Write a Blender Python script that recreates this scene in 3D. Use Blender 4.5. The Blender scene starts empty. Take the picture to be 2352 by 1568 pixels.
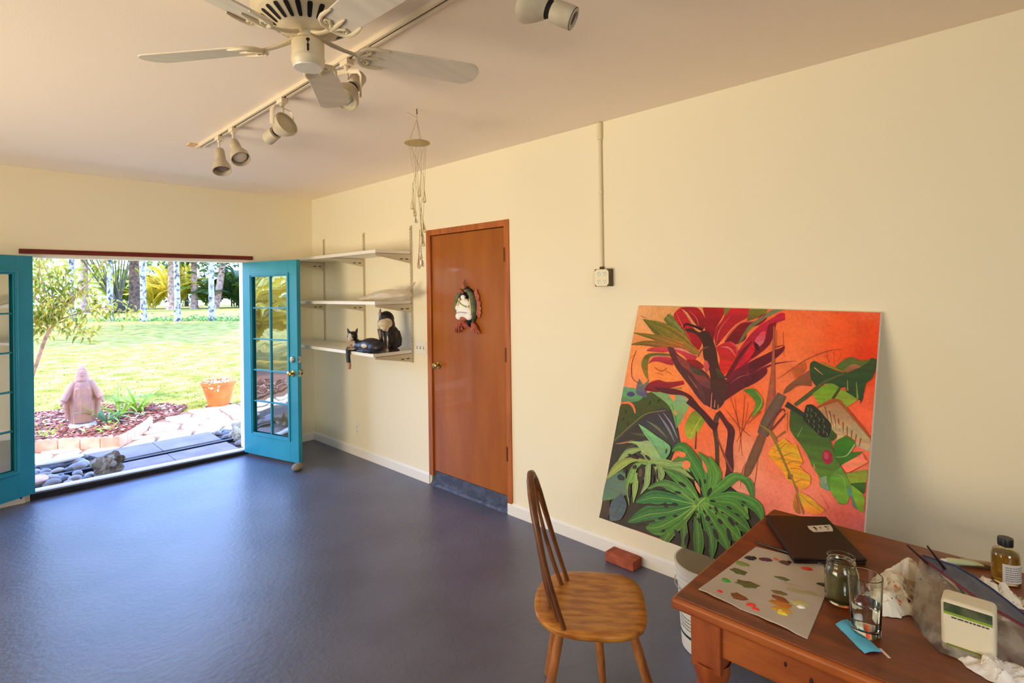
import bpy, bmesh, math, random
import numpy as np
from mathutils import Vector, Matrix, noise

C = bpy.context.scene.collection
PI = math.pi

# ---------------------------------------------------------------- camera
cam_d = bpy.data.cameras.new('camera')
cam = bpy.data.objects.new('camera', cam_d); C.objects.link(cam)
cam_d.sensor_width = 36.0; cam_d.lens = 19.078; cam_d.shift_y = -0.0522
cam_d.clip_start = 0.05; cam_d.clip_end = 400
_r = (0.69284479, -0.72093825, -0.01463341); _u = (0.00770976, -0.01288611, 0.99988725); _f = (0.72104553, 0.69287949, 0.00336981)
cam.matrix_world = Matrix(((_r[0], _u[0], -_f[0], -2.8129), (_r[1], _u[1], -_f[1], -5.7696), (_r[2], _u[2], -_f[2], 1.6218), (0, 0, 0, 1)))
bpy.context.scene.camera = cam

# ---------------------------------------------------------------- sky
w = bpy.data.worlds.new('sky'); bpy.context.scene.world = w; w.use_nodes = True
nt = w.node_tree; nt.nodes.clear()
_o = nt.nodes.new('ShaderNodeOutputWorld'); _b = nt.nodes.new('ShaderNodeBackground')
_tc = nt.nodes.new('ShaderNodeTexCoord'); _sx = nt.nodes.new('ShaderNodeSeparateXYZ'); _cr = nt.nodes.new('ShaderNodeValToRGB')
nt.links.new(_tc.outputs['Generated'], _sx.inputs[0]); nt.links.new(_sx.outputs['Z'], _cr.inputs[0])
_cr.color_ramp.elements[0].position = 0.0; _cr.color_ramp.elements[0].color = (0.46, 0.66, 1.0, 1)
_cr.color_ramp.elements[1].position = 0.75; _cr.color_ramp.elements[1].color = (0.14, 0.32, 0.95, 1)
nt.links.new(_cr.outputs[0], _b.inputs[0]); _b.inputs[1].default_value = 12.0
nt.links.new(_b.outputs[0], _o.inputs[0])

# ---------------------------------------------------------------- sun
sd = bpy.data.lights.new('sun', 'SUN'); sun = bpy.data.objects.new('sun', sd); C.objects.link(sun)
sd.energy = 6.5; sd.color = (1.0, 0.93, 0.80); sd.angle = math.radians(0.6)
_to = Vector((-0.47, 0.145, 0.87)).normalized()          # towards the sun: high, from the garden's far left
sun.rotation_euler = _to.to_track_quat('Z', 'Y').to_euler()

# ------------------------------------------- added fill lamps imitating daylight, behind and left of the camera
def area(name, loc, aim, sx, sy, power, col):
    d = bpy.data.lights.new(name, 'AREA'); o = bpy.data.objects.new(name, d); C.objects.link(o)
    d.shape = 'RECTANGLE'; d.size = sx; d.size_y = sy; d.energy = power; d.color = col
    o.location = loc; o.rotation_euler = (Vector(loc) - Vector(aim)).to_track_quat('Z', 'Y').to_euler()
    return o
area('fill_lamp_left', (-5.50, -2.7, 1.25), (0.0, -2.9, 2.75), 3.0, 2.0, 112, (1.0, 0.86, 0.66)).data.spread = math.radians(120)  # added warm fill in front of the closed side opening
area('fill_lamp_front', (-3.4, -8.0, 1.9), (-0.9, -5.0, 0.4), 2.2, 1.3, 34, (0.86, 0.94, 1.0)).data.spread = math.radians(110)  # added cool fill from behind the viewer, lifts the table

vs = bpy.context.scene.view_settings
vs.view_transform = 'Standard'; vs.look = 'None'; vs.exposure = 0.0; vs.gamma = 1.0; vs.use_curve_mapping = False
bpy.context.scene.cycles.use_denoising = True
bpy.context.scene.cycles.max_bounces = 10
bpy.context.scene.cycles.diffuse_bounces = 6
bpy.context.scene.cycles.transparent_max_bounces = 16

# ---------------------------------------------------------------- helpers
def lin(c):
    return tuple(((x / 255) / 12.92 if x / 255 <= 0.04045 else ((x / 255 + 0.055) / 1.055) ** 2.4) for x in c[:3])

class MB:
    """collects faces, then links them as ONE mesh object"""
    def __init__(s): s.v = []; s.f = []; s.mi = []; s.c = []; s.cur = 0; s.col = None
    def add(s, vs_, fs):
        b = len(s.v); s.v.extend([tuple(p) for p in vs_])
        for f in fs: s.f.append(tuple(i + b for i in f)); s.mi.append(s.cur)
        if s.col is not None: s.c.extend([s.col] * len(vs_))
        return s
    def box(s, c, size, rot=None):
        x, y, z = size[0] / 2, size[1] / 2, size[2] / 2
        p = [Vector(q) for q in ((-x, -y, -z), (x, -y, -z), (x, y, -z), (-x, y, -z), (-x, -y, z), (x, -y, z), (x, y, z), (-x, y, z))]
        if rot is not None: p = [rot @ q for q in p]
        c = Vector(c)
        return s.add([q + c for q in p], [(0, 3, 2, 1), (4, 5, 6, 7), (0, 1, 5, 4), (1, 2, 6, 5), (2, 3, 7, 6), (3, 0, 4, 7)])
    def box2(s, a, b):
        return s.box([(a[i] + b[i]) / 2 for i in range(3)], [abs(b[i] - a[i]) for i in range(3)])
    def tube(s, pts, r, n=8, caps=True, flat=1.0, up=None):
        pts = [Vector(p) for p in pts]; m = len(pts)
        rr = r if isinstance(r, (list, tuple)) else [r] * m
        V = []; prev = None
        for i, p in enumerate(pts):
            t = (pts[min(i + 1, m - 1)] - pts[max(i - 1, 0)])
            if t.length < 1e-9: t = Vector((0, 0, 1))
            t.normalize()
            if prev is None:
                a = Vector(up) if up is not None else (Vector((0, 0, 1)) if abs(t.z) < 0.9 else Vector((1, 0, 0)))
                x = t.cross(a).normalized()
            else:
                x = (prev - t * prev.dot(t))
                x = x.normalized() if x.length > 1e-6 else t.orthogonal().normalized()
            prev = x; y = t.cross(x).normalized()
            for k in range(n):
                an = 2 * PI * k / n
                V.append(p + x * (rr[i] * math.cos(an)) + y * (rr[i] * flat * math.sin(an)))
        F = []
        for i in range(m - 1):
            for k in range(n):
                a = i * n + k; b = i * n + (k + 1) % n
                F.append((a, b, b + n, a + n))
        if caps:
            F.append(tuple(range(n - 1, -1, -1))); F.append(tuple((m - 1) * n + k for k in range(n)))
        return s.add(V, F)
    def cyl(s, a, b, r0, r1=None, n=16): return s.tube([a, b], [r0, r0 if r1 is None else r1], n)
    def lathe(s, prof, n=24, M=None, caps=True, ring=None):
        V = []; m = len(prof)
        for (r, z) in prof:
            for k in range(n):
                an = 2 * PI * k / n; q = 1.0 if ring is None else ring(an, z)
                V.append(Vector((r * q * math.cos(an), r * q * math.sin(an), z)))
        if M is not None: V = [M @ p for p in V]
        F = []
        for i in range(m - 1):
            for k in range(n):
                a = i * n + k; b = i * n + (k + 1) % n
                F.append((a, b, b + n, a + n))
        if caps:
            if prof[0][0] > 1e-5: F.append(tuple(range(n - 1, -1, -1)))
            if prof[-1][0] > 1e-5: F.append(tuple((m - 1) * n + k for k in range(n)))
        return s.add(V, F)
    def blob(s, c, sc, seed=0, amp=0.15, sub=3, freq=1.3, rot=None, flat=None):
        bm = bmesh.new(); bmesh.ops.create_icosphere(bm, subdivisions=sub, radius=1.0)
        o = Vector((seed * 7.13, seed * 3.71, seed * 1.37)); V = []
        for v in bm.verts:
            d = v.co.normalized(); k = 1 + amp * noise.noise(d * freq + o) + amp * 0.45 * noise.noise(d * freq * 2.7 + o)
            p = Vector((d.x * sc[0] * k, d.y * sc[1] * k, d.z * sc[2] * k))
            if flat is not None and p.z < flat: p.z = flat
            if rot is not None: p = rot @ p
            V.append(p + Vector(c))
        F = [tuple(v.index for v in f.verts) for f in bm.faces]; bm.free()
        return s.add(V, F)
    def prism(s, pts, h, M=None):
        n = len(pts); V = [Vector((p[0], p[1], 0)) for p in pts] + [Vector((p[0], p[1], h)) for p in pts]
        if M is not None: V = [M @ p for p in V]
        F = [tuple(range(n - 1, -1, -1)), tuple(range(n, 2 * n))] + [(i, (i + 1) % n, (i + 1) % n + n, i + n) for i in range(n)]
        return s.add(V, F)
    def quad(s, a, b, c, d): return s.add([a, b, c, d], [(0, 1, 2, 3)])
    def build(s, name, mat, parent=None, smooth=True, bevel=0, world=False, ang=35, kind=None, seg=2, label=None):
        me = bpy.data.meshes.new(name)
        off = Vector(parent.location) if (world and parent is not None) else Vector((0, 0, 0))
        if world and parent is not None and parent.parent is not None: off = Vector(parent.location) + Vector(parent.parent.location)
        me.from_pydata([tuple(Vector(p) - off) for p in s.v] if off.length else s.v, [], s.f)
        mats = mat if isinstance(mat, (list, tuple)) else [mat]
        for m_ in mats: me.materials.append(m_)
        if len(mats) > 1: me.polygons.foreach_set('material_index', s.mi)
        if s.c:
            at = me.color_attributes.new('paint', 'FLOAT_COLOR', 'POINT')
            at.data.foreach_set('color', np.array([(c[0], c[1], c[2], 1.0) for c in s.c], dtype=np.float32).ravel())
        me.validate(); me.update()
        if smooth:
            me.polygons.foreach_set('use_smooth', [True] * len(me.polygons)); me.set_sharp_from_angle(angle=math.radians(ang))
        o = bpy.data.objects.new(name, me); C.objects.link(o)
        if parent is not None: o.parent = parent
        if bevel:
            b = o.modifiers.new('edge', 'BEVEL'); b.width = bevel; b.segments = seg; b.limit_method = 'ANGLE'; b.angle_limit = math.radians(40)
        if kind: o['kind'] = kind
        if label: o['label'] = label
        return o

def tag(o, label, cat, group=None, kind=None):
    o['label'] = label; o['category'] = cat
    if group: o['group'] = group
    if kind: o['kind'] = kind
    return o
def thing(name, label, cat, loc=(0, 0, 0), rz=0, group=None, kind=None):
    o = bpy.data.objects.new(name, None); C.objects.link(o); o.location = loc; o.rotation_euler = (0, 0, rz)
    o.empty_display_size = 0.1
    return tag(o, label, cat, group, kind)
def dup(root, loc=None, rz=None, label=None, group=None, scale=None):
    r = root.copy(); C.objects.link(r)
    if loc is not None: r.location = loc
    if rz is not None: r.rotation_euler = (0, 0, rz)
    if scale is not None: r.scale = (scale, scale, scale)
    if label: r['label'] = label
    if group: r['group'] = group
    for ch in list(root.children):
        c = ch.copy(); C.objects.link(c); c.parent = r
        for g in ch.children:
            d = g.copy(); C.objects.link(d); d.parent = c
    return r

# ---------------------------------------------------------------- materials
def mat(name, col, rough=0.6, col2=None, scale=6.0, detail=4, bump=0.0, bscale=None, metal=0.0, spec=0.5, coat=0.0, stretch=None,
        trans=0.0, ior=1.45, sheen=0.0, contrast=(0.35, 0.65), emit=0.0, alpha=1.0, sss=0.0, bdist=0.01, thin=0.0):
    m = bpy.data.materials.new(name); m.use_nodes = True; n = m.node_tree; b = n.nodes['Principled BSDF']
    b.inputs['Base Color'].default_value = (*lin(col), 1); b.inputs['Roughness'].default_value = rough
    b.inputs['Metallic'].default_value = metal; b.inputs['Specular IOR Level'].default_value = spec
    b.inputs['Coat Weight'].default_value = coat; b.inputs['IOR'].default_value = ior; b.inputs['Transmission Weight'].default_value = trans
    b.inputs['Alpha'].default_value = alpha
    if col2 is not None or bump:
        tc = n.nodes.new('ShaderNodeTexCoord'); mp = n.nodes.new('ShaderNodeMapping')
        n.links.new(tc.outputs['Object'], mp.inputs[0])
        if stretch: mp.inputs['Scale'].default_value = stretch
    if col2 is not None:
        tx = n.nodes.new('ShaderNodeTexNoise'); tx.inputs['Scale'].default_value = scale; tx.inputs['Detail'].default_value = detail
        n.links.new(mp.outputs[0], tx.inputs['Vector'])
        cr = n.nodes.new('ShaderNodeValToRGB'); cr.color_ramp.elements[0].position = contrast[0]; cr.color_ramp.elements[1].position = contrast[1]
        cr.color_ramp.elements[0].color = (*lin(col), 1); cr.color_ramp.elements[1].color = (*lin(col2), 1)
        n.links.new(tx.outputs[0], cr.inputs[0]); n.links.new(cr.outputs[0], b.inputs['Base Color'])
    if bump:
        t2 = n.nodes.new('ShaderNodeTexNoise'); t2.inputs['Scale'].default_value = bscale or scale * 3; t2.inputs['Detail'].default_value = 4
        n.links.new(mp.outputs[0], t2.inputs['Vector'])
        bp = n.nodes.new('ShaderNodeBump'); bp.inputs['Strength'].default_value = bump; bp.inputs['Distance'].default_value = bdist
        n.links.new(t2.outputs[0], bp.inputs['Height']); n.links.new(bp.outputs[0], b.inputs['Normal'])
    if thin:   # leaves and cloth that let light through
        out = n.nodes['Material Output']; tr = n.nodes.new('ShaderNodeBsdfTranslucent'); mx = n.nodes.new('ShaderNodeMixShader'); mx.inputs[0].default_value = thin
        src = b.inputs['Base Color'].links[0].from_socket if b.inputs['Base Color'].is_linked else None
        if src: n.links.new(src, tr.inputs[0])
        else: tr.inputs[0].default_value = (*lin(col), 1)
        n.links.new(b.outputs[0], mx.inputs[1]); n.links.new(tr.outputs[0], mx.inputs[2]); n.links.new(mx.outputs[0], out.inputs[0])
    return m
def paintmat(name, rough=0.55, bump=0.12, bscale=220, spec=0.35):
    """colour from the artwork's own pigment attribute, with a little canvas grain"""
    m = bpy.data.materials.new(name); m.use_nodes = True; n = m.node_tree; b = n.nodes['Principled BSDF']
    a = n.nodes.new('ShaderNodeAttribute'); a.attribute_name = 'paint'
    tc = n.nodes.new('ShaderNodeTexCoord'); tx = n.nodes.new('ShaderNodeTexNoise'); tx.inputs['Scale'].default_value = 70; tx.inputs['Detail'].default_value = 6
    n.links.new(tc.outputs['Object'], tx.inputs['Vector'])
    mr = n.nodes.new('ShaderNodeMapRange'); mr.inputs[1].default_value = 0.3; mr.inputs[2].default_value = 0.7; mr.inputs[3].default_value = 0.90; mr.inputs[4].default_value = 1.10
    n.links.new(tx.outputs[0], mr.inputs[0])
    mx = n.nodes.new('ShaderNodeMix'); mx.data_type = 'RGBA'; mx.blend_type = 'MULTIPLY'; mx.inputs[0].default_value = 1.0
    n.links.new(a.outputs['Color'], mx.inputs[6]); n.links.new(mr.outputs[0], mx.inputs[7]); n.links.new(mx.outputs[2], b.inputs['Base Color'])
    b.inputs['Roughness'].default_value = rough; b.inputs['Specular IOR Level'].default_value = spec
    t2 = n.nodes.new('ShaderNodeTexNoise'); t2.inputs['Scale'].default_value = bscale
    n.links.new(tc.outputs['Object'], t2.inputs['Vector']); bp = n.nodes.new('ShaderNodeBump'); bp.inputs['Strength'].default_value = bump; bp.inputs['Distance'].default_value = 0.002
    n.links.new(t2.outputs[0], bp.inputs['Height']); n.links.new(bp.outputs[0], b.inputs['Normal'])
    return m
def glassmat(name, col=(255, 255, 255), rough=0.02, mirror=0.12, tint=None):
    """thin clear sheet: passes light straight, mirrors by angle"""
    m = bpy.data.materials.new(name); m.use_nodes = True; n = m.node_tree; n.nodes.remove(n.nodes['Principled BSDF']); out = n.nodes['Material Output']
    t = n.nodes.new('ShaderNodeBsdfTransparent'); t.inputs[0].default_value = (*lin(col), 1)
    g = n.nodes.new('ShaderNodeBsdfGlossy'); g.inputs['Roughness'].default_value = rough
    fr = n.nodes.new('ShaderNodeFresnel'); fr.inputs[0].default_value = 1.5
    ad = n.nodes.new('ShaderNodeMath'); ad.operation = 'ADD'; ad.use_clamp = True; ad.inputs[1].default_value = mirror
    mx = n.nodes.new('ShaderNodeMixShader'); n.links.new(fr.outputs[0], ad.inputs[0]); n.links.new(ad.outputs[0], mx.inputs[0])
    n.links.new(t.outputs[0], mx.inputs[1]); n.links.new(g.outputs[0], mx.inputs[2]); n.links.new(mx.outputs[0], out.inputs[0])
    return m

WALL = mat('cream_wall_paint', (240, 230, 200), 0.75, bump=0.12, bscale=90, scale=3, bdist=0.004, spec=0.25)
CEIL = mat('ceiling_paint', (250, 236, 216), 0.85, bump=0.10, bscale=120, scale=3, bdist=0.004, spec=0.2)
TRIMW = mat('white_trim_paint', (238, 234, 224), 0.45, bump=0.05, bscale=40, scale=3)
TEAL = mat('teal_door_paint', (28, 138, 160), 0.38, col2=(38, 150, 170), scale=3, bump=0.06, bscale=25)
BRASS = mat('worn_brass', (196, 160, 96), 0.25, metal=1.0)
NICKEL = mat('satin_nickel', (190, 182, 165), 0.3, metal=1.0)
REDWOOD = mat('dark_red_wood', (92, 22, 10), 0.5, col2=(120, 34, 16), scale=5, stretch=(1, 12, 12))
BLACK = mat('black_plastic', (14, 12, 12), 0.4)
WHITEP = mat('white_plastic', (235, 230, 215), 0.4)
DARKS = mat('dark_slot', (12, 9, 8), 0.8)

# ================================================================ the room
H = 2.65
FLOOR = mat('slate_blue_floor_paint', (84, 88, 110), 0.42, col2=(98, 103, 126), scale=2.2, detail=6, bump=0.7, bscale=34, bdist=0.004, spec=0.7, coat=0.25)
FLOOR.node_tree.nodes['Principled BSDF'].inputs['Coat Roughness'].default_value = 0.28
def struct(name, mb, m, label, cat, parent=None, smooth=False, bevel=0):
    o = mb.build(name, m, parent, smooth=smooth, bevel=bevel); tag(o, label, cat, kind='structure'); return o

struct('floor', MB().box2((-5.6, -8.1, -0.15), (0.0, 0.0, 0.0)), FLOOR, 'glossy dark slate blue painted concrete floor of the studio', 'floor')
struct('ceiling', MB().box2((-5.6, -8.1, H), (0.0, 0.0, H + 0.15)), CEIL, 'plain pale peach ceiling above the studio', 'ceiling')
b = MB()
b.box2((-5.7, 0, -0.15), (-2.37, 0.14, H)); b.box2((-0.705, 0, -0.15), (0.0, 0.14, H)); b.box2((-2.37, 0, 1.958), (-0.705, 0.14, H))
struct('wall_back', b, WALL, 'cream wall around the wide garden doorway', 'wall')
b = MB()
b.box2((0, -2.10, -0.15), (0.14, 0.14, H)); b.box2((0, -8.2, -0.15), (0.14, -3.03, H)); b.box2((0, -3.03, 2.115), (0.14, -2.10, H)); b.box2((0.06, -3.03, -0.15), (0.14, -2.10, 2.115))
struct('wall_right', b, WALL, 'long cream wall with the wooden door and the leaning painting', 'wall')
b = MB()
b.box2((-5.7, -8.2, -0.15), (-5.6, -4.15, H)); b.box2((-5.7, -1.05, -0.15), (-5.6, 0, H)); b.box2((-5.7, -4.15, -0.15), (-5.6, -1.05, 0.3)); b.box2((-5.7, -4.15, 2.4), (-5.6, -1.05, H))
struct('wall_left', b, WALL, 'cream wall with the wide opening, beyond the frame', 'wall')
b = MB()
b.box2((-5.6, -8.2, -0.15), (-3.75, -8.1, H)); b.box2((-1.45, -8.2, -0.15), (0, -8.1, H)); b.box2((-3.75, -8.2, -0.15), (-1.45, -8.1, 0.75)); b.box2((-3.75, -8.2, 2.15), (-1.45, -8.1, H))
struct('wall_front', b, WALL, 'cream wall behind the viewer with an opening', 'wall')
struct('roof', MB().box2((-8.0, -8.6, H + 0.15), (4.5, 1.74, H + 0.3)), TRIMW, 'deep eave of the house over the garden paving', 'roof')

BLOCKER = mat('warm_blocker_panel', (226, 196, 150), .8)  # unseen panels added behind the fill lamps to keep skylight out
struct('sky_blocker_1', MB().box2((-5.66, -4.15, 0.3), (-5.64, -1.05, 2.4)), BLOCKER, 'added opaque warm panel keeping skylight out of the wide side opening, beyond the frame', 'light blocker')
struct('sky_blocker_2', MB().box2((-3.75, -8.16, 0.75), (-1.45, -8.14, 2.15)), BLOCKER, 'added opaque warm panel keeping skylight out of the opening behind the viewer', 'light blocker')
def base_prof(a, bb, axis):
    m = MB()
    if axis == 'y': m.add([(0, a, 0), (-0.016, a, 0), (-0.016, a, 0.072), (-0.006, a, 0.088), (0, a, 0.088), (0, bb, 0), (-0.016, bb, 0), (-0.016, bb, 0.072), (-0.006, bb, 0.088), (0, bb, 0.088)],
                          [(0, 1, 2, 3, 4), (9, 8, 7, 6, 5), (1, 6, 7, 2), (2, 7, 8, 3), (3, 8, 9, 4), (0, 5, 6, 1)])
    else: m.add([(a, 0, 0), (a, -0.016, 0), (a, -0.016, 0.072), (a, -0.006, 0.088), (a, 0, 0.088), (bb, 0, 0), (bb, -0.016, 0), (bb, -0.016, 0.072), (bb, -0.006, 0.088), (bb, 0, 0.088)],
                [(4, 3, 2, 1, 0), (5, 6, 7, 8, 9), (2, 7, 6, 1), (3, 8, 7, 2), (4, 9, 8, 3), (1, 6, 5, 0)])
    return m
struct('baseboard_right', base_prof(-2.083, -0.016, 'y'), TRIMW, 'white baseboard between the garden corner and the wooden door', 'baseboard')
struct('baseboard_front', base_prof(-8.1, -3.005, 'y'), TRIMW, 'white baseboard below the leaning painting', 'baseboard')
struct('baseboard_back', base_prof(-0.66, 0.0, 'x'), TRIMW, 'short white baseboard behind the open right teal door', 'baseboard')
bl = struct('baseboard_left', base_prof(-5.6, -2.40, 'x'), TRIMW, 'white baseboard under the left teal door', 'baseboard')
s = MB().cyl((-2.425, -0.0165, 0.045), (-2.425, -0.022, 0.045), 0.007, n=12).build('screw_hole', DARKS, bl)

# the redwood strip and the pale head jamb of the garden doorway, its sill
struct('trim_1', MB().box2((-2.42, -0.014, 1.966), (-0.642, 0.0, 2.003)), REDWOOD, 'long dark red wood strip over the garden doorway', 'trim', bevel=0.002)
b = MB(); b.box2((-2.37, 0.0, 1.938), (-0.705, 0.15, 1.958)); b.box2((-2.37, 0.0, 0.05), (-2.352, 0.15, 1.938)); b.box2((-0.722, 0.0, 0.05), (-0.705, 0.15, 1.938))
struct('trim_2', b, TRIMW, 'white jamb lining of the garden doorway', 'trim')
th = struct('trim_3', MB().add([(-2.37, -0.004, 0.0), (-0.705, -0.004, 0.0), (-0.705, -0.004, 0.040), (-2.37, -0.004, 0.062), (-2.37, 0.03, 0.0), (-0.705, 0.03, 0.0), (-0.705, 0.03, 0.040), (-2.37, 0.03, 0.062)],
     [(0, 1, 2, 3), (3, 2, 6, 7), (5, 4, 7, 6), (0, 3, 7, 4), (1, 5, 6, 2)]), mat('black_sill_front', (16, 17, 26), 0.55, col2=(34, 36, 46), scale=12, stretch=(1, 6, 6)), 'black front edge of the garden doorway sill', 'trim')
ALU = mat('white_sill_metal', (238, 238, 240), 0.35, spec=0.6)
MB().add([(-2.37, 0.0, 0.066), (-0.705, 0.0, 0.044), (-0.705, 0.10, 0.044), (-2.37, 0.10, 0.066), (-2.37, 0.0, 0.06), (-0.705, 0.0, 0.038), (-0.705, 0.10, 0.0), (-2.37, 0.10, 0.0)],
     [(0, 1, 2, 3), (4, 5, 1, 0), (3, 2, 6, 7)]).build('sill_strip', ALU, th, smooth=False, label='white metal strip')
MB().add([(-2.37, -0.006, 0.064), (-0.705, -0.006, 0.042), (-0.705, 0.022, 0.046), (-2.37, 0.022, 0.068), (-2.37, -0.006, 0.052), (-0.705, -0.006, 0.030)],
     [(0, 1, 2, 3), (4, 5, 1, 0)]).build('weather_strip', mat('grey_strip', (128, 126, 128), 0.5), th, smooth=False)

# ---------------------------------------------------------------- wooden door
DOORW = mat('stained_door_wood', (148, 78, 18), 0.34, col2=(172, 98, 28), scale=2.6, detail=7, stretch=(3.0, 2.4, 0.45), bump=0.05, bscale=30, spec=0.45, contrast=(0.30, 0.72), coat=0.15)
DFRAME = mat('stained_door_frame', (160, 84, 34), 0.38, col2=(184, 104, 48), scale=5, stretch=(6, 6, 0.7))
d1 = thing('door_1', 'tall orange brown flush wooden door in the long wall', 'door', (0, -2.57, 0.0), kind='structure')
b = MB(); b.box2((-0.012, -3.047, 0.078), (0.055, -3.002, 2.132)); b.build('door_frame', DFRAME, d1, world=True, smooth=False, bevel=0.002)
b = MB(); b.box2((-0.012, -2.132, 0.078), (0.055, -2.078, 2.132)); b.build('door_frame', DFRAME, d1, world=True, smooth=False, bevel=0.002)
b = MB(); b.box2((-0.0115, -3.0015, 2.085), (0.055, -2.1325, 2.1315)); b.build('door_frame', DFRAME, d1, world=True, smooth=False, bevel=0.002)
MB().box2((0.004, -2.998, 0.122), (0.042, -2.137, 2.080)).build('door_panel', DOORW, d1, world=True, smooth=False, bevel=0.002)
for z in (1.878, 1.151, 0.433):
    hm = MB(); hm.cyl((-0.004, -3.000, z - 0.055), (-0.004, -3.000, z + 0.055), 0.0065, n=10)
    for k in (-0.022, 0.022): hm.cyl((-0.004, -3.000, z + k - 0.001), (-0.004, -3.000, z + k + 0.001), 0.0072, n=10)
    hm.box2((0.000, -3.000, z - 0.052), (0.004, -2.984, z + 0.052)); hm.box2((-0.013, -3.014, z - 0.052), (-0.0105, -3.0, z + 0.052))
    hm.build('hinge', mat('aged_brass_hinge', (120, 70, 36), 0.4, metal=0.8), d1, world=True)
def knob(parent, loc, ax, m, name='door_knob', r=0.027, ln=0.062):
    """rosette, neck and round grip along AX"""
    q = Vector(ax).to_track_quat('Z', 'Y').to_matrix().to_4x4(); T = Matrix.Translation(Vector(loc)) @ q
    k = MB(); k.lathe([(0.0, 0), (0.031, 0.0), (0.031, 0.004), (0.026, 0.009), (0.012, 0.011), (0.011, ln * 0.5), (r * 0.8, ln * 0.62), (r, ln * 0.80), (r * 0.94, ln * 0.93), (r * 0.7, ln), (0.0, ln * 1.005)], 24, T)
    return k.build(name, m, parent, world=False)
kn = knob(d1, (0.004, -2.215 + 2.57, 1.010), (-1, 0, 0), BRASS)
CURB = mat('painted_concrete_curb', (58, 64, 84), 0.5, col2=(84, 90, 108), scale=18, bump=0.5, bscale=45)
b = MB(); b.box2((0.012, -3.005, 0.0), (0.06, -2.095, 0.116))
rnd = random.Random(5); ys = np.linspace(-2.995, -2.10, 26)
V = []
for y in ys: V += [(0.012, y, 0.030 + rnd.uniform(-.004, .005)), (-0.008 + rnd.uniform(-.003, .003), y, 0.016 + rnd.uniform(-.003, .004)), (-0.016 + rnd.uniform(-.004, .002), y, 0.0)]
b.add(V, [(i * 3 + k, (i + 1) * 3 + k, (i + 1) * 3 + k + 1, i * 3 + k + 1) for i in range(25) for k in (0, 1)])
struct('trim_4', b, CURB, 'rough slate blue concrete curb under the wooden door', 'trim')

# ---------------------------------------------------------------- teal french doors
PANE = glassmat('door_glass', (232, 240, 238), 0.012, mirror=0.42)
def french(name, label, loc, ang, ht, hw_side):
    """local x runs from the hinge to the free edge; +y is the face that looked outside"""
    Wd, T = 0.80, 0.042
    t = thing(name, label, 'door', loc, ang, kind='structure')
    st, top, bot = 0.118, 0.125, 0.200
    for x0 in (0.0, Wd - st): MB().box2((x0, -T / 2, 0), (x0 + st, T / 2, ht)).build('stile', TEAL, t, smooth=False, bevel=0.002)
    MB().box2((st, -T / 2, 0), (Wd - st, T / 2, bot)).build('bottom_rail', TEAL, t, smooth=False)
    MB().box2((st, -T / 2, ht - top), (Wd - st, T / 2, ht)).build('top_rail', TEAL, t, smooth=False)
    m = MB()
    for s_ in (1, -1):
        y0 = s_ * T / 2
        def fr(xa, xb, za, zb, w, d):
            m.box2((xa - w, y0 - .002 * s_, za - w), (xa, y0 + d * s_, zb + w)); m.box2((xb, y0 - .002 * s_, za - w), (xb + w, y0 + d * s_, zb + w))
            m.box2((xa, y0 - .002 * s_, za - w), (xb, y0 + d * s_, za)); m.box2((xa, y0 - .002 * s_, zb), (xb, y0 + d * s_, zb + w))
        fr(st + .010, Wd - st - .010, bot + .010, ht - top - .010, .018, .010)
        fr(st + .022, Wd - st - .022, bot + .022, ht - top - .022, .012, .004)
    m.build('glazing_bead', TEAL, t, smooth=False, bevel=0.0025)
    x0, x1, z0, z1 = st + .022, Wd - st - .022, bot + .022, ht - top - .022
    mu = 0.013
    MB().box2(((x0 + x1) / 2 - mu / 2, -0.013, z0), ((x0 + x1) / 2 + mu / 2, 0.013, z1)).build('muntin', TEAL, t, smooth=False)
    for i in range(1, 5):
        z = z0 + (z1 - z0) * i / 5
        for a, c in ((x0, (x0 + x1) / 2 - mu / 2), ((x0 + x1) / 2 + mu / 2, x1)):
            MB().box2((a, -0.0128, z - mu / 2), (c, 0.0128, z + mu / 2)).build('muntin', TEAL, t, smooth=False)
    for i in range(5):
        for j in range(2):
            za, zb = z0 + (z1 - z0) * i / 5 + (mu / 2 if i else 0), z0 + (z1 - z0) * (i + 1) / 5 - (mu / 2 if i < 4 else 0)
            xa, xb = (x0, (x0 + x1) / 2 - mu / 2) if j == 0 else ((x0 + x1) / 2 + mu / 2, x1)
            # old float glass: each pane leans a hair its own way and ripples
            nx, nz = 7, 9; rp = random.Random(i * 7 + j + int(ang * 10)); V = []; q = rp.uniform(0, 9)
            for u in range(nx):
                for v in range(nz):
                    x = xa + (xb - xa) * u / (nx - 1); z = za + (zb - za) * v / (nz - 1)
                    V.append((x, 0.0009 * noise.noise(Vector((x * 9 + q, z * 9, q))), z))
            MB().add(V, [(u * nz + v, (u + 1) * nz + v, (u + 1) * nz + v + 1, u * nz + v + 1) for u in range(nx - 1) for v in range(nz - 1)]).build('pane', PANE, t)
    if hw_side:
        for s_ in (1, -1):
            knob(t, (Wd - 0.062, s_ * T / 2, 0.835), (0, s_, 0), BRASS, r=0.026, ln=0.058)
            k = MB(); k.lathe([(0, 0), (0.030, 0), (0.030, 0.010), (0.026, 0.016), (0.019, 0.018), (0.019, 0.024), (0, 0.025)], 24, Matrix.Translation((Wd - 0.062, s_ * T / 2, 0.965)) @ Vector((0, s_, 0)).to_track_quat('Z', 'Y').to_matrix().to_4x4())
            k.build('deadbolt', NICKEL, t)
        for z in (0.835, 0.965):
            p = MB(); p.box2((Wd - .0005, -0.013, z - 0.030), (Wd + 0.002, 0.013, z + 0.030)); p.box2((Wd, -0.007, z - 0.010), (Wd + 0.012, 0.007, z + 0.010)); p.build('latch_plate', NICKEL, t, smooth=False)
    return t
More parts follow.
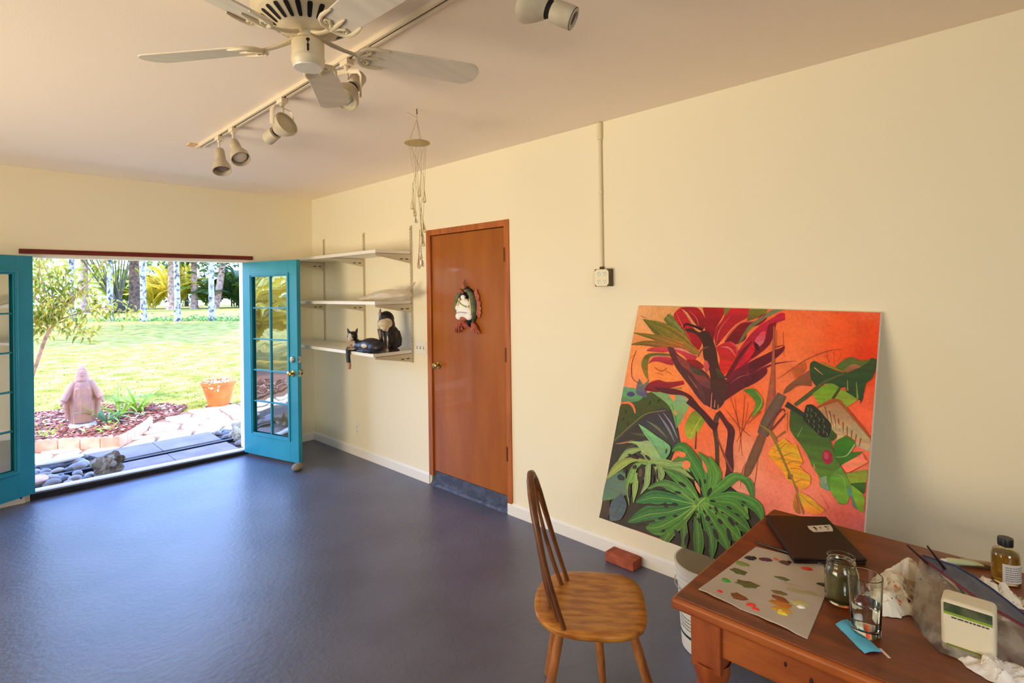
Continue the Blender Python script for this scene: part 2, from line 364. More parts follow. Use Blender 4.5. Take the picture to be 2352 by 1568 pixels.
french('door_2', 'teal ten-pane glazed door swung inward at the right of the garden doorway', (-0.737, -0.035, 0.034), math.radians(-75.4), 1.90, True)
french('door_3', 'teal ten-pane glazed door at the left, cut by the frame edge', (-2.352, -0.035, 0.070), math.radians(-151.5), 1.875, False)

# ================================================================ ceiling fan
FANW = mat('aged_white_enamel', (228, 216, 186), 0.35, col2=(212, 194, 156), scale=7, spec=0.5)
BLADE = mat('white_blade_laminate', (226, 216, 196), 0.42, col2=(214, 203, 184), scale=4, stretch=(1, 6, 1))
fan = thing('ceiling_fan', 'white five-blade ceiling fan close under the ceiling, with scrolled blade irons', 'ceiling fan', (-1.990, -4.070, 2.65))
m = MB(); m.lathe([(0.0, 0.0), (0.135, 0.0), (0.140, -0.012), (0.165, -0.03), (0.172, -0.085), (0.170, -0.118), (0.150, -0.136)], 48, caps=False)
m.lathe([(0.150, -0.136), (0.085, -0.176), (0.072, -0.180), (0.0, -0.180)], 48, caps=False)
m.build('motor_housing', FANW, fan)
for k in range(24):
    a = 2 * PI * (k + .5) / 24; ca, sa = math.cos(a), math.sin(a); q = MB()
    p0 = Vector((0.142 * ca, 0.142 * sa, -0.1425)); p1 = Vector((0.096 * ca, 0.096 * sa, -0.1705)); nrm = Vector((-0.55 * ca, -0.55 * sa, -0.83)).normalized(); tv = Vector((-sa, ca, 0))
    V = []
    for t_, wd in ((0, .005), (.12, .0080), (.88, .0062), (1, .004)):
        p = p0.lerp(p1, t_) + nrm * 0.0016; V += [p - tv * wd, p + tv * wd]
    q.add(V, [(0, 1, 3, 2), (2, 3, 5, 4), (4, 5, 7, 6)]); q.build('vent_slot', DARKS, fan, smooth=False)
m = MB(); m.lathe([(0.0, -0.180), (0.030, -0.180), (0.034, -0.20), (0.046, -0.206), (0.051, -0.215), (0.051, -0.262), (0.0525, -0.264), (0.0525, -0.270), (0.050, -0.282), (0.040, -0.292), (0.0, -0.294)], 40, caps=False)
sw = m.build('switch_housing', FANW, fan)
m = MB(); m.lathe([(0.0, -0.291), (0.044, -0.2885), (0.047, -0.291), (0.044, -0.296), (0.0, -0.297)], 40, caps=False); m.build('bottom_cap', mat('frosted_white_cap', (226, 220, 206), 0.25, spec=.6), sw)
q = Vector((-0.82, -1.7, 0)).normalized()
fo = MB(); fo.tube([q * .0515 + Vector((0, 0, -.222)), q * .058 + Vector((0, 0, -.226)), q * .058 + Vector((0, 0, -.238))], .0016, 6)
fo.lathe([(0, 0), (.0042, -.004), (.0032, -.012), (.0036, -.022), (0, -.026)], 10, Matrix.Translation(q * .058 + Vector((0, 0, -.236))))
fo.lathe([(0, 0.001), (.0058, 0), (.0058, -.006), (0, -.007)], 12, Matrix.Translation(q * .0512 + Vector((0, 0, -.222))) @ q.to_track_quat('Z', 'Y').to_matrix().to_4x4())
fo.build('pull_chain', mat('dark_bronze', (52, 34, 20), 0.4, metal=0.6), sw)
for k in range(5):
    a = 2.184 + k * 2 * PI / 5; Rz = Matrix.Rotation(a, 4, 'Z'); tilt = Matrix.Rotation(math.radians(-12), 4, 'X')
    # blade: long paddle, rounded at the tip
    ol = []
    for t_ in np.linspace(0, 1, 13): ol.append((0.195 + 0.355 * t_, 0.050 + 0.014 * t_))
    for an in np.linspace(80, -80, 11): ol.append((0.550 + 0.052 * math.cos(math.radians(an)) , 0.0645 * math.sin(math.radians(an)) if abs(an) < 80 else 0.0640 * math.copysign(1, an)))
    for t_ in np.linspace(1, 0, 13): ol.append((0.195 + 0.355 * t_, -0.050 - 0.014 * t_))
    for an in np.linspace(-70, 70, 7): ol.append((0.195 - 0.018 * math.cos(math.radians(an)), 0.048 * math.sin(math.radians(an))))
    B = Rz @ Matrix.Translation((0, 0, -0.222)) @ tilt
    MB().prism(ol, 0.006, B).build('blade', BLADE, fan, bevel=0.0015)
    I = MB(); J = Rz @ Matrix.Translation((0, 0, -0.222)); TB = B @ Matrix.Translation((0, 0, -0.003))
    I.tube([Rz @ Vector(p) for p in ((0.045, 0, -0.192), (0.075, 0, -0.205), (0.115, 0, -0.216), (0.150, 0, -0.222), (0.168, 0, -0.225))], [.013, .012, .0095, .0095, .012], 10, flat=0.55)
    for s_ in (1, -1):
        I.tube([TB @ Vector((x, y * s_, 0)) for x, y in ((0.160, 0.004), (0.166, 0.030), (0.182, 0.047), (0.205, 0.053), (0.232, 0.052), (0.255, 0.050))], [.007, .0075, .0075, .0068, .006, .003], 8)
        I.tube([TB @ Vector((x, y * s_, 0)) for x, y in ((0.163, 0.004), (0.185, 0.012), (0.200, 0.026), (0.196, 0.037), (0.186, 0.036), (0.184, 0.028))], [.006, .006, .005, .0045, .0045, .005], 8)
    I.tube([TB @ Vector((x, 0, 0)) for x in (0.16, 0.19, 0.225, 0.245)], [.008, .0075, .006, .002], 8)
    I.build('blade_iron', FANW, fan)

# ================================================================ track lighting
RAILW = mat('cream_rail_enamel', (224, 210, 182), 0.4)
LAMPW = mat('dull_white_lamp_enamel', (196, 184, 158), 0.5, col2=(180, 166, 138), scale=14)
tr = thing('track_rail', 'long cream lighting track running down the ceiling past the fan', 'light track', (-1.6, -1.66, 2.65))
m = MB(); m.prism([(-.018, -.0002), (-.018, -.020), (-.0065, -.020), (-.0065, -.008), (.0065, -.008), (.0065, -.020), (.018, -.020), (.018, -.0002)], 4.4, Matrix(((1, 0, 0, 0), (0, 0, -1, 0), (0, 1, 0, 0), (0, 0, 0, 1)))); m.box2((-0.0185, 0.0005, -0.021), (0.0185, 0.045, -.0002)); m.build('rail', RAILW, tr, smooth=False)
MB().box2((-0.0062, -4.4, -0.0125), (0.0062, -0.002, -0.0082)).build('groove', mat('dark_bronze_groove', (84, 58, 38), 0.6), tr, smooth=False)
MB().box2((-0.070, -0.01, -0.008), (-0.020, 0.075, 0)).build('cover_plate', mat('peach_plastic', (226, 186, 128), 0.5), tr, smooth=False, bevel=0.002, label='peach cover plate')
MB().box2((0.022, -0.075, -0.007), (0.040, 0.005, 0)).build('cover_plate', bpy.data.materials['peach_plastic'], tr, smooth=False, bevel=0.002, label='peach cover plate')
cr = Vector((0.693, -0.721, 0)); cc = Vector((-0.721, -0.693, 0)); up = Vector((0, 0, 1))
def frame(d, loc): return Matrix.Translation(loc) @ Vector(d).normalized().to_track_quat('Z', 'Y').to_matrix().to_4x4()
def adapter(t, stem):
    a = MB(); a.box2((-0.0175, -0.032, -0.045), (0.0175, 0.032, -0.0205)); a.lathe([(0, -0.045), (0.012, -0.045), (0.011, -0.058), (0, -0.058)], 16, caps=False); a.build('adapter', RAILW, t, smooth=False, bevel=0.002)
    if stem: MB().cyl((0, 0, -0.056), (0, 0, -0.056 - stem), 0.0055, n=10).build('stem', RAILW, t)
def bottle_spot(y, d, stem, label, bulb):
    t = thing('track_spotlight', label, 'spotlight', (-1.6, y, 2.65)); adapter(t, stem)
    T = frame(d, (0, 0, -0.052 - stem))
    s_ = MB(); s_.lathe([(0.0, -0.006), (0.014, -0.004), (0.027, 0.006), (0.030, 0.022), (0.031, 0.075), (0.034, 0.092), (0.046, 0.116), (0.053, 0.138), (0.054, 0.168), (0.051, 0.168), (0.050, 0.140), (0.042, 0.118), (0.0, 0.100)], 32, T, caps=False)
    sh = s_.build('lamp_shade', LAMPW, t)
    b_ = MB(); z0 = 0.158 if bulb else 0.150
    b_.lathe([(0.0, z0), (0.020, z0 - .001), (0.036, z0 - .006), (0.041, z0 - .016), (0.030, z0 - .036), (0.0, z0 - .045)], 28, T, caps=False)
    b_.build('bulb', mat('frosted_bulb', (206, 196, 180), 0.3) if bulb else mat('dark_bulb_face', (126, 112, 98), 0.35), t)
    MB().box((0, 0, 0), (.014, .004, .02)).v
    return t
bottle_spot(-2.022, (-0.045, -0.42, -0.9), 0.050, 'bottle-shaped cream track spotlight nearest the garden wall, tilted least', False)
bottle_spot(-2.267, (0.03, -0.66, -0.76), 0.048, 'bottle-shaped cream track spotlight with its pale bulb showing, second along the track', True)
def yoke_spot(y, d, drop, label, side):
    t = thing('track_spotlight', label, 'spotlight', (-1.6, y, 2.65)); adapter(t, 0.0)
    d = Vector(d).normalized(); ax = (side - d * d.dot(side)).normalized(); c = Vector((0, 0, -drop))
    yk = MB(); top = Vector((0, 0, -0.066)); w_ = 0.066
    pts = [c - ax * w_, Vector((-ax.x * w_, -ax.y * w_, -0.09)), Vector((-ax.x * w_ * .8, -ax.y * w_ * .8, -0.07)), top, Vector((ax.x * w_ * .8, ax.y * w_ * .8, -0.07)), Vector((ax.x * w_, ax.y * w_, -0.09)), c + ax * w_]
    yk.tube(pts, 0.010, 8, flat=0.22, up=cc); yk.tube([top, (0, 0, -0.05)], .007, 8); yk.build('yoke', RAILW, t)
    MB().tube([(0.004, 0, -0.06), Vector((0.006, 0, -0.10)), c - d * .01 + Vector((0, 0, .055))], .0035, 6).build('wire', LAMPW, t)
    T = frame(d, c)
    h = MB(); h.lathe([(0.030, -0.040), (0.048, -0.014), (0.060, 0.010), (0.064, 0.020), (0.064, 0.036), (0.058, 0.038), (0.055, 0.026), (0.0, 0.022)], 36, T, caps=False); h.build('lamp_head', LAMPW, t)
    l = MB(); l.lathe([(0.0, 0.030), (0.022, 0.0305), (0.024, 0.028), (0.040, 0.029), (0.042, 0.027), (0.057, 0.027)], 36, T, caps=False); l.build('lens', mat('ribbed_lens', (190, 180, 150), 0.25, spec=0.6), t)
    k = MB(); k.lathe([(0.030, -0.038), (0.024, -0.050), (0.024, -0.060)], 24, T, caps=False); k.build('collar', DARKS, t)
    s2 = MB(); s2.lathe([(0.022, -0.052), (0.0335, -0.058), (0.034, -0.118), (0.031, -0.124), (0.022, -0.126), (0.020, -0.119), (0.0, -0.119)], 28, T, caps=False); s2.build('socket', LAMPW, t)
    return t
yoke_spot(-2.968, cr * .86 + up * .42 + cc * .42, 0.165, 'round-faced track lamp in a yoke, third along the track, facing the room', (cr * .45 - cc * .9).normalized())
yoke_spot(-3.625, cr * -.2 - up * .5 + cc * .3, 0.165, 'track lamp in a yoke half hidden behind a fan blade', cr)
l5 = yoke_spot(-4.722, cr * -.80 + up * .45 - cc * .20, 0.185, 'track lamp cut by the top edge, its dark socket end showing', (cr * .3 + cc * .9).normalized())
T = frame(cr * -.80 + up * .45 - cc * .20, (0, 0, -0.185))
MB().lathe([(0.0, -0.1195), (0.0205, -0.1195), (0.031, -0.1242), (0.033, -0.123)], 28, T, caps=False).build('socket_cap', mat('brown_bakelite', (58, 40, 26), 0.4), l5)

# ================================================================ wind chime
wc = thing('wind_chime', 'slender wind chime of clear glass drops under a round brass disc, hung from the ceiling', 'wind chime', (-0.97, -3.273, 2.65))
STR = mat('pale_cord', (170, 148, 104), 0.8)
DROP = mat('clear_glass_drop', (236, 228, 200), 0.04, trans=0.92, ior=1.45, spec=0.6)
MB().tube([(0, 0, 0), (0, 0, -.012), (.004, 0, -.018), (0, 0, -.024), (0, 0, -.03)], .003, 6).build('hook', mat('hook_steel', (90, 74, 54), 0.4, metal=0.7), wc)
m = MB()
for a in range(3):
    an = a * 2.094 + .5; m.tube([(0, 0, -0.028), (0, 0, -0.06), (.045 * math.cos(an), .045 * math.sin(an), -0.19)], .0013, 5)
m.tube([(0, 0, -0.05), (0.693 * -.03, -.721 * -.03, -.03), (0.693 * -.055, -.721 * -.055, -.018)], .0014, 5); m.build('hanging_cord', STR, wc)
MB().lathe([(0.0, -0.190), (0.072, -0.190), (0.0735, -0.1925), (0.072, -0.195), (0.0, -0.195)], 40, caps=False).build('disc', mat('dull_brass_disc', (188, 166, 106), 0.35, metal=0.35), wc)
drops = [(-0.027, 2.23, -0.033, 2.082), (-0.022, 2.192, -0.016, 2.042), (-0.019, 2.073, -0.013, 2.007), (0.023, 2.298, 0.008, 2.151), (0.035, 2.264, 0.037, 2.12), (0.015, 2.092, 0.037, 1.951), (0.014, 2.054, 0.025, 1.913), (0.014, 2.016, 0.027, 1.875), (0.009, 1.966, 0.001, 1.747), (0.013, 1.882, 0.017, 1.794), (0.013, 1.866, 0.022, 1.759)]
for i, (a, za, b_, zb) in enumerate(drops):
    off = cc * (0.012 * math.sin(i * 2.4)); p0 = cr * a + off + Vector((0, 0, za - 2.65)); p1 = cr * b_ + off + Vector((0, 0, zb - 2.65))
    d = (p1 - p0); L = d.length; T = frame(d, p0)
    MB().lathe([(0.0, -.004), (0.0026, 0), (0.0024, L * .3), (0.0034, L * .55), (0.0060, L * .72), (0.0098, L * .88), (0.0092, L * .96), (0.0055, L * .995), (0.0, L)], 14, T, caps=False).build('glass_drop', DROP, wc)
    an = i * 2 * PI / 11
    MB().tube([(.05 * math.cos(an), .05 * math.sin(an), -.195), p0 * 1.0 + (Vector((.05 * math.cos(an), .05 * math.sin(an), -.195)) - p0) * .35 + cr * (.004 * (-1) ** i), p0], .0009, 4).build('cord', STR, wc)

# ================================================================ shelves on the long wall
SHW = mat('white_shelf_laminate', (238, 232, 216), 0.45)
STEELW = mat('beige_steel', (206, 194, 164), 0.45)
for i, (y, nm) in enumerate(((-0.28, 'nearest the garden corner'), (-1.085, 'in the middle of the shelves'), (-1.858, 'beside the light switch plate'))):
    t = thing('shelf_standard', 'slotted beige steel wall standard ' + nm, 'shelf rail', (0, y, 1.0), group='steel standards carrying the shelves')
    MB().box2((-0.0125, -0.0125, 0), (-0.0003, 0.0125, 1.195)).build('rail', STEELW, t, smooth=False)
    q = MB(); z = 0.012
    while z < 1.18:
        for k in (-.0055, .0055): q.box2((-0.0131, k - .0022, z), (-0.0124, k + .0022, z + .014))
        q.box2((-0.0129, .0124, z), (-.003, .0128, z + .014)); q.box2((-0.0148, -.0125, z + .015), (-.0124, -.0085, z + .029)); z += 0.0318
    q.build('slots', mat('rail_slot_tan', (150, 132, 96), .6) if 'rail_slot_tan' not in bpy.data.materials else bpy.data.materials['rail_slot_tan'], t, smooth=False, kind='stuff')
    s_ = MB(); s_.lathe([(0, 0), (.004, 0), (.003, .003), (0, .0035)], 10, frame((-1, 0, 0), (-0.0125, 0, 1.165))); s_.build('screw', DARKS, t)
SB = ((1.972, 0.367, 'top', 0.362), (1.543, 0.378, 'middle', 0.372), (1.112, 0.398, 'bottom', 0.38))
for zt_, dp, nm, bl_ in SB:
    sh = MB().box2((-dp, -1.862, zt_ - 0.0275), (-0.016, -0.02, zt_)).build('shelf_board', SHW, smooth=False, bevel=0.0015)
    tag(sh, {'top': 'long white shelf board, topmost of the three, empty', 'middle': 'long white shelf board carrying the clear plastic bag', 'bottom': 'long white shelf board carrying the two cat figurines'}[nm], 'shelf', 'white shelf boards')
    for y, wh in ((-0.28, 'the garden corner'), (-1.085, 'the middle standard'), (-1.858, 'the switch plate')):
        t = thing('shelf_bracket', f'tapered beige bracket under the {nm} shelf, at ' + wh, 'bracket', (-0.014, y, zt_ - 0.0285), group='tapered shelf brackets')
        b = MB(); yy = 0.003
        for s_ in (-1, 1):
            b.add([(0, s_ * .0075 - .001, 0), (-bl_ + .02, s_ * .0075 - .001, 0), (-bl_ + .02, s_ * .0075 - .001, -0.018), (0, s_ * .0075 - .001, -0.078), (0, s_ * .0075 + .001, 0), (-bl_ + .02, s_ * .0075 + .001, 0), (-bl_ + .02, s_ * .0075 + .001, -0.018), (0, s_ * .0075 + .001, -0.078)],
                  [(0, 1, 2, 3), (7, 6, 5, 4), (0, 3, 7, 4), (1, 5, 6, 2), (2, 6, 7, 3), (0, 4, 5, 1)])
        b.box2((-bl_ + .02, -.0085, -.002), (0, .0085, 0.0))
        b.build('bracket_arm', STEELW, t, smooth=False)
        DSB = bpy.data.materials.get('dark_slot_brown') or mat('dark_slot_brown', (60, 44, 28), 0.7)
        for q in (-0.045, -0.10): MB().box2((q - .016, -.0092, -.046), (q + .016, -.0085, -.038)).build('slot', DSB, t, smooth=False)

# ---------------------------------------------------------------- cat figurines
def patchmat(name, base, patches, rough=0.45, edge=0.06):
    """dark glaze with painted patches: (centre, radii, colour) in the figurine's own coordinates"""
    m = bpy.data.materials.new(name); m.use_nodes = True; n = m.node_tree; b = n.nodes['Principled BSDF']; b.inputs['Roughness'].default_value = rough
    tc = n.nodes.new('ShaderNodeTexCoord'); prev = None
    for c, r, col in patches:
        mp = n.nodes.new('ShaderNodeMapping'); mp.vector_type = 'POINT'
        mp.inputs['Scale'].default_value = tuple(1 / x for x in r); mp.inputs['Location'].default_value = tuple(-c[i] / r[i] for i in range(3))
        ln = n.nodes.new('ShaderNodeVectorMath'); ln.operation = 'LENGTH'; n.links.new(tc.outputs['Object'], mp.inputs[0]); n.links.new(mp.outputs[0], ln.inputs[0])
        mr = n.nodes.new('ShaderNodeMapRange'); mr.inputs[1].default_value = 1 + edge; mr.inputs[2].default_value = 1 - edge; n.links.new(ln.outputs['Value'], mr.inputs[0])
        mx = n.nodes.new('ShaderNodeMix'); mx.data_type = 'RGBA'; n.links.new(mr.outputs[0], mx.inputs[0])
        if prev is None: mx.inputs[6].default_value = (*lin(base), 1)
        else: n.links.new(prev, mx.inputs[6])
        mx.inputs[7].default_value = (*lin(col), 1); prev = mx.outputs[2]
    n.links.new(prev, b.inputs['Base Color']); return m
def remesh(o, vox, smooth=2):
    r = o.modifiers.new('skin', 'REMESH'); r.mode = 'VOXEL'; r.voxel_size = vox; r.use_smooth_shade = True
    s_ = o.modifiers.new('soft', 'SMOOTH'); s_.factor = 0.5; s_.iterations = smooth
WH = (206, 188, 156)
# seated cat bending its head to its chest; local +x points to the room's left (towards the viewer's left), built facing -x/-y
root = thing('cat_figurine', 'tall black and white cat figurine, seated with its head bent down to its chest', 'figurine', (-0.21, -1.79, 1.112), group='cat figurines')
b = MB()
def W3(r_, u_, f_): return cr * r_ + up * u_ + cc * f_       # right, up, towards the room
b.blob(W3(0.020, 0.090, -0.015), (0.080, 0.080, 0.095), 1, 0.03, 3)
b.blob(W3(0.045, 0.110, -0.02), (0.055, 0.055, 0.105), 2, 0.03, 3)
b.blob(W3(0.000, 0.215, 0.0), (0.064, 0.064, 0.090), 3, 0.03, 3)
b.blob(W3(-0.010, 0.275, 0.0), (0.066, 0.066, 0.070), 4, 0.03, 3)
b.blob(W3(-0.022, 0.240, 0.035), (0.055, 0.055, 0.050), 5, 0.02, 3)         # bent head
b.blob(W3(-0.020, 0.205, 0.052), (0.034, 0.034, 0.032), 6, 0.02, 3)         # muzzle
b.tube([W3(-0.052, 0.28, 0.012), W3(-0.062, 0.33, 0.012), W3(-0.058, 0.372, 0.010)], [0.026, 0.020, 0.003], 10, flat=0.5)   # ear up
b.tube([W3(-0.030, 0.19, 0.042), W3(-0.012, 0.10, 0.055), W3(-0.014, 0.03, 0.060), W3(-0.016, 0.006, 0.074)], [0.022, 0.017, 0.016, 0.017], 10)
b.tube([W3(0.012, 0.19, 0.042), W3(0.020, 0.10, 0.056), W3(0.012, 0.03, 0.060), W3(0.006, 0.006, 0.076)], [0.022, 0.017, 0.016, 0.018], 10)
b.tube([W3(-0.060, 0.26, 0.0), W3(-0.062, 0.19, 0.012), W3(-0.050, 0.11, 0.02), W3(-0.036, 0.04, 0.02)], [0.026, 0.024, 0.020, 0.012], 10)
b.tube([W3(0.080, 0.17, -0.02), W3(0.098, 0.10, -0.01), W3(0.098, 0.055, 0.0), W3(0.085, 0.040, 0.008)], [0.020, 0.023, 0.020, 0.010], 10)
b.box2(W3(0.03, 0.0, 0.0) - Vector((.05, .05, 0)), W3(0.03, 0.02, 0.0) + Vector((.05, .05, 0)))
P = [(W3(-0.02, 0.235, 0.060), (0.050, 0.050, 0.046), WH), (W3(-0.068, 0.235, 0.02), (0.022, 0.022, 0.050), (190, 160, 110)), (W3(-0.064, 0.325, 0.025), (0.016, 0.018, 0.035), (150, 116, 84)),
     (W3(-0.022, 0.11, 0.078), (0.009, 0.014, 0.075), WH), (W3(0.013, 0.11, 0.078), (0.009, 0.014, 0.075), WH), (W3(0.004, 0.015, 0.088), (0.022, 0.026, 0.036), WH), (W3(-0.004, 0.205, 0.072), (0.030, 0.030, 0.030), WH), (W3(0.010, 0.245, 0.062), (0.046, 0.046, 0.040), WH), (W3(-0.062, 0.13, 0.034), (0.014, 0.014, 0.055), (120, 88, 54)),
     (W3(0.085, 0.15, 0.02), (0.010, 0.018, 0.028), (70, 48, 28))]
o = b.build('cat_body', patchmat('cat_glaze_seated', (20, 15, 16), P), root); remesh(o, 0.0042, 3)
root = thing('cat_figurine', 'black and white cat figurine lying on the shelf edge, one paw hanging down', 'figurine', (-0.335, -1.60, 1.112), group='cat figurines')
b = MB()
def L3(y, u, f): return Vector((-f, -y, u))                  # along the shelf towards the viewer's right, up, out of the shelf
b.blob(L3(0.135, 0.056, 0.0), (0.074, 0.150, 0.066), 7, 0.02, 3)
b.blob(L3(0.215, 0.050, 0.0), (0.070, 0.095, 0.056), 8, 0.02, 3)
b.blob(L3(0.045, 0.048, 0.0), (0.064, 0.120, 0.054), 9, 0.02, 3)
b.blob(L3(-0.040, 0.046, 0.005), (0.052, 0.095, 0.048), 10, 0.02, 3)
HB = L3(-0.118, 0.062, 0.030)
def HD(r_, u_, f_): return HB + cr * r_ + up * u_ + (cc * .92 + Vector((-.3, 0, 0))).normalized() * f_
b.tube([HD(.03, -.02, -.02), HD(.0, .025, .0)], [.050, .040], 12)
b.blob(HD(0, .062, .006), (.045, .045, .046), 11, .01, 3)
b.blob(HD(0, .044, .040), (.022, .024, .019), 12, .01, 2)
for s_ in (-1, 1): b.tube([HD(s_ * .024, .082, .004), HD(s_ * .036, .110, .004), HD(s_ * .046, .140, .004)], [.024, .017, .003], 10, flat=.5)
b.tube([L3(-0.02, 0.022, 0.03), L3(-0.07, 0.018, 0.050), L3(-0.125, 0.014, 0.062)], [0.022, 0.017, 0.015], 10)
b.tube([L3(-0.110, 0.040, 0.050), L3(-0.110, 0.010, 0.082), L3(-0.098, -0.055, 0.088), L3(-0.082, -0.120, 0.088), L3(-0.078, -0.150, 0.094)], [0.028, 0.022, 0.019, 0.018, 0.017], 10)
b.tube([L3(0.20, 0.015, 0.045), L3(0.12, 0.013, 0.066), L3(0.02, 0.013, 0.064)], [0.016, 0.014, 0.010], 10)
P = [(HD(0, .070, .050), (.010, .026, .038), WH), (HD(0, .042, .056), (.030, .030, .020), WH), (HD(.004, .0, .034), (.044, .044, .030), (176, 146, 116)), (L3(-0.085, 0.022, 0.070), (0.026, 0.050, 0.010), (160, 132, 104)),
     (L3(0.125, 0.060, 0.078), (0.03, 0.052, 0.017), (196, 174, 140)), (L3(-0.080, -0.135, 0.090), (0.05, 0.03, 0.042), (176, 140, 112)), (HD(0, .050, .064), (.007, .007, .004), (30, 18, 14)), (HD(-.019, .074, .046), (.007, .007, .005), (120, 120, 60)), (HD(.019, .074, .046), (.007, .007, .005), (120, 120, 60))]
o = b.build('cat_body', patchmat('cat_glaze_lying', (22, 16, 17), P), root); remesh(o, 0.0042, 3)

# ---------------------------------------------------------------- clear plastic bag on the middle shelf
m = MB(); m.blob((-0.19, -1.80, 1.588), (0.125, 0.27, 0.052), 21, 0.16, 5, 1.6, flat=-0.044); m.blob((-0.20, -1.50, 1.566), (0.09, 0.17, 0.028), 22, 0.16, 4, 1.6, flat=-0.022)
m.tube([(-.12, -1.90, 1.60), (-.10, -1.97, 1.66), (-.09, -2.03, 1.70)], [.05, .035, .012], 10, flat=.3)
BAG = mat('cloudy_plastic_film', (236, 226, 204), 0.28, bump=0.5, bscale=40, bdist=0.006, trans=0.2, alpha=0.62)
o = m.build('plastic_bag', BAG); remesh(o, 0.006, 2); tag(o, 'cloudy clear plastic bag lying crumpled on the middle shelf', 'plastic bag')

# ---------------------------------------------------------------- switch plate, outlets, conduit
t = thing('light_switch', 'cream three-gang light switch plate between the shelves and the wooden door', 'light switch', (0, -1.972, 1.138))
MB().box2((-0.006, -0.081, -0.058), (0, 0.081, 0.058)).build('cover_plate', WHITEP, t, smooth=False, bevel=0.003)
for k in (-0.046, 0, 0.046):
    MB().box2((-0.0065, k - .005, -.012), (-0.006, k + .005, .012)).build('switch_slot', DARKS, t, smooth=False)
    MB().box((-0.011, k, 0.004), (0.013, 0.008, 0.009), Matrix.Rotation(0.5, 3, 'Y')).build('toggle', WHITEP, t, smooth=False, bevel=0.001)
def receptacle(t, y, z, x, m_):
    b = MB(); T = frame((-1, 0, 0), (x, y, z)); b.lathe([(0, 0.0022), (0.0155, 0.0022), (0.0165, 0.0), (0.0165, -.001)], 24, T, caps=False); b.build('receptacle', m_, t)
    s_ = MB()
    for k in (-.006, .006): s_.box2((x - .0030, y + k - .0011, z + .001), (x - .0021, y + k + .0011, z + .009))
    s_.lathe([(0, .003), (.0026, .003), (.0026, .002)], 10, frame((-1, 0, 0), (x, y, z - .007)), caps=False); s_.build('slots', DARKS, t, smooth=False)
t = thing('wall_outlet', 'small white outlet plate low on the wall under the shelves', 'outlet', (0, -0.917, 0.263))
MB().box2((-0.005, -0.036, -0.058), (0, 0.036, 0.058)).build('cover_plate', WHITEP, t, smooth=False, bevel=0.003)
for z in (-.02, .02): receptacle(t, 0, z, -0.005, WHITEP)
t = thing('outlet_box', 'surface-mounted steel box with four round outlets at the foot of the conduit', 'outlet', (0, -3.872, 1.688))
MB().box2((-0.046, -0.052, -0.053), (0, 0.052, 0.053)).build('steel_box', mat('grey_steel_box', (96, 84, 62), 0.5, metal=0.5), t, smooth=False, bevel=0.003)
pl = MB(); pl.prism([(-.050, -.036), (-.036, -.051), (.036, -.051), (.050, -.036), (.050, .036), (.036, .051), (-.036, .051), (-.050, .036)], .004, frame((-1, 0, 0), (-0.0462, 0, 0)))
pl.build('cover_plate', mat('cream_cover_plate', (234, 224, 188), 0.4), t, smooth=False, bevel=0.001)
for y in (-.022, .022):
    for z in (-.024, .024): receptacle(t, y, z, -0.0502, WHITEP)
CON = mat('painted_conduit', (226, 212, 176), 0.5)
t = thing('conduit', 'thin painted conduit pipe dropping from the ceiling to the steel outlet box', 'conduit', (0, -3.850, 1.74))
MB().cyl((-0.013, 0, 0.0), (-0.013, 0, 0.84), 0.0095, n=14).build('pipe', CON, t)
MB().cyl((-0.014, 0, 0.80), (-0.014, 0, 0.906), 0.0145, n=16).build('coupling', CON, t, bevel=0.004)
MB().cyl((-0.013, 0, 0.0), (-0.013, 0, 0.016), 0.0135, n=8).build('lock_nut', mat('dark_steel_nut', (90, 70, 44), 0.5, metal=0.6), t, smooth=False)
st_ = MB(); st_.box2((-0.024, -.012, 0.47), (0, .012, 0.482)); st_.build('strap', CON, t, smooth=False, bevel=.002)

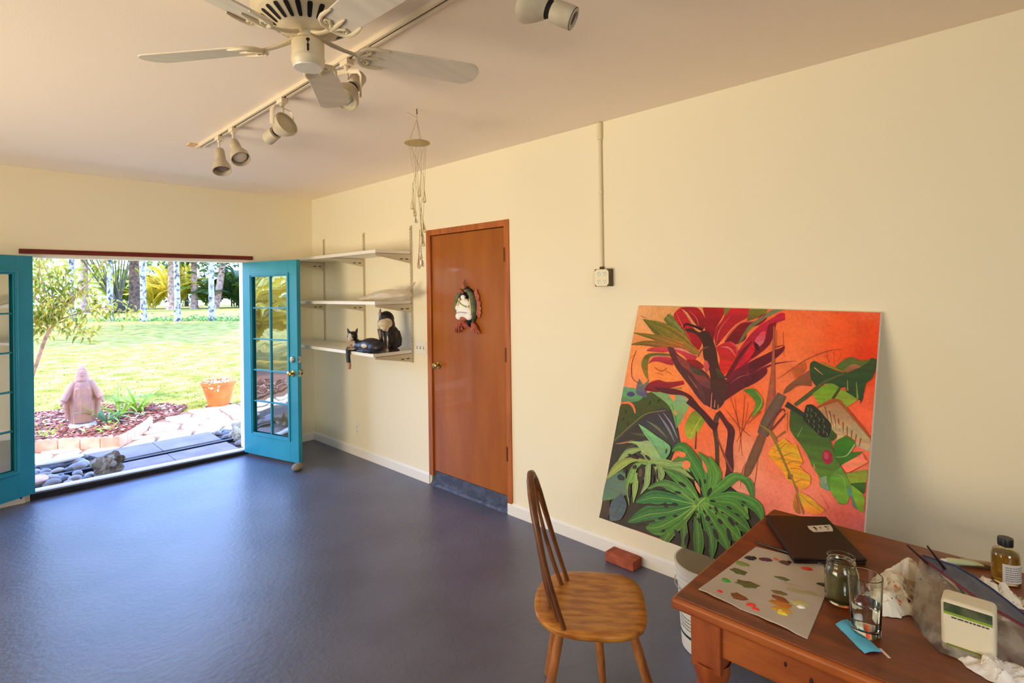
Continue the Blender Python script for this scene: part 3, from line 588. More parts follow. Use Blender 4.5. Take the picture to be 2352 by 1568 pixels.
# ---------------------------------------------------------------- carved ornament on the wooden door
t = thing('door_ornament', 'carved plaque of a white figure between two red-finned green fish, on the wooden door', 'wall ornament', (0.004, -2.588, 1.492))
GR = mat('green_painted_wood', (58, 74, 52), 0.5, col2=(110, 118, 84), scale=26); RD = mat('brick_red_paint', (158, 66, 44), 0.55, col2=(186, 108, 82), scale=40); CRM = mat('cream_belly_paint', (214, 190, 130), 0.5)
WHT = mat('white_robe_paint', (244, 242, 232), 0.5); BLK = mat('black_paint', (20, 16, 14), 0.5)
def O(cx, cy, d=0.0): return Vector((-d, -(cx - 575) / 10.45 / 203, -(cy - 784) / 10.45 / 294))
for s_, nm in ((1, 'fish'), (-1, 'fish')):
    def Q(cx, cy, d=0): return O(575 + s_ * (cx - 575), cy, d)
    f = MB(); f.tube([Q(548, 370, .024), Q(640, 400, .026), Q(735, 500, .028), Q(782, 680, .028), Q(782, 860, .026), Q(755, 1010, .022), Q(725, 1150, .016)], [.010, .021, .029, .031, .028, .022, .010], 12, flat=0.8); fb = f.build('fish', GR, t, label='green fish')
    f = MB(); f.tube([Q(700, 560, .042), Q(735, 720, .046), Q(738, 880, .044), Q(715, 1040, .036)], [.006, .012, .012, .006], 8, flat=.6); f.build('belly', CRM, fb)
    for e in ((612, 405), ): MB().blob(Q(*e, .048), (.005, .005, .005), 0, 0, 2).build('eye', CRM, fb)
    f = MB(); ed = [(770, 370), (815, 360), (825, 440), (868, 510), (860, 600), (905, 680), (885, 750), (912, 800), (895, 870), (908, 920), (875, 960), (890, 1010), (845, 1040)]
    inn = [(760, 480)] * 3 + [(800, 600)] * 3 + [(815, 760)] * 4 + [(800, 920)] * 3
    V = [Q(*p, .012) for p in ed] + [Q(*p, .026) for p in inn] + [Q(*p, .006) for p in ed]; k = len(ed)
    f.add(V, [(i, i + 1, k + i + 1, k + i) for i in range(k - 1)] + [(i + 1, i, 2 * k + i, 2 * k + i + 1) for i in range(k - 1)]); f.build('back_fin', RD, fb, smooth=False)
    f = MB()
    for j, (ex, ey) in enumerate(((700, 1330), (770, 1395), (835, 1410), (880, 1390))):
        f.tube([Q(722, 1130, .02), Q((722 + ex) / 2 + 8, (1130 + ey) / 2 - 30, .026), Q(ex, ey, .018)], [.008, .014, .009], 8, flat=.6)
    f.build('tail', RD, fb)
    f = MB(); f.tube([Q(690, 610, .05), Q(650, 590, .056), Q(640, 640, .054), Q(690, 690, .05)], [.006, .007, .006, .004], 8); f.build('side_fin', CRM, fb)
f = MB(); f.tube([O(545, 330, .024), O(520, 230, .03), O(545, 120, .02)], [.014, .012, .004], 10); f.tube([O(510, 300, .02), O(500, 200, .02)], [.010, .004], 8); f.tube([O(480, 450, .05), O(525, 375, .056), O(575, 450, .05)], [.006, .014, .006], 8); f.build('red_crest', RD, t)
f = MB(); f.blob(O(566, 545, .05), (.018, .023, .020), 31, .03, 3); f.blob(O(590, 690, .045), (.030, .062, .034), 32, .05, 3); f.blob(O(570, 900, .04), (.032, .088, .052), 33, .05, 3); f.blob(O(440, 800, .055), (.02, .022, .025), 34, .05, 2); f.blob(O(450, 1000, .045), (.024, .036, .030), 35, .05, 2); f.blob(O(690, 1000, .045), (.024, .036, .030), 36, .05, 2)
fg = f.build('white_figure', WHT, t); remesh(fg, 0.003, 2)
f = MB(); f.tube([O(490, 640, .074), O(580, 700, .080), O(690, 780, .07)], .004, 6); f.build('sash', mat('green_sash', (150, 160, 60), 0.5), t)
f = MB(); f.tube([O(450, 930, .08), O(560, 890, .095), O(700, 915, .08)], .003, 6); f.build('robe_fold', mat('lilac_line', (190, 170, 190), 0.5), t)
f = MB(); f.blob(O(555, 1060, .045), (.026, .034, .024), 37, .05, 3)
for ex in (440, 490, 550, 610, 660): f.tube([O(555, 1060, .05), O((555 + ex) / 2, 1150, .055), O(ex, 1270, .03)], [.014, .018, .007], 8, flat=.6)
f.build('red_base', RD, t)
MB().prism([(-.10, -.20), (.10, -.20), (.125, 0), (.10, .17), (0, .22), (-.10, .17), (-.125, 0)], .006, frame((-1, 0, 0), (0, 0, 0)) @ Matrix.Rotation(PI / 2, 4, 'Z') if False else Matrix(((0, 0, -1, 0), (-.62, 0, 0, 0), (0, .75, 0, 0), (0, 0, 0, 1)))).build('back_board', BLK, t, smooth=False)

# ================================================================ the garden
LAWN = mat('sunlit_lawn', (118, 112, 22), 0.9, col2=(182, 160, 78), scale=2.4, detail=8, bump=0.6, bscale=14, contrast=(0.36, 0.62), bdist=0.03, spec=0.1)
struct('lawn', MB().box2((-45, 0.14, -0.25), (75, 140, -0.05)), LAWN, 'sunlit yellow green lawn beyond the doorway', 'lawn')
rnd = random.Random(11)
# grass blades on the nearer lawn
V = []; F = []
for i in range(34000):
    y = 2.3 + 13.0 * rnd.random() ** 1.5; x = rnd.uniform(-2.6 - (y - 2) * 0.75, 0.9 + (y - 2) * 0.62)
    if x < -0.55 and y < 4.3: continue
    if y < 3.0 + 0.1 * x and x > -.6: continue
    a = rnd.uniform(0, 2 * PI); h = rnd.uniform(.012, .036); wd = rnd.uniform(.004, .009) * (1 + y * .06); b0 = len(V)
    V += [(x - wd * math.cos(a), y - wd * math.sin(a), -.052), (x + wd * math.cos(a), y + wd * math.sin(a), -.052), (x + rnd.uniform(-.04, .04), y + rnd.uniform(-.04, .04), -.05 + h)]; F.append((b0, b0 + 1, b0 + 2))
g = MB(); g.v = V; g.f = F; g.mi = [0] * len(F)
o = g.build('grass', mat('grass_blades', (120, 124, 16), 0.7, col2=(190, 170, 74), scale=3.5, contrast=(.38, .6), thin=0.35), smooth=False); tag(o, 'short yellow green grass of the near lawn', 'grass', kind='stuff')

# ---------------------------------------------------------------- paving, drain, river stones
SLAB = mat('lilac_grey_slate', (122, 104, 104), 0.7, col2=(148, 128, 126), scale=4, detail=8, bump=0.25, bscale=16, bdist=0.006)
pv = thing('doorstep_paving', 'smooth lilac grey slate slabs in two rows outside the garden doorway', 'paving', (0, 0, 0), kind='structure')
for q in (((-1.848, 1.268), (-1.268, 1.270), (-1.272, 0.772), (-1.700, 0.742)), ((-1.262, 1.270), (-0.680, 1.279), (-0.704, 0.785), (-1.266, 0.772)), ((-1.715, 0.612), (-1.273, 0.622), (-1.279, 0.125), (-1.76, 0.125)), ((-1.267, 0.622), (-0.700, 0.645), (-0.706, 0.125), (-1.273, 0.125))):
    MB().prism([p for p in q][::-1], 0.035, Matrix.Translation((0, 0, -0.034))).build('slate_slab', SLAB, pv, smooth=False, bevel=0.002)
BED = mat('dark_gravel_bed', (58, 52, 54), 0.9, col2=(92, 84, 84), scale=40, bump=0.6, bscale=60)
struct('drain_bed', MB().box2((-4.5, 0.14, -0.06), (3.2, 1.50, -0.030)), BED, 'dark gravel bed under the slabs and river stones', 'gravel bed')
dr = MB(); dr.add([(-2.26, .640, .002), (-0.45, .712, .002), (-0.45, .760, .002), (-2.26, .690, .002), (-2.26, .640, -.05), (-0.45, .712, -.05), (-0.45, .760, -.05), (-2.26, .690, -.05)], [(0, 1, 2, 3), (4, 5, 1, 0), (6, 7, 3, 2), (7, 4, 0, 3), (5, 6, 2, 1)])
o = struct('drain_channel', dr, mat('black_drain_channel', (20, 19, 26), 0.5), 'straight black drain channel between the two rows of slabs', 'drain')
MB().box((-1.35, .777, 0.0), (1.9, 0.006, 0.006), Matrix.Rotation(0.04, 3, 'Z')).build('drain_rim', BLACK, o, smooth=False)
ROCKG = [mat('grey_river_stone', (112, 106, 112), 0.6, col2=(140, 132, 134), scale=9, bump=.1, bscale=40), mat('lilac_river_stone', (146, 138, 146), 0.6, col2=(168, 158, 160), scale=9, bump=.1, bscale=40), mat('dark_river_stone', (84, 80, 90), 0.55, col2=(108, 102, 108), scale=9)]
stones = [(-2.243, 1.101, 0.04), (-2.253, 0.929, 0.045), (-2.265, 0.812, 0.035), (-2.194, 0.869, 0.055), (-2.115, 0.80, 0.057), (-2.035, 0.775, 0.047), (-1.97, 0.79, 0.075), (-1.91, 0.903, 0.065), (-1.895, 1.152, 0.064), (-2.208, 0.745, 0.05), (-2.183, 0.543, 0.073), (-2.10, 0.471, 0.06), (-2.199, 0.395, 0.067), (-2.038, 0.388, 0.06), (-1.978, 0.279, 0.062), (-1.858, 0.262, 0.069), (-2.10, .30, .05), (-2.24, .24, .055), (-2.00, .56, .055), (-1.93, .42, .05), (-2.12, .62, .04),
          (-0.634, 1.13, 0.055), (-0.53, 1.20, 0.055), (-0.579, 0.99, 0.06), (-0.624, 0.88, 0.05), (-0.50, 0.90, 0.049), (-0.638, 0.265, 0.045), (-0.619, 0.50, 0.05), (-0.38, 1.18, 0.06), (-0.46, 1.07, 0.055), (-0.56, 0.36, 0.05), (-0.53, .56, .06), (-0.45, .42, .05), (-0.52, .22, .05), (-1.93, 1.03, .055), (-2.00, 1.22, .05), (-2.16, 1.25, .05), (-0.34, .95, .06), (-0.30, .55, .06)]
rstones = []
for i, (x, y, r) in enumerate(stones):
    rs = random.Random(i); o = MB().blob((0, 0, 0), (r, r * rs.uniform(.68, .9), r * rs.uniform(.5, .65)), i, 0.10, 3, 1.0).build('river_stone', ROCKG[i % 3])
    o.location = (x, y, -0.012 + r * .15); o.rotation_euler = (rs.uniform(-.15, .15), rs.uniform(-.15, .15), rs.uniform(0, 3.1))
    o['rs'] = i; rstones.append((o, x, y, i % 3))
ORD = ('first', 'second', 'third', 'fourth', 'fifth', 'sixth', 'seventh', 'eighth', 'ninth', 'tenth', 'eleventh', 'twelfth', 'thirteenth', 'fourteenth', 'fifteenth')
for left in (True, False):
    for back_ in (True, False):
        for ci, cn in enumerate(('grey', 'pale lilac', 'dark grey')):
            row = sorted([q for q in rstones if (q[1] < -1.3) == left and (q[2] > .70) == back_ and q[3] == ci], key=lambda q: q[1])
            for k, q in enumerate(row):
                tag(q[0], f"{ORD[k]} {cn} river stone from the left, {'behind' if back_ else 'before'} the drain, {'left' if left else 'right'} of the slabs", 'stone', 'river stones in the drain bed'); del q[0]['rs']
o = MB().blob((0, 0, 0), (.19, .085, .030), 50, .06, 3, 1.0).build('flat_stone', mat('pale_flat_stone', (206, 198, 202), 0.7, col2=(222, 212, 206), scale=6, bump=.15, bscale=30)); o.location = (-2.06, 1.075, .035); o.rotation_euler = (0, 0, .12); tag(o, 'long pale flat stone lying on the river stones', 'stone')
o = MB().blob((0, 0, 0), (.10, .12, .035), 51, .12, 3, 1.0).build('flat_stone', mat('pinkish_stone', (196, 150, 138), 0.75, col2=(214, 172, 158), scale=7, bump=.15, bscale=30)); o.location = (-2.30, .50, .03); tag(o, 'pinkish flat stone against the doorway jamb', 'stone')
CRAG = mat('weathered_crag', (150, 142, 130), 0.85, col2=(88, 74, 52), scale=9, detail=8, bump=0.9, bscale=22, bdist=0.02, contrast=(.42, .58))
def crag(loc, sc, seed, label, m_, rz=0):
    b = MB().blob((0, 0, 0), sc, seed, 0.42, 4, 1.7, flat=-sc[2] * .82); V = []
    for p in b.v:
        p = Vector(p); k = noise.noise(p * 26 + Vector((seed, 0, 0))) * .012; c_ = noise.cell(p * 14 + Vector((0, seed, 0))) * .012
        V.append(p * (1 + (k + c_) / max(p.length, .03)))
    b.v = [tuple(p) for p in V]; o = b.build('rough_rock', m_, ang=25); o.location = loc; o.rotation_euler = (0, 0, rz); tag(o, label, 'rock'); return o
crag((-1.795, 0.33, 0.085), (.118, .095, .092), 61, 'craggy brown and pale rock propped on the sill strip at the left of the doorway', CRAG, .4)
crag((-0.55, 0.70, 0.075), (.085, .085, .105), 64, 'craggy pale rock beside the right jamb of the doorway', mat('pale_crag', (206, 198, 182), 0.85, col2=(150, 140, 126), scale=9, detail=8, bump=.8, bscale=22, bdist=.02), 1.0)

# flagstones in the sun
def inside(p, poly):
    c = False; n = len(poly); j = n - 1
    for i in range(n):
        if (poly[i][1] > p[1]) != (poly[j][1] > p[1]) and p[0] < (poly[j][0] - poly[i][0]) * (p[1] - poly[i][1]) / (poly[j][1] - poly[i][1]) + poly[i][0]: c = not c
        j = i
    return c
BEDP = [(-6.0, 2.15), (-2.2, 2.02), (-1.84, 1.80), (-1.52, 1.48), (-1.12, 2.06), (-0.95, 2.55), (-0.62, 2.78), (-0.36, 3.3), (-0.88, 4.2), (-1.98, 4.4), (-6.0, 5.0)]
FLG = [mat('warm_flagstone', (214, 196, 170), 0.85, col2=(232, 218, 196), scale=4, bump=.3, bscale=18), mat('pink_flagstone', (218, 188, 166), 0.85, col2=(234, 212, 194), scale=4, bump=.3, bscale=18)]
fs = thing('stone_paving', 'sunlit pale flagstone path between the slate slabs and the lawn', 'paving', (0, 0, -.02), kind='structure')
struct_ = MB().box2((-6, 1.285, -0.08), (3.5, 2.9, -0.036)).build('joint_sand', mat('sandy_joint', (118, 78, 54), 0.95, col2=(140, 98, 70), scale=20), fs, smooth=False, world=True)
cols, rows = 27, 6; gp = {}
for i in range(cols + 1):
    for j in range(rows + 1):
        gp[i, j] = (-5.6 + i * .335 + rnd.uniform(-.09, .09) + .15 * (j % 2), (1.30 + j * .275 + (rnd.uniform(-.06, .06) if j else 0)))
for i in range(cols):
    for j in range(rows):
        q = [gp[i, j], gp[i + 1, j], gp[i + 1, j + 1], gp[i, j + 1]]; cx, cy = sum(p[0] for p in q) / 4, sum(p[1] for p in q) / 4
        if inside((cx, cy), BEDP) or sum(inside(p, BEDP) for p in q) > 1: continue
        pts = []
        for k in range(4):
            a, b_ = Vector(q[k]), Vector(q[(k + 1) % 4])
            for t_ in (.12, .5, .88):
                p = a.lerp(b_, t_); c_ = Vector((cx, cy)); p = c_ + (p - c_) * rnd.uniform(.84, .92); pts.append((p.x, p.y))
        MB().prism(pts, .03 + rnd.uniform(0, .012), Matrix.Translation((0, 0, -.035))).build('flagstone', FLG[(i + j) % 2], fs, smooth=False, bevel=0.006)
# mulch, edging tiles
mb = MB().prism([(p[0], p[1]) for p in BEDP], .06, Matrix.Translation((0, 0, -.07)))
struct('flower_bed', mb, mat('bark_mulch_ground', (112, 62, 44), 0.95, col2=(150, 96, 70), scale=22, bump=.8, bscale=40, bdist=.02), 'reddish bark mulch bed around the statue', 'flower bed')
ch = MB()
for i in range(3600):
    while True:
        p = (rnd.uniform(-4.8, -.4), rnd.uniform(1.5, 4.6))
        if inside(p, BEDP): break
    a = Matrix.Rotation(rnd.uniform(0, 3.1), 3, 'Z') @ Matrix.Rotation(rnd.uniform(-.5, .5), 3, 'X') @ Matrix.Rotation(rnd.uniform(-.4, .4), 3, 'Y')
    ch.cur = rnd.choice((0, 0, 1, 2)); ch.box((p[0], p[1], -.005 + rnd.uniform(0, .015)), (rnd.uniform(.03, .075), rnd.uniform(.012, .03), .008), a)
o = ch.build('bark_mulch', [mat('red_bark', (150, 78, 58), .9), mat('pale_bark', (224, 186, 160), .9), mat('brown_bark', (96, 56, 38), .9)], smooth=False); tag(o, 'loose red and pale bark chips around the statue', 'bark mulch', kind='stuff')
TC = mat('terracotta_edging', (226, 150, 116), 0.8, col2=(240, 178, 146), scale=8, bump=.2, bscale=40)
ed = thing('bed_edging', 'scalloped terracotta edging tiles curving around the mulch bed', 'edging', (0, 0, -.03))
line = [(-2.62, 2.02), (-2.40, 1.98), (-2.18, 1.92), (-2.0, 1.82), (-1.83, 1.68), (-1.68, 1.52), (-1.53, 1.42), (-1.43, 1.53), (-1.335, 1.68), (-1.245, 1.83), (-1.165, 1.98), (-1.09, 2.13), (-1.02, 2.30)]
for i in range(len(line) - 1):
    a, b_ = Vector((*line[i], 0)), Vector((*line[i + 1], 0)); d = b_ - a; L = d.length * .97; d.normalize(); nrm = Vector((-d.y, d.x, 0)); ol = [(0, -.04), (L, -.04)]
    ns = 3
    for k in range(ns, 0, -1):
        for an in (0, 45, 90, 135, 180): ol.append(((k - .5) * L / ns + L / ns * .5 * math.cos(math.radians(an)), .100 + .026 * math.sin(math.radians(an))))
    MB().prism(ol, .035, Matrix(((d.x, 0, nrm.x, a.x), (d.y, 0, nrm.y, a.y), (0, 1, 0, 0), (0, 0, 0, 1)))).build('edging_tile', TC, ed, smooth=False, bevel=.003)

# ---------------------------------------------------------------- statue
st = thing('garden_statue', 'weathered pinkish statue of a veiled robed figure with open hands, standing in the mulch bed', 'statue', (-1.645, 2.88, -0.03))
cq = (Vector((-2.81, -5.77, 0)) - Vector((-1.645, 2.88, 0))).normalized(); sx_ = Vector((-cq.y, cq.x, 0))          # front of the figure and its side
def S(r_, u_, f_): return sx_ * r_ + up * u_ + cq * f_
M3 = Matrix(((sx_.x, cq.x, 0, 0), (sx_.y, cq.y, 0, 0), (0, 0, 1, 0), (0, 0, 0, 1)))
b = MB(); b.lathe([(0.0, 0.06), (.112, .06), (.118, .12), (.125, .22), (.132, .32), (.130, .40), (.118, .48), (.102, .55), (.076, .595), (.05, .615), (0, .62)], 48, M3, ring=lambda an, z: (1.0 + .05 * math.sin(an * 11) * max(0, 1 - z * 1.4)) * (1 - .28 * abs(math.sin(an))), caps=False)
b.tube([S(0, .59, -.01), S(0, .65, -.012), S(0, .705, -.01), S(0, .75, -.004), S(0, .785, 0)], [.080, .066, .056, .040, .010], 14)
b.blob(S(0, .688, .034), (.027, .024, .042), 73, .02, 2); b.blob(S(0, .686, .056), (.004, .006, .010), 74, 0, 2); b.tube([S(-.012, .664, .064), S(.012, .664, .064)], [.004, .004], 6)
for s_ in (-1, 1):
    b.tube([S(s_ * .070, .575, .0), S(s_ * .118, .49, .02), S(s_ * .160, .41, .045), S(s_ * .188, .36, .075)], [.046, .042, .040, .034], 12)
    b.tube([S(s_ * .188, .362, .075), S(s_ * .203, .325, .095), S(s_ * .200, .300, .102)], [.022, .019, .008], 8)
    b.tube([S(s_ * .120, .47, -.01), S(s_ * .150, .37, .0), S(s_ * .155, .27, .0), S(s_ * .135, .15, .0), S(s_ * .118, .08, 0)], [.034, .040, .036, .026, .012], 10)
for k, x in enumerate((-.085, -.06, -.035, -.01, .015, .04, .065, .09)): b.tube([S(x * .8, .50, .075), S(x, .30, .098 - abs(x) * .3), S(x * .9, .07, .094 - abs(x) * .3)], [.006, .011, .012], 6)
o = b.build('robed_figure', mat('weathered_terracotta_statue', (178, 130, 104), 0.85, col2=(168, 124, 112), scale=9, detail=8, bump=.35, bscale=40, contrast=(.4, .6)), st); remesh(o, .007, 2)
b = MB(); b.lathe([(0, -.03), (.155, -.03), (.150, .035), (.125, .06), (0, .065)], 28, M3, caps=False, ring=lambda an, z: 1 + .04 * math.sin(an * 5)); b.build('plinth', mat('grey_cast_plinth', (170, 162, 168), .9, col2=(196, 186, 186), scale=12, bump=.4, bscale=40), st)

# ---------------------------------------------------------------- strap-leaved plants, small weeds
LIL = [mat('strap_leaf_green', (104, 142, 30), 0.45, col2=(160, 178, 50), scale=5, thin=.35), mat('strap_leaf_dark', (66, 104, 60), 0.45, col2=(112, 146, 70), scale=5, thin=.3)]
def strap(mb, base, az, L, lift, wd, droop, n=9):
    V = []; d = Vector((math.cos(az), math.sin(az), 0)); sd_ = Vector((-d.y, d.x, 0))
    for i in range(n):
        t_ = i / (n - 1); r_ = L * (t_ * .75 + .1 * t_ * t_); z = lift * t_ - droop * t_ ** 2.4; w_ = wd * (min(1, .45 + 2.2 * t_) if t_ < .5 else max(.04, 1 - ((t_ - .5) / .5) ** 2)); p = Vector(base) + d * r_ + Vector((0, 0, z))
        V += [p - sd_ * w_ + Vector((0, 0, w_ * .5)), p, p + sd_ * w_ + Vector((0, 0, w_ * .5))]
    mb.add(V, [(i * 3 + k, i * 3 + k + 1, i * 3 + k + 4, i * 3 + k + 3) for i in range(n - 1) for k in (0, 1)])
for (x, y, n, sc, mi, lab) in ((-1.40, 2.84, 15, .9, 1, 'dark strap-leaved plant beside the statue'), (-1.20, 3.20, 17, 1.1, 0, 'yellow green strap-leaved plant in the middle of the bed'), (-0.97, 3.33, 26, 1.15, 0, 'wide drooping strap-leaved plant at the lawn edge')):
    t = thing('strap_leaf_plant', lab, 'plant', (x, y, -.02), group='strap-leaved plants in the mulch bed')
    for k in range(n):
        az = k * 2.4 + rnd.uniform(-.3, .3); q = MB(); L = sc * rnd.uniform(.32, .52)
        strap(q, (.02 * math.cos(az), .02 * math.sin(az), 0), az, L, sc * rnd.uniform(.28, .52), rnd.uniform(.012, .019), sc * rnd.uniform(.10, .42)); q.build('leaf', LIL[mi if k % 4 else 0], t)
def leafmesh(L=1.0, wd=.42, fold=.18, curl=.12):
    V = []; n = 5
    for i in range(n):
        t_ = i / (n - 1); w_ = wd * .5 * math.sin(PI * min(1, t_ * .92 + .06)) ** .8 if 0 < t_ < 1 else .01
        z = -curl * t_ * t_; V += [(t_ * L, -w_ * L, z + w_ * fold), (t_ * L, 0, z), (t_ * L, w_ * L, z + w_ * fold)]
    return V, [(i * 3 + k, i * 3 + k + 1, i * 3 + k + 4, i * 3 + k + 3) for i in range(n - 1) for k in (0, 1)]
def scatter_leaves(mb, n, sampler, size, r_):
    lv, lf = leafmesh()
    for i in range(n):
        p, s_ = sampler(), r_.uniform(*size); R3 = Matrix.Rotation(r_.uniform(0, 2 * PI), 3, 'Z') @ Matrix.Rotation(r_.uniform(-.6, .9), 3, 'Y') @ Matrix.Rotation(r_.uniform(-.7, .7), 3, 'X')
        mb.add([R3 @ (Vector(v) * s_) + p for v in lv], lf)
WEED = mat('weed_green', (130, 170, 30), .5, col2=(196, 206, 80), scale=9, thin=.35)
for (x, y, n, lab) in ((-2.02, 2.62, 46, 'low leafy weed at the foot of the statue'), (-2.28, 3.1, 60, 'low leafy weed at the left of the bed by the teal door'), (-1.50, 2.35, 30, 'low leafy weed in front of the strap-leaved plants')):
    t = MB(); scatter_leaves(t, n, lambda: Vector((rnd.gauss(0, .09), rnd.gauss(0, .09), abs(rnd.gauss(0, .05)))), (.04, .08), rnd); o = thing('weed', lab, 'plant', (x, y, -.01)); t.build('foliage', WEED, o, kind='stuff')

# ---------------------------------------------------------------- terracotta pot
t = thing('terracotta_pot', 'orange terracotta flower pot with small pale leaves, at the lawn edge', 'flower pot', (-0.03, 2.98, -.05), rz=.3)
POT = mat('orange_terracotta', (220, 120, 48), 0.75, col2=(200, 96, 40), scale=6, bump=.15, bscale=30)
MB().lathe([(0, .012), (.128, .012), (.135, .03), (.222, .335), (.236, .338), (.242, .385), (.226, .388), (.218, .345), (.0, .335)], 40, caps=False).build('pot_body', POT, t)
MB().lathe([(0, 0), (.165, 0), (.178, .022), (.170, .022), (.155, .010), (0, .010)], 36, caps=False).build('saucer', mat('dark_red_saucer', (120, 54, 40), .8), t)
MB().lathe([(0, .352), (.20, .350), (.216, .345)], 28, caps=False).build('potting_soil', mat('potting_soil', (70, 48, 34), .95), t)
q = MB(); scatter_leaves(q, 130, lambda: Vector((rnd.uniform(-.2, .2), rnd.uniform(-.2, .2), .37 + abs(rnd.gauss(0, .02)))), (.03, .06), rnd); scatter_leaves(q, 40, lambda: Vector((-.16 + rnd.gauss(0, .06), -.17 + rnd.gauss(0, .05), .34 + rnd.gauss(0, .03))), (.03, .055), rnd); q.build('foliage', mat('pale_variegated_leaf', (206, 204, 96), .5, col2=(240, 236, 200), scale=14, thin=.3), t, kind='stuff')

# ---------------------------------------------------------------- shrub by the doorway
t = thing('flowering_shrub', 'loose yellow green leafy shrub with one yellow flower, outside at the left of the doorway', 'shrub', (-2.0, 5.65, -.05))
BARK = mat('tan_shrub_bark', (178, 130, 96), .85, col2=(140, 96, 70), scale=14)
b0 = Vector((-2.0, 5.65, -.05)); fork = Vector((-1.63, 5.27, 1.35))
tm = MB(); tm.tube([b0 - b0, Vector((-1.90, 5.55, .40)) - b0, Vector((-1.76, 5.40, .95)) - b0, fork - b0], [.034, .03, .026, .024], 8); tm.build('trunk', BARK, t)
ends = []
for k in range(15):
    e = Vector((rnd.uniform(-2.35, -.72), 0, rnd.uniform(.95, 2.75))); e.y = 5.1 - (e.x + 1.5) * .95 + rnd.uniform(-.45, .45); st0 = fork.lerp(Vector((-1.76, 5.40, .95)), rnd.uniform(0, .6)); mid = st0.lerp(e, .5) + Vector((rnd.uniform(-.1, .1), 0, rnd.uniform(-.05, .18)))
    MB().tube([st0 - b0, mid - b0, e - b0], [.014, .009, .004], 6).build('branch', BARK, t); ends += [(st0.lerp(mid, .6), mid), (mid, e), (mid, e)]
LV, LF = leafmesh(.105, 3.2); LF2 = leafmesh(.105, .45)
lm = MB(); lm.add(*LF2); proto = lm.build('leaf', mat('shrub_leaf', (104, 112, 22), .4, col2=(206, 176, 66), scale=5.5, thin=.35, contrast=(.38, .64)), t); first = True
stuff = MB()
for k in range(1150):
    a, e = rnd.choice(ends); p = a.lerp(e, rnd.random()) + Vector((rnd.gauss(0, .09), rnd.gauss(0, .09), rnd.gauss(0, .08))) - b0; s_ = rnd.uniform(.45, .95); R3 = Matrix.Rotation(rnd.uniform(0, 2 * PI), 3, 'Z') @ Matrix.Rotation(rnd.uniform(-.4, 1.0), 3, 'Y') @ Matrix.Rotation(rnd.uniform(-.8, .8), 3, 'X')
    if k < 280:
        o = proto if first else proto.copy()
        if not first: C.objects.link(o); o.parent = t
        first = False; o.location = p; o.rotation_euler = R3.to_euler(); o.scale = (s_,) * 3
    else: stuff.add([R3 @ (Vector(v) * s_) + p for v in LF2[0]], LF2[1])
stuff.build('foliage', bpy.data.materials['shrub_leaf'], t, kind='stuff')
fl = MB(); fc = Vector((-1.82, 5.38, 1.90)) - b0
for k in range(7):
    a = k * 2 * PI / 7; R3 = frame(cc, fc).to_3x3() @ Matrix.Rotation(a, 3, 'Z') @ Matrix.Rotation(-.35, 3, 'Y'); fl.add([R3 @ (Vector(v) * 1.0) + fc for v in leafmesh(.075, .9, .1, -.1)[0]], LF2[1])
fl.build('flower', mat('yellow_petal', (250, 208, 10), .5, thin=.3), t)

# ---------------------------------------------------------------- palms and the trees beyond
TRK = mat('pale_palm_bark', (176, 166, 158), .8, col2=(64, 58, 58), scale=5.0, detail=9, contrast=(.47, .63), stretch=(1, 1, .8), bump=.2, bscale=9)
TRK2 = mat('pinkish_palm_bark', (176, 142, 120), .85, col2=(120, 84, 64), scale=3, detail=8, contrast=(.4, .65)); TRK3 = mat('brown_palm_bark', (112, 82, 58), .9, col2=(60, 42, 30), scale=4, detail=8)
def frond_mesh(L, nl, ll, wd, arch, droop, r_):
    """feathered palm leaf along +x: rib and two rows of leaflets"""
    mb = MB(); P = []
    for i in range(13):
        t_ = i / 12; P.append(Vector((L * (t_ - .18 * t_ * t_ * arch), 0, L * (arch * .55 * t_ - droop * t_ * t_))))
    mb.tube(P, [L * .012 * (1 - .8 * i / 12) + .002 for i in range(13)], 4)
    for i in range(nl):
        t_ = .12 + .88 * i / nl; f = t_ * 12; k = min(11, int(f)); p = P[k].lerp(P[k + 1], f - k); tg = (P[k + 1] - P[k]).normalized()
        for s_ in (-1, 1):
            l = ll * (.55 + .9 * math.sin(PI * min(1, t_ * .9 + .1)) * .6) * r_.uniform(.85, 1.1); d = (tg * .75 + Vector((0, s_, 0)) * .9 + Vector((0, 0, .15))).normalized(); e = p + d * l * .6 + Vector((0, 0, -.03 * l)); e2 = p + d * l + Vector((0, 0, -.32 * l)); w_ = tg * wd
            mb.add([p, e - w_, e + w_, e2], [(0, 1, 2), (1, 3, 2)])
    return mb
FR = {}
for nm, c1, c2 in (('dark', (40, 66, 22), (84, 104, 34)), ('mid', (96, 124, 36), (160, 170, 60)), ('gold', (196, 178, 30), (236, 210, 90)), ('palm', (92, 120, 52), (140, 158, 70))):
    FR[nm] = mat(nm + '_frond', c1, .5, col2=c2, scale=1.2, thin=.35)
palms = ((2.905, 40.32, 'farthest left pale palm trunk, half behind the shrub'), (4.505, 37.52, 'second pale palm trunk from the left, right of the shrub'), (5.849, 35.17, 'pale palm trunk near the brown one, third in the row'), (7.161, 32.88, 'straight pale palm trunk in the middle of the row'), (8.75, 31.7, 'pale palm trunk in front of the dark fronds'), (9.95, 29.6, 'pale palm trunk next to the open right teal door'))
rp = random.Random(3)
cf = MB()
for k in range(15):
    f = frond_mesh(4.4, 26, .85, .05, .55, .75, rp); a = k * 2.4; Rz = Matrix.Rotation(a, 4, 'Z') @ Matrix.Rotation(-.5 + .9 * (k / 15), 4, 'Y'); cf.add([Rz @ Vector(p) for p in f.v], f.f)
tm = MB(); tm.tube([(0, 0, -.1), (0, 0, .25), (0, 0, 1.2), (0.03, 0, 4), (0, 0, 8.5), (0, 0, 11.2)], [.26, .20, .17, .16, .15, .13], 18)
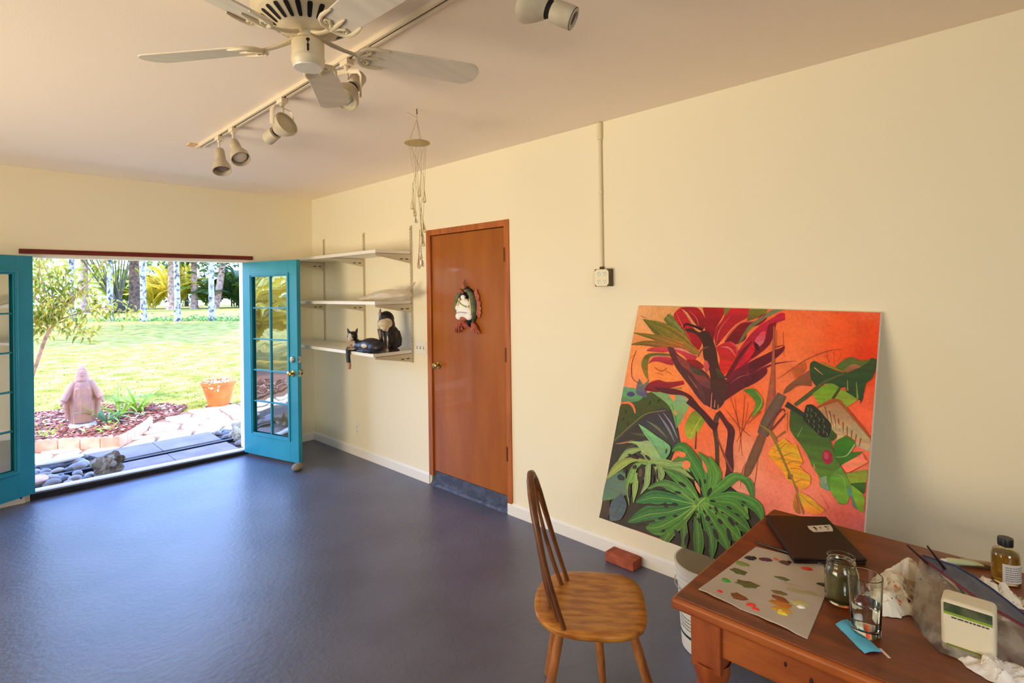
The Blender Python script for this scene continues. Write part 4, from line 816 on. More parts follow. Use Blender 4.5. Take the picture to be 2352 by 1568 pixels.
t = thing('palm_tree', palms[0][2], 'palm', (palms[0][0], palms[0][1], -.05), group='row of pale-trunked palms')
tm.build('trunk', TRK, t); c_ = cf.build('crown', FR['palm'], t, smooth=False); c_.location = (0, 0, 11.1)
for k, (x, y, lab) in enumerate(palms[1:]): dup(t, (x, y, -.05), k * 1.3 + .7, lab)
# low weeds at the palms' feet
q = MB(); scatter_leaves(q, 900, lambda: (lambda s_: Vector((2.6 + 7.8 * s_ + rnd.gauss(0, .35), 40.6 - 11.4 * s_ + rnd.gauss(0, .35), -.03 + abs(rnd.gauss(0, .16)))))(rnd.random()), (.12, .24), rnd)
o = q.build('undergrowth', mat('undergrowth_green', (66, 128, 44), .6, col2=(120, 164, 60), scale=2, thin=.3), smooth=False); tag(o, 'low green weeds along the feet of the pale palms', 'undergrowth', kind='stuff')

# tall coconut palms just outside the view: their fronds shade the lawn in front of the pale trunks
cf = MB(); rc = random.Random(9)
for k in range(19):
    f = frond_mesh(5.4, 26, 1.0, .085, .5, .8, rc); Rz = Matrix.Rotation(k * 2.4, 4, 'Z') @ Matrix.Rotation(-.7 + 1.15 * (k / 18), 4, 'Y'); cf.add([Rz @ Vector(p) for p in f.v], f.f)
for k, (bx, by, cx_, cy_, h) in enumerate(((-3.0, 20.0, -2.2, 20.6, 9.0), (-1.6, 24.5, 1.8, 25.0, 9.5), (-2.0, 27.5, 4.6, 27.6, 9.5), (-3.4, 29.5, -0.4, 30.0, 10.0))):
    t = thing('coconut_palm', ('tall coconut palm left of the view, shading the lawn', 'leaning coconut palm left of the view, shading the middle of the lawn', 'far-leaning coconut palm left of the view', 'tall coconut palm left of the view, farthest back')[k], 'palm', (bx, by, -.05), group='coconut palms shading the lawn')
    MB().tube([(0, 0, -.1), ((cx_ - bx) * .25, (cy_ - by) * .25, h * .45), (cx_ - bx, cy_ - by, h)], [.2, .16, .12], 10).build('trunk', TRK3, t)
    c_ = cf.build('crown', FR['palm'], t, smooth=False) if k == 0 else c0.copy()
    if k: C.objects.link(c_); c_.parent = t
    c0 = c_; c_.location = (cx_ - bx, cy_ - by, h); c_.rotation_euler = (0, 0, k * .7)

def trunk_tree(name, label, x, y, r, h, m_, crown, nleaf, size, cr_, seed, lean=0):
    t = thing(name, label, 'tree', (x, y, -.05), group='trees beyond the palms'); r_ = random.Random(seed)
    MB().tube([(0, 0, -.1), (0, 0, .3), (lean * .3, 0, 1.5), (lean, 0, h)], [r * 1.7, r * 1.15, r, r * .8], 14).build('trunk', m_, t)
    q = MB(); scatter_leaves(q, nleaf, lambda: Vector((r_.gauss(lean, cr_ * .5), r_.gauss(0, cr_ * .4), h + r_.gauss(0, cr_ * .35))), size, r_); q.build('foliage', crown, t, smooth=False, kind='stuff'); return t
LFG = mat('leafy_yellow_green', (150, 160, 40), .6, col2=(222, 214, 110), scale=1.0, thin=.4); LFD = mat('leafy_dark_green', (50, 78, 26), .6, col2=(104, 124, 46), scale=1.0, thin=.3)
trunk_tree('brown_trunk_tree', 'thick brown mottled trunk behind the pale palms', 10.3, 59.8, .48, 7.5, TRK3, LFG, 500, (.5, 1.0), 3.2, 4)
trunk_tree('pink_trunk_tree', 'pinkish trunk with a flared foot, right of the brown trunk', 14.8, 64.5, .42, 8.0, TRK2, LFG, 500, (.5, 1.0), 3.2, 5)
trunk_tree('slim_trunk_tree', 'slim tan trunk behind the shrub twigs', 6.6, 62.0, .34, 7.0, TRK2, LFG, 500, (.5, 1.0), 3.0, 6)
trunk_tree('leaning_trunk_tree', 'pale leaning trunk before the dark fronds', 18.6, 62.5, .40, 7.0, TRK2, LFD, 500, (.5, 1.0), 3.0, 7, lean=1.2)
trunk_tree('short_trunk_tree', 'short tan trunk just left of the middle palm', 17.2, 65.0, .34, 7.0, TRK2, LFD, 400, (.5, 1.0), 3.0, 8)
# bamboo-like clump
t = thing('stem_clump', 'fan of thin dark stems rising from one foot, left of the brown trunk', 'bamboo', (8.4, 57.0, -.05)); cm = mat('dark_cane', (92, 84, 44), .7, col2=(60, 48, 34), scale=3)
for k in range(16):
    a = -1.1 + 1.55 * k / 15; MB().tube([(rnd.uniform(-.4, .4), rnd.uniform(-.3, .3), 0), (a * 1.1, rnd.uniform(-.3, .3), 2.6), (a * 3.0, rnd.uniform(-.6, .6), 6.2)], [.10, .075, .04], 6).build('cane', cm, t)
MB().blob((0, 0, .6), (.9, .7, .85), 81, .3, 3).build('root_mass', mat('root_mass_brown', (62, 50, 44), .95, col2=(40, 34, 30), scale=5), t)
def frond_clump(label, x, y, nf, L, m_, seed, rise, n_l=26, ll=.9):
    t = thing('frond_palm', label, 'palm', (x, y, -.05), group='feathery palms at the garden edge'); r_ = random.Random(seed); base = frond_mesh(1.0, n_l, ll / L, .030, .95, .55, r_); o0 = base.build('frond', m_, t, smooth=False)
    for k in range(nf):
        o = o0 if k == 0 else o0.copy()
        if k: C.objects.link(o); o.parent = t
        o.rotation_euler = (r_.uniform(-.4, .4), -r_.uniform(rise - .5, rise + .35), k * 2.39996 + r_.uniform(-.3, .3)); s_ = L * r_.uniform(.75, 1.2); o.scale = (s_, s_, s_); o.location = (r_.uniform(-.5, .5), r_.uniform(-.5, .5), r_.uniform(0, .8))
    return t
fp = [(24.0, 60.5, 26, 5.2, 'dark', .75, 'big dark green feathery palm next to the right teal door'), (26.6, 57.0, 26, 5.2, 'dark', .75, 'big dark feathery palm farthest to the right'), (21.4, 63.5, 24, 5.0, 'dark', .8, 'dark feathery palm between two pale trunks'), (19.4, 66.5, 22, 5.0, 'mid', .8, 'mid green feathery palm behind the middle pale trunk'), (16.2, 68.0, 24, 5.4, 'gold', .95, 'golden green feathery palm behind the pinkish trunk'), (14.2, 70.5, 22, 5.2, 'gold', .95, 'golden feathery palm behind the third pale trunk'), (11.5, 74.0, 22, 5.6, 'mid', .9, 'pale green feathery palm behind the brown trunk'), (23.0, 66.5, 24, 6.4, 'dark', .95, 'tall dark feathery palm at the back of the dark group'), (27.6, 64.0, 24, 6.4, 'dark', .95, 'tall dark feathery palm behind the farthest right pale trunk')]
for k, (x, y, n, L, m_, rise, lab) in enumerate(fp): frond_clump(lab, x, y, n, L, FR[m_], 30 + k, rise)
# golden palms off to the side, mirrored in the panes of the open teal door
frond_clump('golden feathery palm off to the left, seen mirrored in the door panes', -6.6, 5.6, 30, 2.6, FR['gold'], 51, .8, 30, .55); frond_clump('yellow green feathery palm off to the left, mirrored lower in the door panes', -8.6, 7.6, 30, 3.2, FR['mid'], 52, .8, 30, .6)
def bush(label, x, y, sc, m_, n, seed):
    t = thing('bushy_tree', label, 'tree', (x, y, -.05), group='bushy trees along the far lawn'); r_ = random.Random(seed); MB().tube([(0, 0, -.1), (0, 0, 2.5)], [.3, .2], 8).build('trunk', TRK3, t)
    def smp():
        while True:
            p = Vector((r_.uniform(-1, 1), r_.uniform(-1, 1), r_.uniform(-1, 1)))
            if .35 < p.length < 1: break
        return Vector((p.x * sc[0], p.y * sc[1], sc[2] * (1.0 + p.z)))
    q = MB(); scatter_leaves(q, n, smp, (.55, 1.1), r_); q.build('foliage', m_, t, smooth=False, kind='stuff')
for k, (x, y, sc, m_, lab) in enumerate(((3.0, 82, (6, 4, 4.2), LFG, 'hazy yellow green tree at the far left end of the lawn'), (12, 92, (7, 4, 3.6), LFG, 'pale bushy tree far behind the brown trunk'), (21, 82, (6, 4, 4.6), LFD, 'dark bushy tree behind the middle pale trunk'), (29, 74, (6, 4, 5.2), LFD, 'dark bushy tree behind the right-hand palms'), (34, 66, (5, 4, 5.0), LFD, 'dark bushy tree beyond the right jamb'))): bush(lab, x, y, sc, m_, 900, 70 + k)

# the painted artwork, in millimetres on the canvas: background tints, then leaves (L), patches (P) and strokes (S) in painting order
BGT = [((22,30),(232,168,110)),((191,34),(226,160,98)),((21,315),(250,150,84)),((198,367),(252,140,64)),((672,512),(250,104,46)),((880,105),(250,116,56)),((1060,94),(246,90,34)),((1158,72),(240,70,14)),((1166,189),(238,58,4)),((863,317),(252,124,70)),((1119,439),(246,96,56)),((827,686),(255,126,84)),((714,710),(250,150,110)),((812,882),(252,130,106)),((986,835),(250,134,104)),((1119,869),(246,110,90)),((1153,906),(240,126,120)),((23,488),(240,140,90)),((481,640),(250,112,60)),((551,745),(250,120,70)),((716,853),(252,160,130)),((1074,705),(250,120,84)),((1154,8),(240,100,60)),((909,17),(250,110,60))]
ART = [
('P',[(6,570),(147,495),(273,492),(377,694),(366,741),(350,815),(580,830),(820,947),(839,986),(761,1083),(665,1189),(442,1184),(231,1183),(1,1189),(-4,997)],(60,52,44),(50,42,32)),
('P',[(8,570),(147,495),(260,480),(305,534),(283,579),(216,576),(142,636),(78,700),(3,782),(8,688)],(70,80,32),(58,68,28)),
('P',[(216,578),(286,570),(363,670),(386,719),(341,764),(284,722),(193,679),(117,674),(8,795),(8,766)],(58,54,62),(66,66,64)),
('S',[(234,592),(302,655),(352,717)],[0.9,6.6,0.9],(126,126,140)),
('S',[(263,583),(318,633),(363,697)],[0.9,4.7,0.9],(150,146,160)),
('S',[(175,640),(243,665),(311,707)],[1,6.7,1],(112,118,92)),
('S',[(149,668),(206,691),(263,717)],[1,5.8,1],(100,104,80)),
('S',[(94,721),(158,718),(251,710)],[1,7,1],(84,86,60)),
('S',[(79,809),(147,767),(226,742)],[1,4,1],(96,84,60)),
('S',[(55,852),(135,816),(230,814)],[1,7.8,1],(74,66,70)),
('S',[(5,778),(95,675),(168,605),(276,569)],[2.5,3,3,2.5],(126,116,62)),
('S',[(14,794),(62,780),(122,752)],[1,4.1,1],(176,120,80)),
('P',[(178,486),(248,467),(307,515),(341,482),(401,519),(378,587),(350,650),(305,562),(258,523)],(132,178,112),(110,160,90)),
('P',[(310,473),(360,480),(398,522),(371,599),(339,557)],(150,184,134),(120,150,90)),
('S',[(299,526),(336,594),(350,646)],[0.9,1.9,0.9],(70,96,50)),
('P',[(335,569),(338,579),(338,585),(334,587),(328,583),(323,575),(320,565),(320,559),(324,557),(330,561)],(214,150,90),(214,150,90)),
('P',[(-8,482),(89,479),(147,495),(103,548),(2,563)],(112,162,112),(90,140,90)),
('P',[(79,512),(76,520),(65,527),(50,529),(37,526),(30,519),(33,510),(44,503),(59,501),(72,505)],(72,66,112),(72,66,112)),
('P',[(80,480),(88,421),(119,453),(150,420),(148,471),(154,521),(95,510)],(112,122,96),(92,88,122)),
('S',[(8,572),(52,563),(83,580),(102,612)],[4.1,7.2,7.2,4.1],(250,122,74)),
('P',[(40,655),(38,661),(35,665),(31,664),(29,660),(29,654),(32,648),(35,644),(39,645),(41,649)],(40,48,22),(40,48,22)),
('P',[(49,615),(47,621),(43,624),(40,624),(38,619),(38,613),(40,607),(44,604),(47,604),(49,608)],(40,48,22),(40,48,22)),
('P',[(73,678),(71,684),(68,688),(64,687),(63,683),(63,677),(65,671),(68,668),(72,668),(74,672)],(40,48,22),(40,48,22)),
('P',[(183,545),(181,551),(178,554),(174,554),(172,549),(173,543),(175,537),(178,534),(181,535),(183,539)],(40,48,22),(40,48,22)),
('P',[(232,528),(230,534),(227,537),(224,537),(222,532),(222,526),(225,520),(228,517),(231,518),(233,522)],(40,48,22),(40,48,22)),
('P',[(392,622),(420,553),(466,545),(495,569),(468,644),(433,690),(405,673)],(120,134,30),(180,180,44)),
('S',[(478,554),(450,619),(429,686)],[0.9,2.3,0.9],(206,200,90)),
('S',[(456,644),(464,730)],[2.6,4.4],(110,60,34)),
('L',[(185,60),(281,127),(379,232)],[20.3,40.6,10.2],(120,124,58),(168,173,90),(120,124,58)),
('L',[(46,82),(178,143),(293,200),(403,251)],[2,46.2,48.2,10],(108,112,36),(130,134,60),(170,120,44)),
('L',[(-7,165),(165,188),(308,229)],[1.6,19,31.6],(112,114,40),(158,160,68),(190,112,44)),
('L',[(-7,236),(93,220),(225,226),(351,243)],[2.1,15.4,18.5,12.3],(110,104,38),(155,148,65),(196,100,34)),
('P',[(230,45),(262,6),(316,58),(364,124),(414,176),(405,235),(360,203),(309,139),(255,89)],(198,34,42),(160,16,28)),
('P',[(259,5),(352,2),(399,42),(418,81),(411,121),(386,115),(339,69),(303,30)],(178,22,34),(140,12,26)),
('P',[(389,2),(509,-1),(504,42),(475,117),(474,179),(437,139),(416,113),(418,77)],(168,16,30),(124,10,26)),
('P',[(535,1),(644,2),(632,43),(573,87),(527,153),(493,208),(476,164),(476,117),(506,61)],(196,32,44),(164,18,32)),
('P',[(503,-1),(539,0),(512,46)],(130,124,50),(104,99,40)),
('P',[(633,2),(716,0),(720,28),(671,50),(628,67)],(122,122,34),(110,96,34)),
('P',[(719,26),(693,31),(669,62),(607,72),(574,100),(544,144),(532,181),(586,188),(632,160),(640,108),(695,79),(722,48)],(150,18,28),(112,12,24)),
('S',[(533,175),(572,108),(607,74),(669,62),(706,28)],[1.8,2.5,1.8,2.5,1.1],(222,96,92)),
('P',[(799,-1),(755,21),(699,60),(644,115),(622,163),(597,189),(640,89),(703,38),(743,2)],(122,132,100),(104,104,52)),
('P',[(801,19),(805,52),(768,71),(763,119),(747,181),(700,235),(663,271),(634,310),(585,337),(565,299),(616,202),(647,144),(692,86),(748,43),(778,18)],(200,30,60),(150,16,36)),
('P',[(767,64),(763,119),(749,173),(703,229),(668,256),(678,193),(725,161),(730,95),(741,73)],(128,12,34),(112,10,30)),
('P',[(724,112),(721,168),(698,194),(679,164),(703,119)],(228,64,84),(220,110,120)),
('P',[(618,319),(600,317),(631,256),(658,199),(683,175),(683,215),(665,252),(635,291)],(220,24,48),(190,16,40)),
('P',[(492,212),(548,176),(586,186),(604,229),(598,277),(575,320),(551,350),(524,314),(519,266)],(186,30,44),(224,36,22)),
('S',[(516,207),(560,210),(598,250)],[1.1,4.7,1.1],(226,116,116)),
('S',[(560,179),(593,200),(604,238)],[1.1,3.3,0.7],(214,96,104)),
('S',[(675,168),(692,192),(704,213)],[1.7,10.5,1.7],(70,10,22)),
('S',[(567,364),(594,296),(627,227),(668,165)],[10.8,9,9,2.5],(110,14,30)),
('S',[(271,14),(317,62),(360,124)],[0.6,2.1,0.4],(226,110,108)),
('S',[(314,21),(362,60),(386,111)],[0.6,2,0.4],(226,110,108)),
('S',[(491,193),(499,116),(544,40)],[0.6,1.9,0.4],(226,110,108)),
('S',[(246,40),(286,100),(358,188)],[0.6,2.1,0.4],(226,110,108)),
('P',[(102,265),(134,242),(224,232),(292,233),(369,257),(399,267),(388,298),(360,301),(323,270),(262,251),(204,264)],(206,74,74),(180,36,46)),
('S',[(250,236),(309,239),(378,261)],[1.2,5.2,0.8],(232,150,140)),
('P',[(124,339),(165,286),(233,284),(270,302),(275,329),(241,327),(192,318),(149,322)],(204,66,76),(170,24,44)),
('S',[(124,304),(174,287),(234,286)],[0.8,3.4,0.8],(230,140,130)),
('P',[(115,280),(231,268),(252,280),(143,290),(125,325),(129,365),(147,428),(114,395),(86,337)],(96,96,32),(160,128,30)),
('P',[(133,481),(150,443),(202,416),(258,421),(345,403),(354,421),(299,443),(265,459),(210,482)],(170,28,40),(120,16,36)),
('P',[(184,457),(239,455),(321,452),(388,469),(423,494),(474,541),(487,555),(471,557),(410,510),(366,480),(286,483),(222,477)],(92,22,36),(66,14,28)),
('S',[(280,450),(344,443)],[0.8,3.9],(130,130,44)),
('P',[(225,234),(258,231),(289,265),(347,295),(461,347),(502,416),(521,522),(486,510),(470,505),(422,464),(390,431),(304,350),(272,310),(249,276)],(104,46,48),(76,30,40)),
('P',[(282,273),(356,301),(383,341),(465,369),(494,399),(492,427),(432,407),(386,360),(324,324)],(150,64,56),(120,52,56)),
('P',[(365,331),(405,335),(471,365),(409,361)],(80,74,44),(64,59,35)),
('S',[(347,295),(397,305),(442,323)],[5.7,17.2,7.6],(150,26,30)),
('S',[(368,373),(419,424),(457,470),(477,500)],[0.7,1.5,1.5,0.7],(190,130,100)),
('P',[(412,402),(450,423),(478,482),(470,501),(441,462)],(110,54,54),(84,40,44)),
('P',[(567,375),(604,320),(652,283),(699,249),(743,225),(748,269),(705,298),(654,329),(609,359),(579,395)],(130,16,40),(110,20,40)),
('P',[(665,281),(702,249),(766,207),(800,190),(815,178),(818,189),(806,216),(763,262),(702,309),(672,339)],(116,16,38),(92,10,32)),
('S',[(769,188),(787,185),(808,176),(817,182)],[0.5,2.3,1.3,0.7],(110,20,30)),
('P',[(569,386),(641,334),(722,307),(748,290),(752,318),(713,364),(650,407),(588,462),(563,484),(546,429)],(104,20,38),(84,14,30)),
('S',[(666,342),(734,295),(795,264),(875,245)],[5,5.7,3.3,0.3],(134,24,54)),
('P',[(671,334),(706,314),(744,294),(707,347),(678,390),(658,389)],(100,16,36),(80,12,28)),
('S',[(588,387),(629,350),(688,325)],[0.7,2.5,0.4],(170,70,84)),
('P',[(412,129),(441,135),(490,212),(513,286),(548,356),(578,388),(573,479),(543,522),(517,519),(497,435),(480,345),(434,267),(419,199),(376,151),(321,137),(307,127),(347,120),(390,138)],(66,34,28),(76,36,36)),
('S',[(302,124),(307,99),(353,105),(408,125)],[2,5.3,5.7,8.2],(58,14,20)),
('P',[(507,316),(534,332),(565,363),(524,366)],(84,72,44),(67,57,35)),
('P',[(442,297),(453,282),(472,309),(470,331),(461,345),(445,319)],(214,86,84),(171,68,67)),
('S',[(405,270),(420,230),(452,212)],[3.1,3.9,2],(130,84,60)),
('S',[(506,445),(512,524)],[1.4,2.5],(226,140,104)),
('S',[(526,478),(529,514)],[1.4,2.5],(226,140,104)),
('S',[(546,497),(548,525)],[1.4,2.5],(226,140,104)),
('S',[(428,474),(448,505),(464,513)],[1.1,4.8,1.1],(250,130,80)),
('S',[(552,541),(543,602),(565,685),(585,799)],[12.1,11.1,9.7,8.6],(84,60,40)),
('S',[(541,585),(547,630)],[19.3,7],(84,30,34)),
('S',[(388,501),(464,545),(528,598),(549,619)],[15.8,14.1,15.8,10.6],(72,20,30)),
('S',[(551,531),(593,576),(624,612),(627,673),(630,722),(642,786),(633,841)],[10,11.6,16.6,14.9,18.2,16.6,11.6],(86,22,36)),
('S',[(561,651),(612,736),(654,793)],[2.7,4.7,4.4],(144,74,44)),
('S',[(595,446),(655,574),(690,715)],[0.8,1.5,0.6],(150,62,30)),
('S',[(666,436),(673,570),(672,703)],[0.8,1.4,0.6],(150,62,30)),
('S',[(712,505),(681,586),(657,656)],[0.8,1.4,0.6],(150,62,30)),
('S',[(587,517),(665,589),(718,620)],[0.8,1.4,0.6],(150,62,30)),
('S',[(623,459),(653,591)],[0.8,0.6],(150,62,30)),
('S',[(687,467),(683,602)],[0.8,0.6],(150,62,30)),
('S',[(585,560),(614,581)],[0.8,0.6],(150,62,30)),
('S',[(168,350),(214,367),(246,344)],[1,1.8,0.8],(150,62,30)),
('S',[(189,379),(233,388)],[1,0.8],(150,62,30)),
('S',[(239,362),(275,377)],[1,0.7],(150,62,30)),
('S',[(40,266),(27,345),(46,424),(96,450)],[1.1,1.9,1.9,0.8],(150,62,30)),
('S',[(31,293),(10,316)],[1.1,0.8],(150,62,30)),
('S',[(670,332),(693,355)],[0.8,0.6],(150,62,30)),
('S',[(710,743),(699,786),(700,857)],[0.8,1.4,0.6],(150,62,30)),
('S',[(740,728),(732,794)],[0.8,0.6],(150,62,30)),
('S',[(760,700),(761,802),(754,847)],[0.8,1.3,0.6],(150,62,30)),
('S',[(803,110),(820,229)],[0.8,0.6],(150,62,30)),
('S',[(774,103),(784,224)],[0.8,0.6],(150,62,30)),
('S',[(212,34),(205,54)],[1.1,0.8],(150,62,30)),
('S',[(28,62),(65,76)],[1.1,0.8],(150,62,30)),
('S',[(804,339),(860,285),(916,235),(1000,187),(1061,175)],[0.6,1.9,1.9,1.9,0.6],(160,76,34)),
('S',[(858,288),(877,330)],[0.6,0.6],(160,76,34)),
('S',[(872,277),(894,318)],[0.6,0.6],(160,76,34)),
('S',[(995,194),(1007,239)],[0.6,0.6],(160,76,34)),
('S',[(1023,185),(1030,240)],[0.6,0.6],(160,76,34)),
('S',[(990,208),(1013,239)],[0.6,0.6],(160,76,34)),
('S',[(1054,192),(1041,233)],[0.6,0.6],(160,76,34)),
('S',[(888,255),(905,300)],[0.6,0.6],(160,76,34)),
('S',[(1156,305),(1166,329)],[0.6,0.6],(160,76,34)),
('P',[(860,278),(911,246),(918,282),(883,326)],(190,92,44),(200,90,44)),
('P',[(936,280),(948,354),(898,357),(859,389),(836,406),(845,371),(894,318)],(150,84,54),(120,74,54)),
('S',[(760,86),(778,285),(786,452),(779,568)],[4,8.1,18.6,20.2],(176,90,62)),
('S',[(831,408),(786,526),(768,602)],[20,26.4,24],(112,88,72)),
('S',[(768,602),(744,696),(722,780),(716,802)],[17.1,20.2,15.6,3.9],(128,84,54)),
('S',[(783,567),(835,477),(855,490)],[3.1,3.9,1.6],(120,40,34)),
('S',[(695,566),(748,499)],[1.2,3.2],(190,90,40)),
('S',[(889,447),(946,387),(998,328),(1075,279)],[7.6,8.5,7,5.1],(70,84,40)),
('S',[(853,448),(884,463),(929,486)],[12.9,11,9.2],(40,52,38)),
('P',[(933,257),(949,237),(977,249),(1021,267),(1077,277),(1126,246),(1151,222),(1165,204),(1189,211),(1184,249),(1171,294),(1154,312),(1149,346),(1142,392),(1131,386),(1089,364),(1079,340),(1055,346),(1012,333),(968,351),(944,319)],(54,82,34),(44,66,38)),
('S',[(889,447),(946,387),(998,328),(1075,279)],[7.6,7.6,6,4.2],(78,92,44)),
('P',[(1034,256),(1083,207),(1129,217),(1166,208),(1129,246),(1104,237),(1075,277)],(96,104,46),(80,100,40)),
('P',[(1068,265),(1101,236),(1131,246),(1080,277)],(168,110,74),(134,88,59)),
('S',[(976,239),(1012,258),(1072,274)],[1.2,3.9,0.9],(130,150,50)),
('S',[(952,268),(989,297)],[2.4,0.9],(230,150,110)),
('P',[(956,386),(1015,332),(1058,346),(1037,390),(986,431),(974,412)],(116,152,34),(128,164,36)),
('P',[(1044,395),(1065,351),(1129,386),(1089,427)],(124,156,50),(140,166,50)),
('S',[(1059,346),(1035,397)],[3.9,4.5],(62,84,36)),
('S',[(1085,308),(1089,354)],[1.1,2.9],(146,148,80)),
('S',[(1118,313),(1128,383)],[1.1,3.9],(130,150,60)),
('S',[(1144,368),(1139,406)],[4.2,0.3],(50,66,40)),
('P',[(980,444),(1047,403),(1073,414),(1181,532),(1182,591),(1139,579),(1128,556),(1096,541),(1058,586),(1065,551),(1040,523),(1017,483)],(178,116,72),(196,172,132)),
('S',[(1009,435),(1023,478),(1028,499)],[2.8,1.4,0.3],(150,78,34)),
('S',[(1028,450),(1039,491),(1043,509)],[2.7,1.4,0.3],(150,78,34)),
('S',[(1046,464),(1055,503),(1058,519)],[2.7,1.4,0.3],(150,78,34)),
('S',[(1064,478),(1071,516),(1073,528)],[2.7,1.4,0.3],(150,78,34)),
('S',[(1082,491),(1087,528),(1088,538)],[2.6,1.3,0.3],(150,78,34)),
('S',[(1099,505),(1102,540),(1103,547)],[2.6,1.3,0.3],(150,78,34)),
('S',[(1117,518),(1117,552),(1117,556)],[2.6,1.3,0.3],(150,78,34)),
('S',[(1134,531),(1132,564),(1131,566)],[2.6,1.3,0.3],(150,78,34)),
('S',[(1151,544),(1147,576),(1145,575)],[2.6,1.3,0.3],(150,78,34)),
('S',[(1025,463),(1035,498)],[1,2.4],(204,190,156)),
('S',[(1046,481),(1054,509)],[1,2.4],(204,190,156)),
('S',[(1067,500),(1073,520)],[1,2.4],(204,190,156)),
('S',[(1088,518),(1091,531)],[1,2.4],(204,190,156)),
('S',[(1108,535),(1110,542)],[1,2.3],(204,190,156)),
('S',[(980,444),(1047,404),(1073,415),(1128,474),(1182,535)],[3.5,7,5.9,5.2,3.5],(172,84,32)),
('P',[(874,472),(926,494),(988,536),(1022,548),(1045,580),(1058,620),(1084,664),(1129,733),(1119,808),(1093,819),(1058,775),(1022,770),(1012,730),(982,694),(966,662),(935,620),(896,579),(877,545)],(56,80,32),(96,148,40)),
('P',[(1037,523),(1065,547),(1052,575),(1034,564)],(62,96,30),(49,76,24)),
('P',[(1059,712),(1093,671),(1129,733),(1122,810),(1092,814),(1057,771)],(92,140,40),(116,168,44)),
('S',[(1068,706),(1100,716),(1117,780)],[0.7,2.3,0.7],(130,170,70)),
('P',[(1016,736),(1037,724),(1055,779),(1025,769)],(130,160,120),(110,150,120)),
('S',[(988,682),(993,703)],[1,4.5],(170,160,90)),
('S',[(1040,720),(1038,752)],[0.7,2.3],(160,180,120)),
('P',[(1058,581),(1099,544),(1132,563),(1123,607),(1163,595),(1093,667),(1064,640)],(64,126,28),(50,104,26)),
('S',[(1067,638),(1105,624),(1132,573)],[0.7,2,3],(170,180,120)),
('S',[(930,539),(914,584)],[1.1,1.8],(140,160,90)),
('P',[(935,443),(945,436),(966,438),(1010,476),(1041,512),(1033,562),(1007,566),(972,539),(930,505),(931,471)],(36,46,28),(30,34,24)),
('S',[(938,449),(946,457),(942,468)],[0.6,1.7,0.6],(112,122,86)),
('S',[(952,450),(960,458),(956,469)],[0.5,1.6,0.5],(112,122,86)),
('S',[(937,476),(945,483),(941,495)],[0.6,1.7,0.6],(112,122,86)),
('S',[(954,477),(962,484),(959,496)],[0.5,1.6,0.5],(112,122,86)),
('S',[(970,466),(979,474),(975,485)],[0.5,1.6,0.5],(112,122,86)),
('S',[(946,499),(954,507),(950,518)],[0.6,1.7,0.6],(112,122,86)),
('S',[(966,497),(974,505),(971,516)],[0.5,1.6,0.5],(112,122,86)),
('S',[(986,486),(994,494),(990,505)],[0.5,1.6,0.5],(112,122,86)),
('S',[(1003,487),(1011,495),(1007,506)],[0.5,1.6,0.5],(112,122,86)),
('S',[(968,519),(977,527),(973,538)],[0.5,1.6,0.5],(112,122,86)),
('S',[(988,516),(996,523),(993,534)],[0.5,1.6,0.5],(112,122,86)),
('S',[(1008,512),(1016,520),(1012,531)],[0.5,1.5,0.5],(112,122,86)),
('S',[(987,538),(995,546),(991,557)],[0.5,1.5,0.5],(112,122,86)),
('S',[(1007,535),(1015,542),(1011,553)],[0.5,1.6,0.5],(112,122,86)),
('S',[(1021,543),(1029,551),(1025,561)],[0.5,1.6,0.5],(112,122,86)),
('P',[(1055,638),(1055,656),(1048,670),(1037,674),(1025,667),(1018,652),(1018,633),(1025,619),(1036,615),(1048,622)],(158,26,54),(158,26,54)),
('P',[(1041,637),(1041,646),(1038,653),(1032,655),(1027,652),(1023,644),(1023,634),(1026,627),(1032,625),(1037,629)],(186,64,84),(186,64,84)),
('P',[(1090,666),(1162,605),(1182,636),(1111,694)],(252,134,104),(250,120,96)),
('S',[(1090,667),(1112,693),(1145,668),(1182,634)],[0.6,1.9,1.3,0.6],(160,70,40)),
('S',[(1162,605),(1175,627)],[0.6,1.9],(160,80,44)),
('P',[(1111,696),(1181,662),(1180,712),(1126,732)],(132,150,40),(140,160,44)),
('P',[(1129,730),(1179,714),(1179,756),(1158,757)],(54,104,22),(43,83,17)),
('P',[(1130,736),(1178,768),(1178,832),(1146,806)],(120,164,40),(140,174,36)),
('P',[(1118,753),(1131,743),(1142,784),(1161,823),(1144,815),(1135,782),(1123,782)],(90,144,120),(86,130,110)),
('S',[(1087,667),(1129,733)],[1,1],(150,80,40)),
('P',[(823,639),(862,601),(889,619),(914,617),(931,655),(946,688),(933,706),(960,725),(980,738),(979,777),(946,802),(924,787),(895,776),(871,746),(839,716),(805,689),(810,657)],(240,168,20),(238,160,34)),
('P',[(940,812),(981,819),(1044,859),(1019,880),(970,876)],(246,172,30),(240,150,40)),
('P',[(929,822),(925,866),(938,894),(955,898),(941,854)],(214,140,34),(171,112,27)),
('P',[(892,744),(913,747),(913,768),(894,769)],(140,110,40),(112,88,32)),
('S',[(846,654),(872,622),(890,626)],[1.5,1.3,0.4],(178,108,24)),
('S',[(864,680),(897,658),(929,662)],[1.5,1.3,0.4],(178,108,24)),
('S',[(881,710),(914,688),(945,692)],[1.4,1.2,0.4],(178,108,24)),
('S',[(846,654),(819,671)],[1.5,0.4],(178,108,24)),
('S',[(864,684),(837,705)],[1.5,0.4],(178,108,24)),
('S',[(900,724),(930,717),(959,725)],[1.4,1.2,0.3],(178,108,24)),
('S',[(923,777),(948,760),(975,757)],[1.4,1.2,0.3],(178,108,24)),
('S',[(844,635),(864,612)],[1.5,0.4],(178,108,24)),
('S',[(750,560),(802,586),(846,654),(886,724),(924,787),(968,896)],[2.5,7.2,5.4,4.7,3.6,2.9],(150,122,44)),
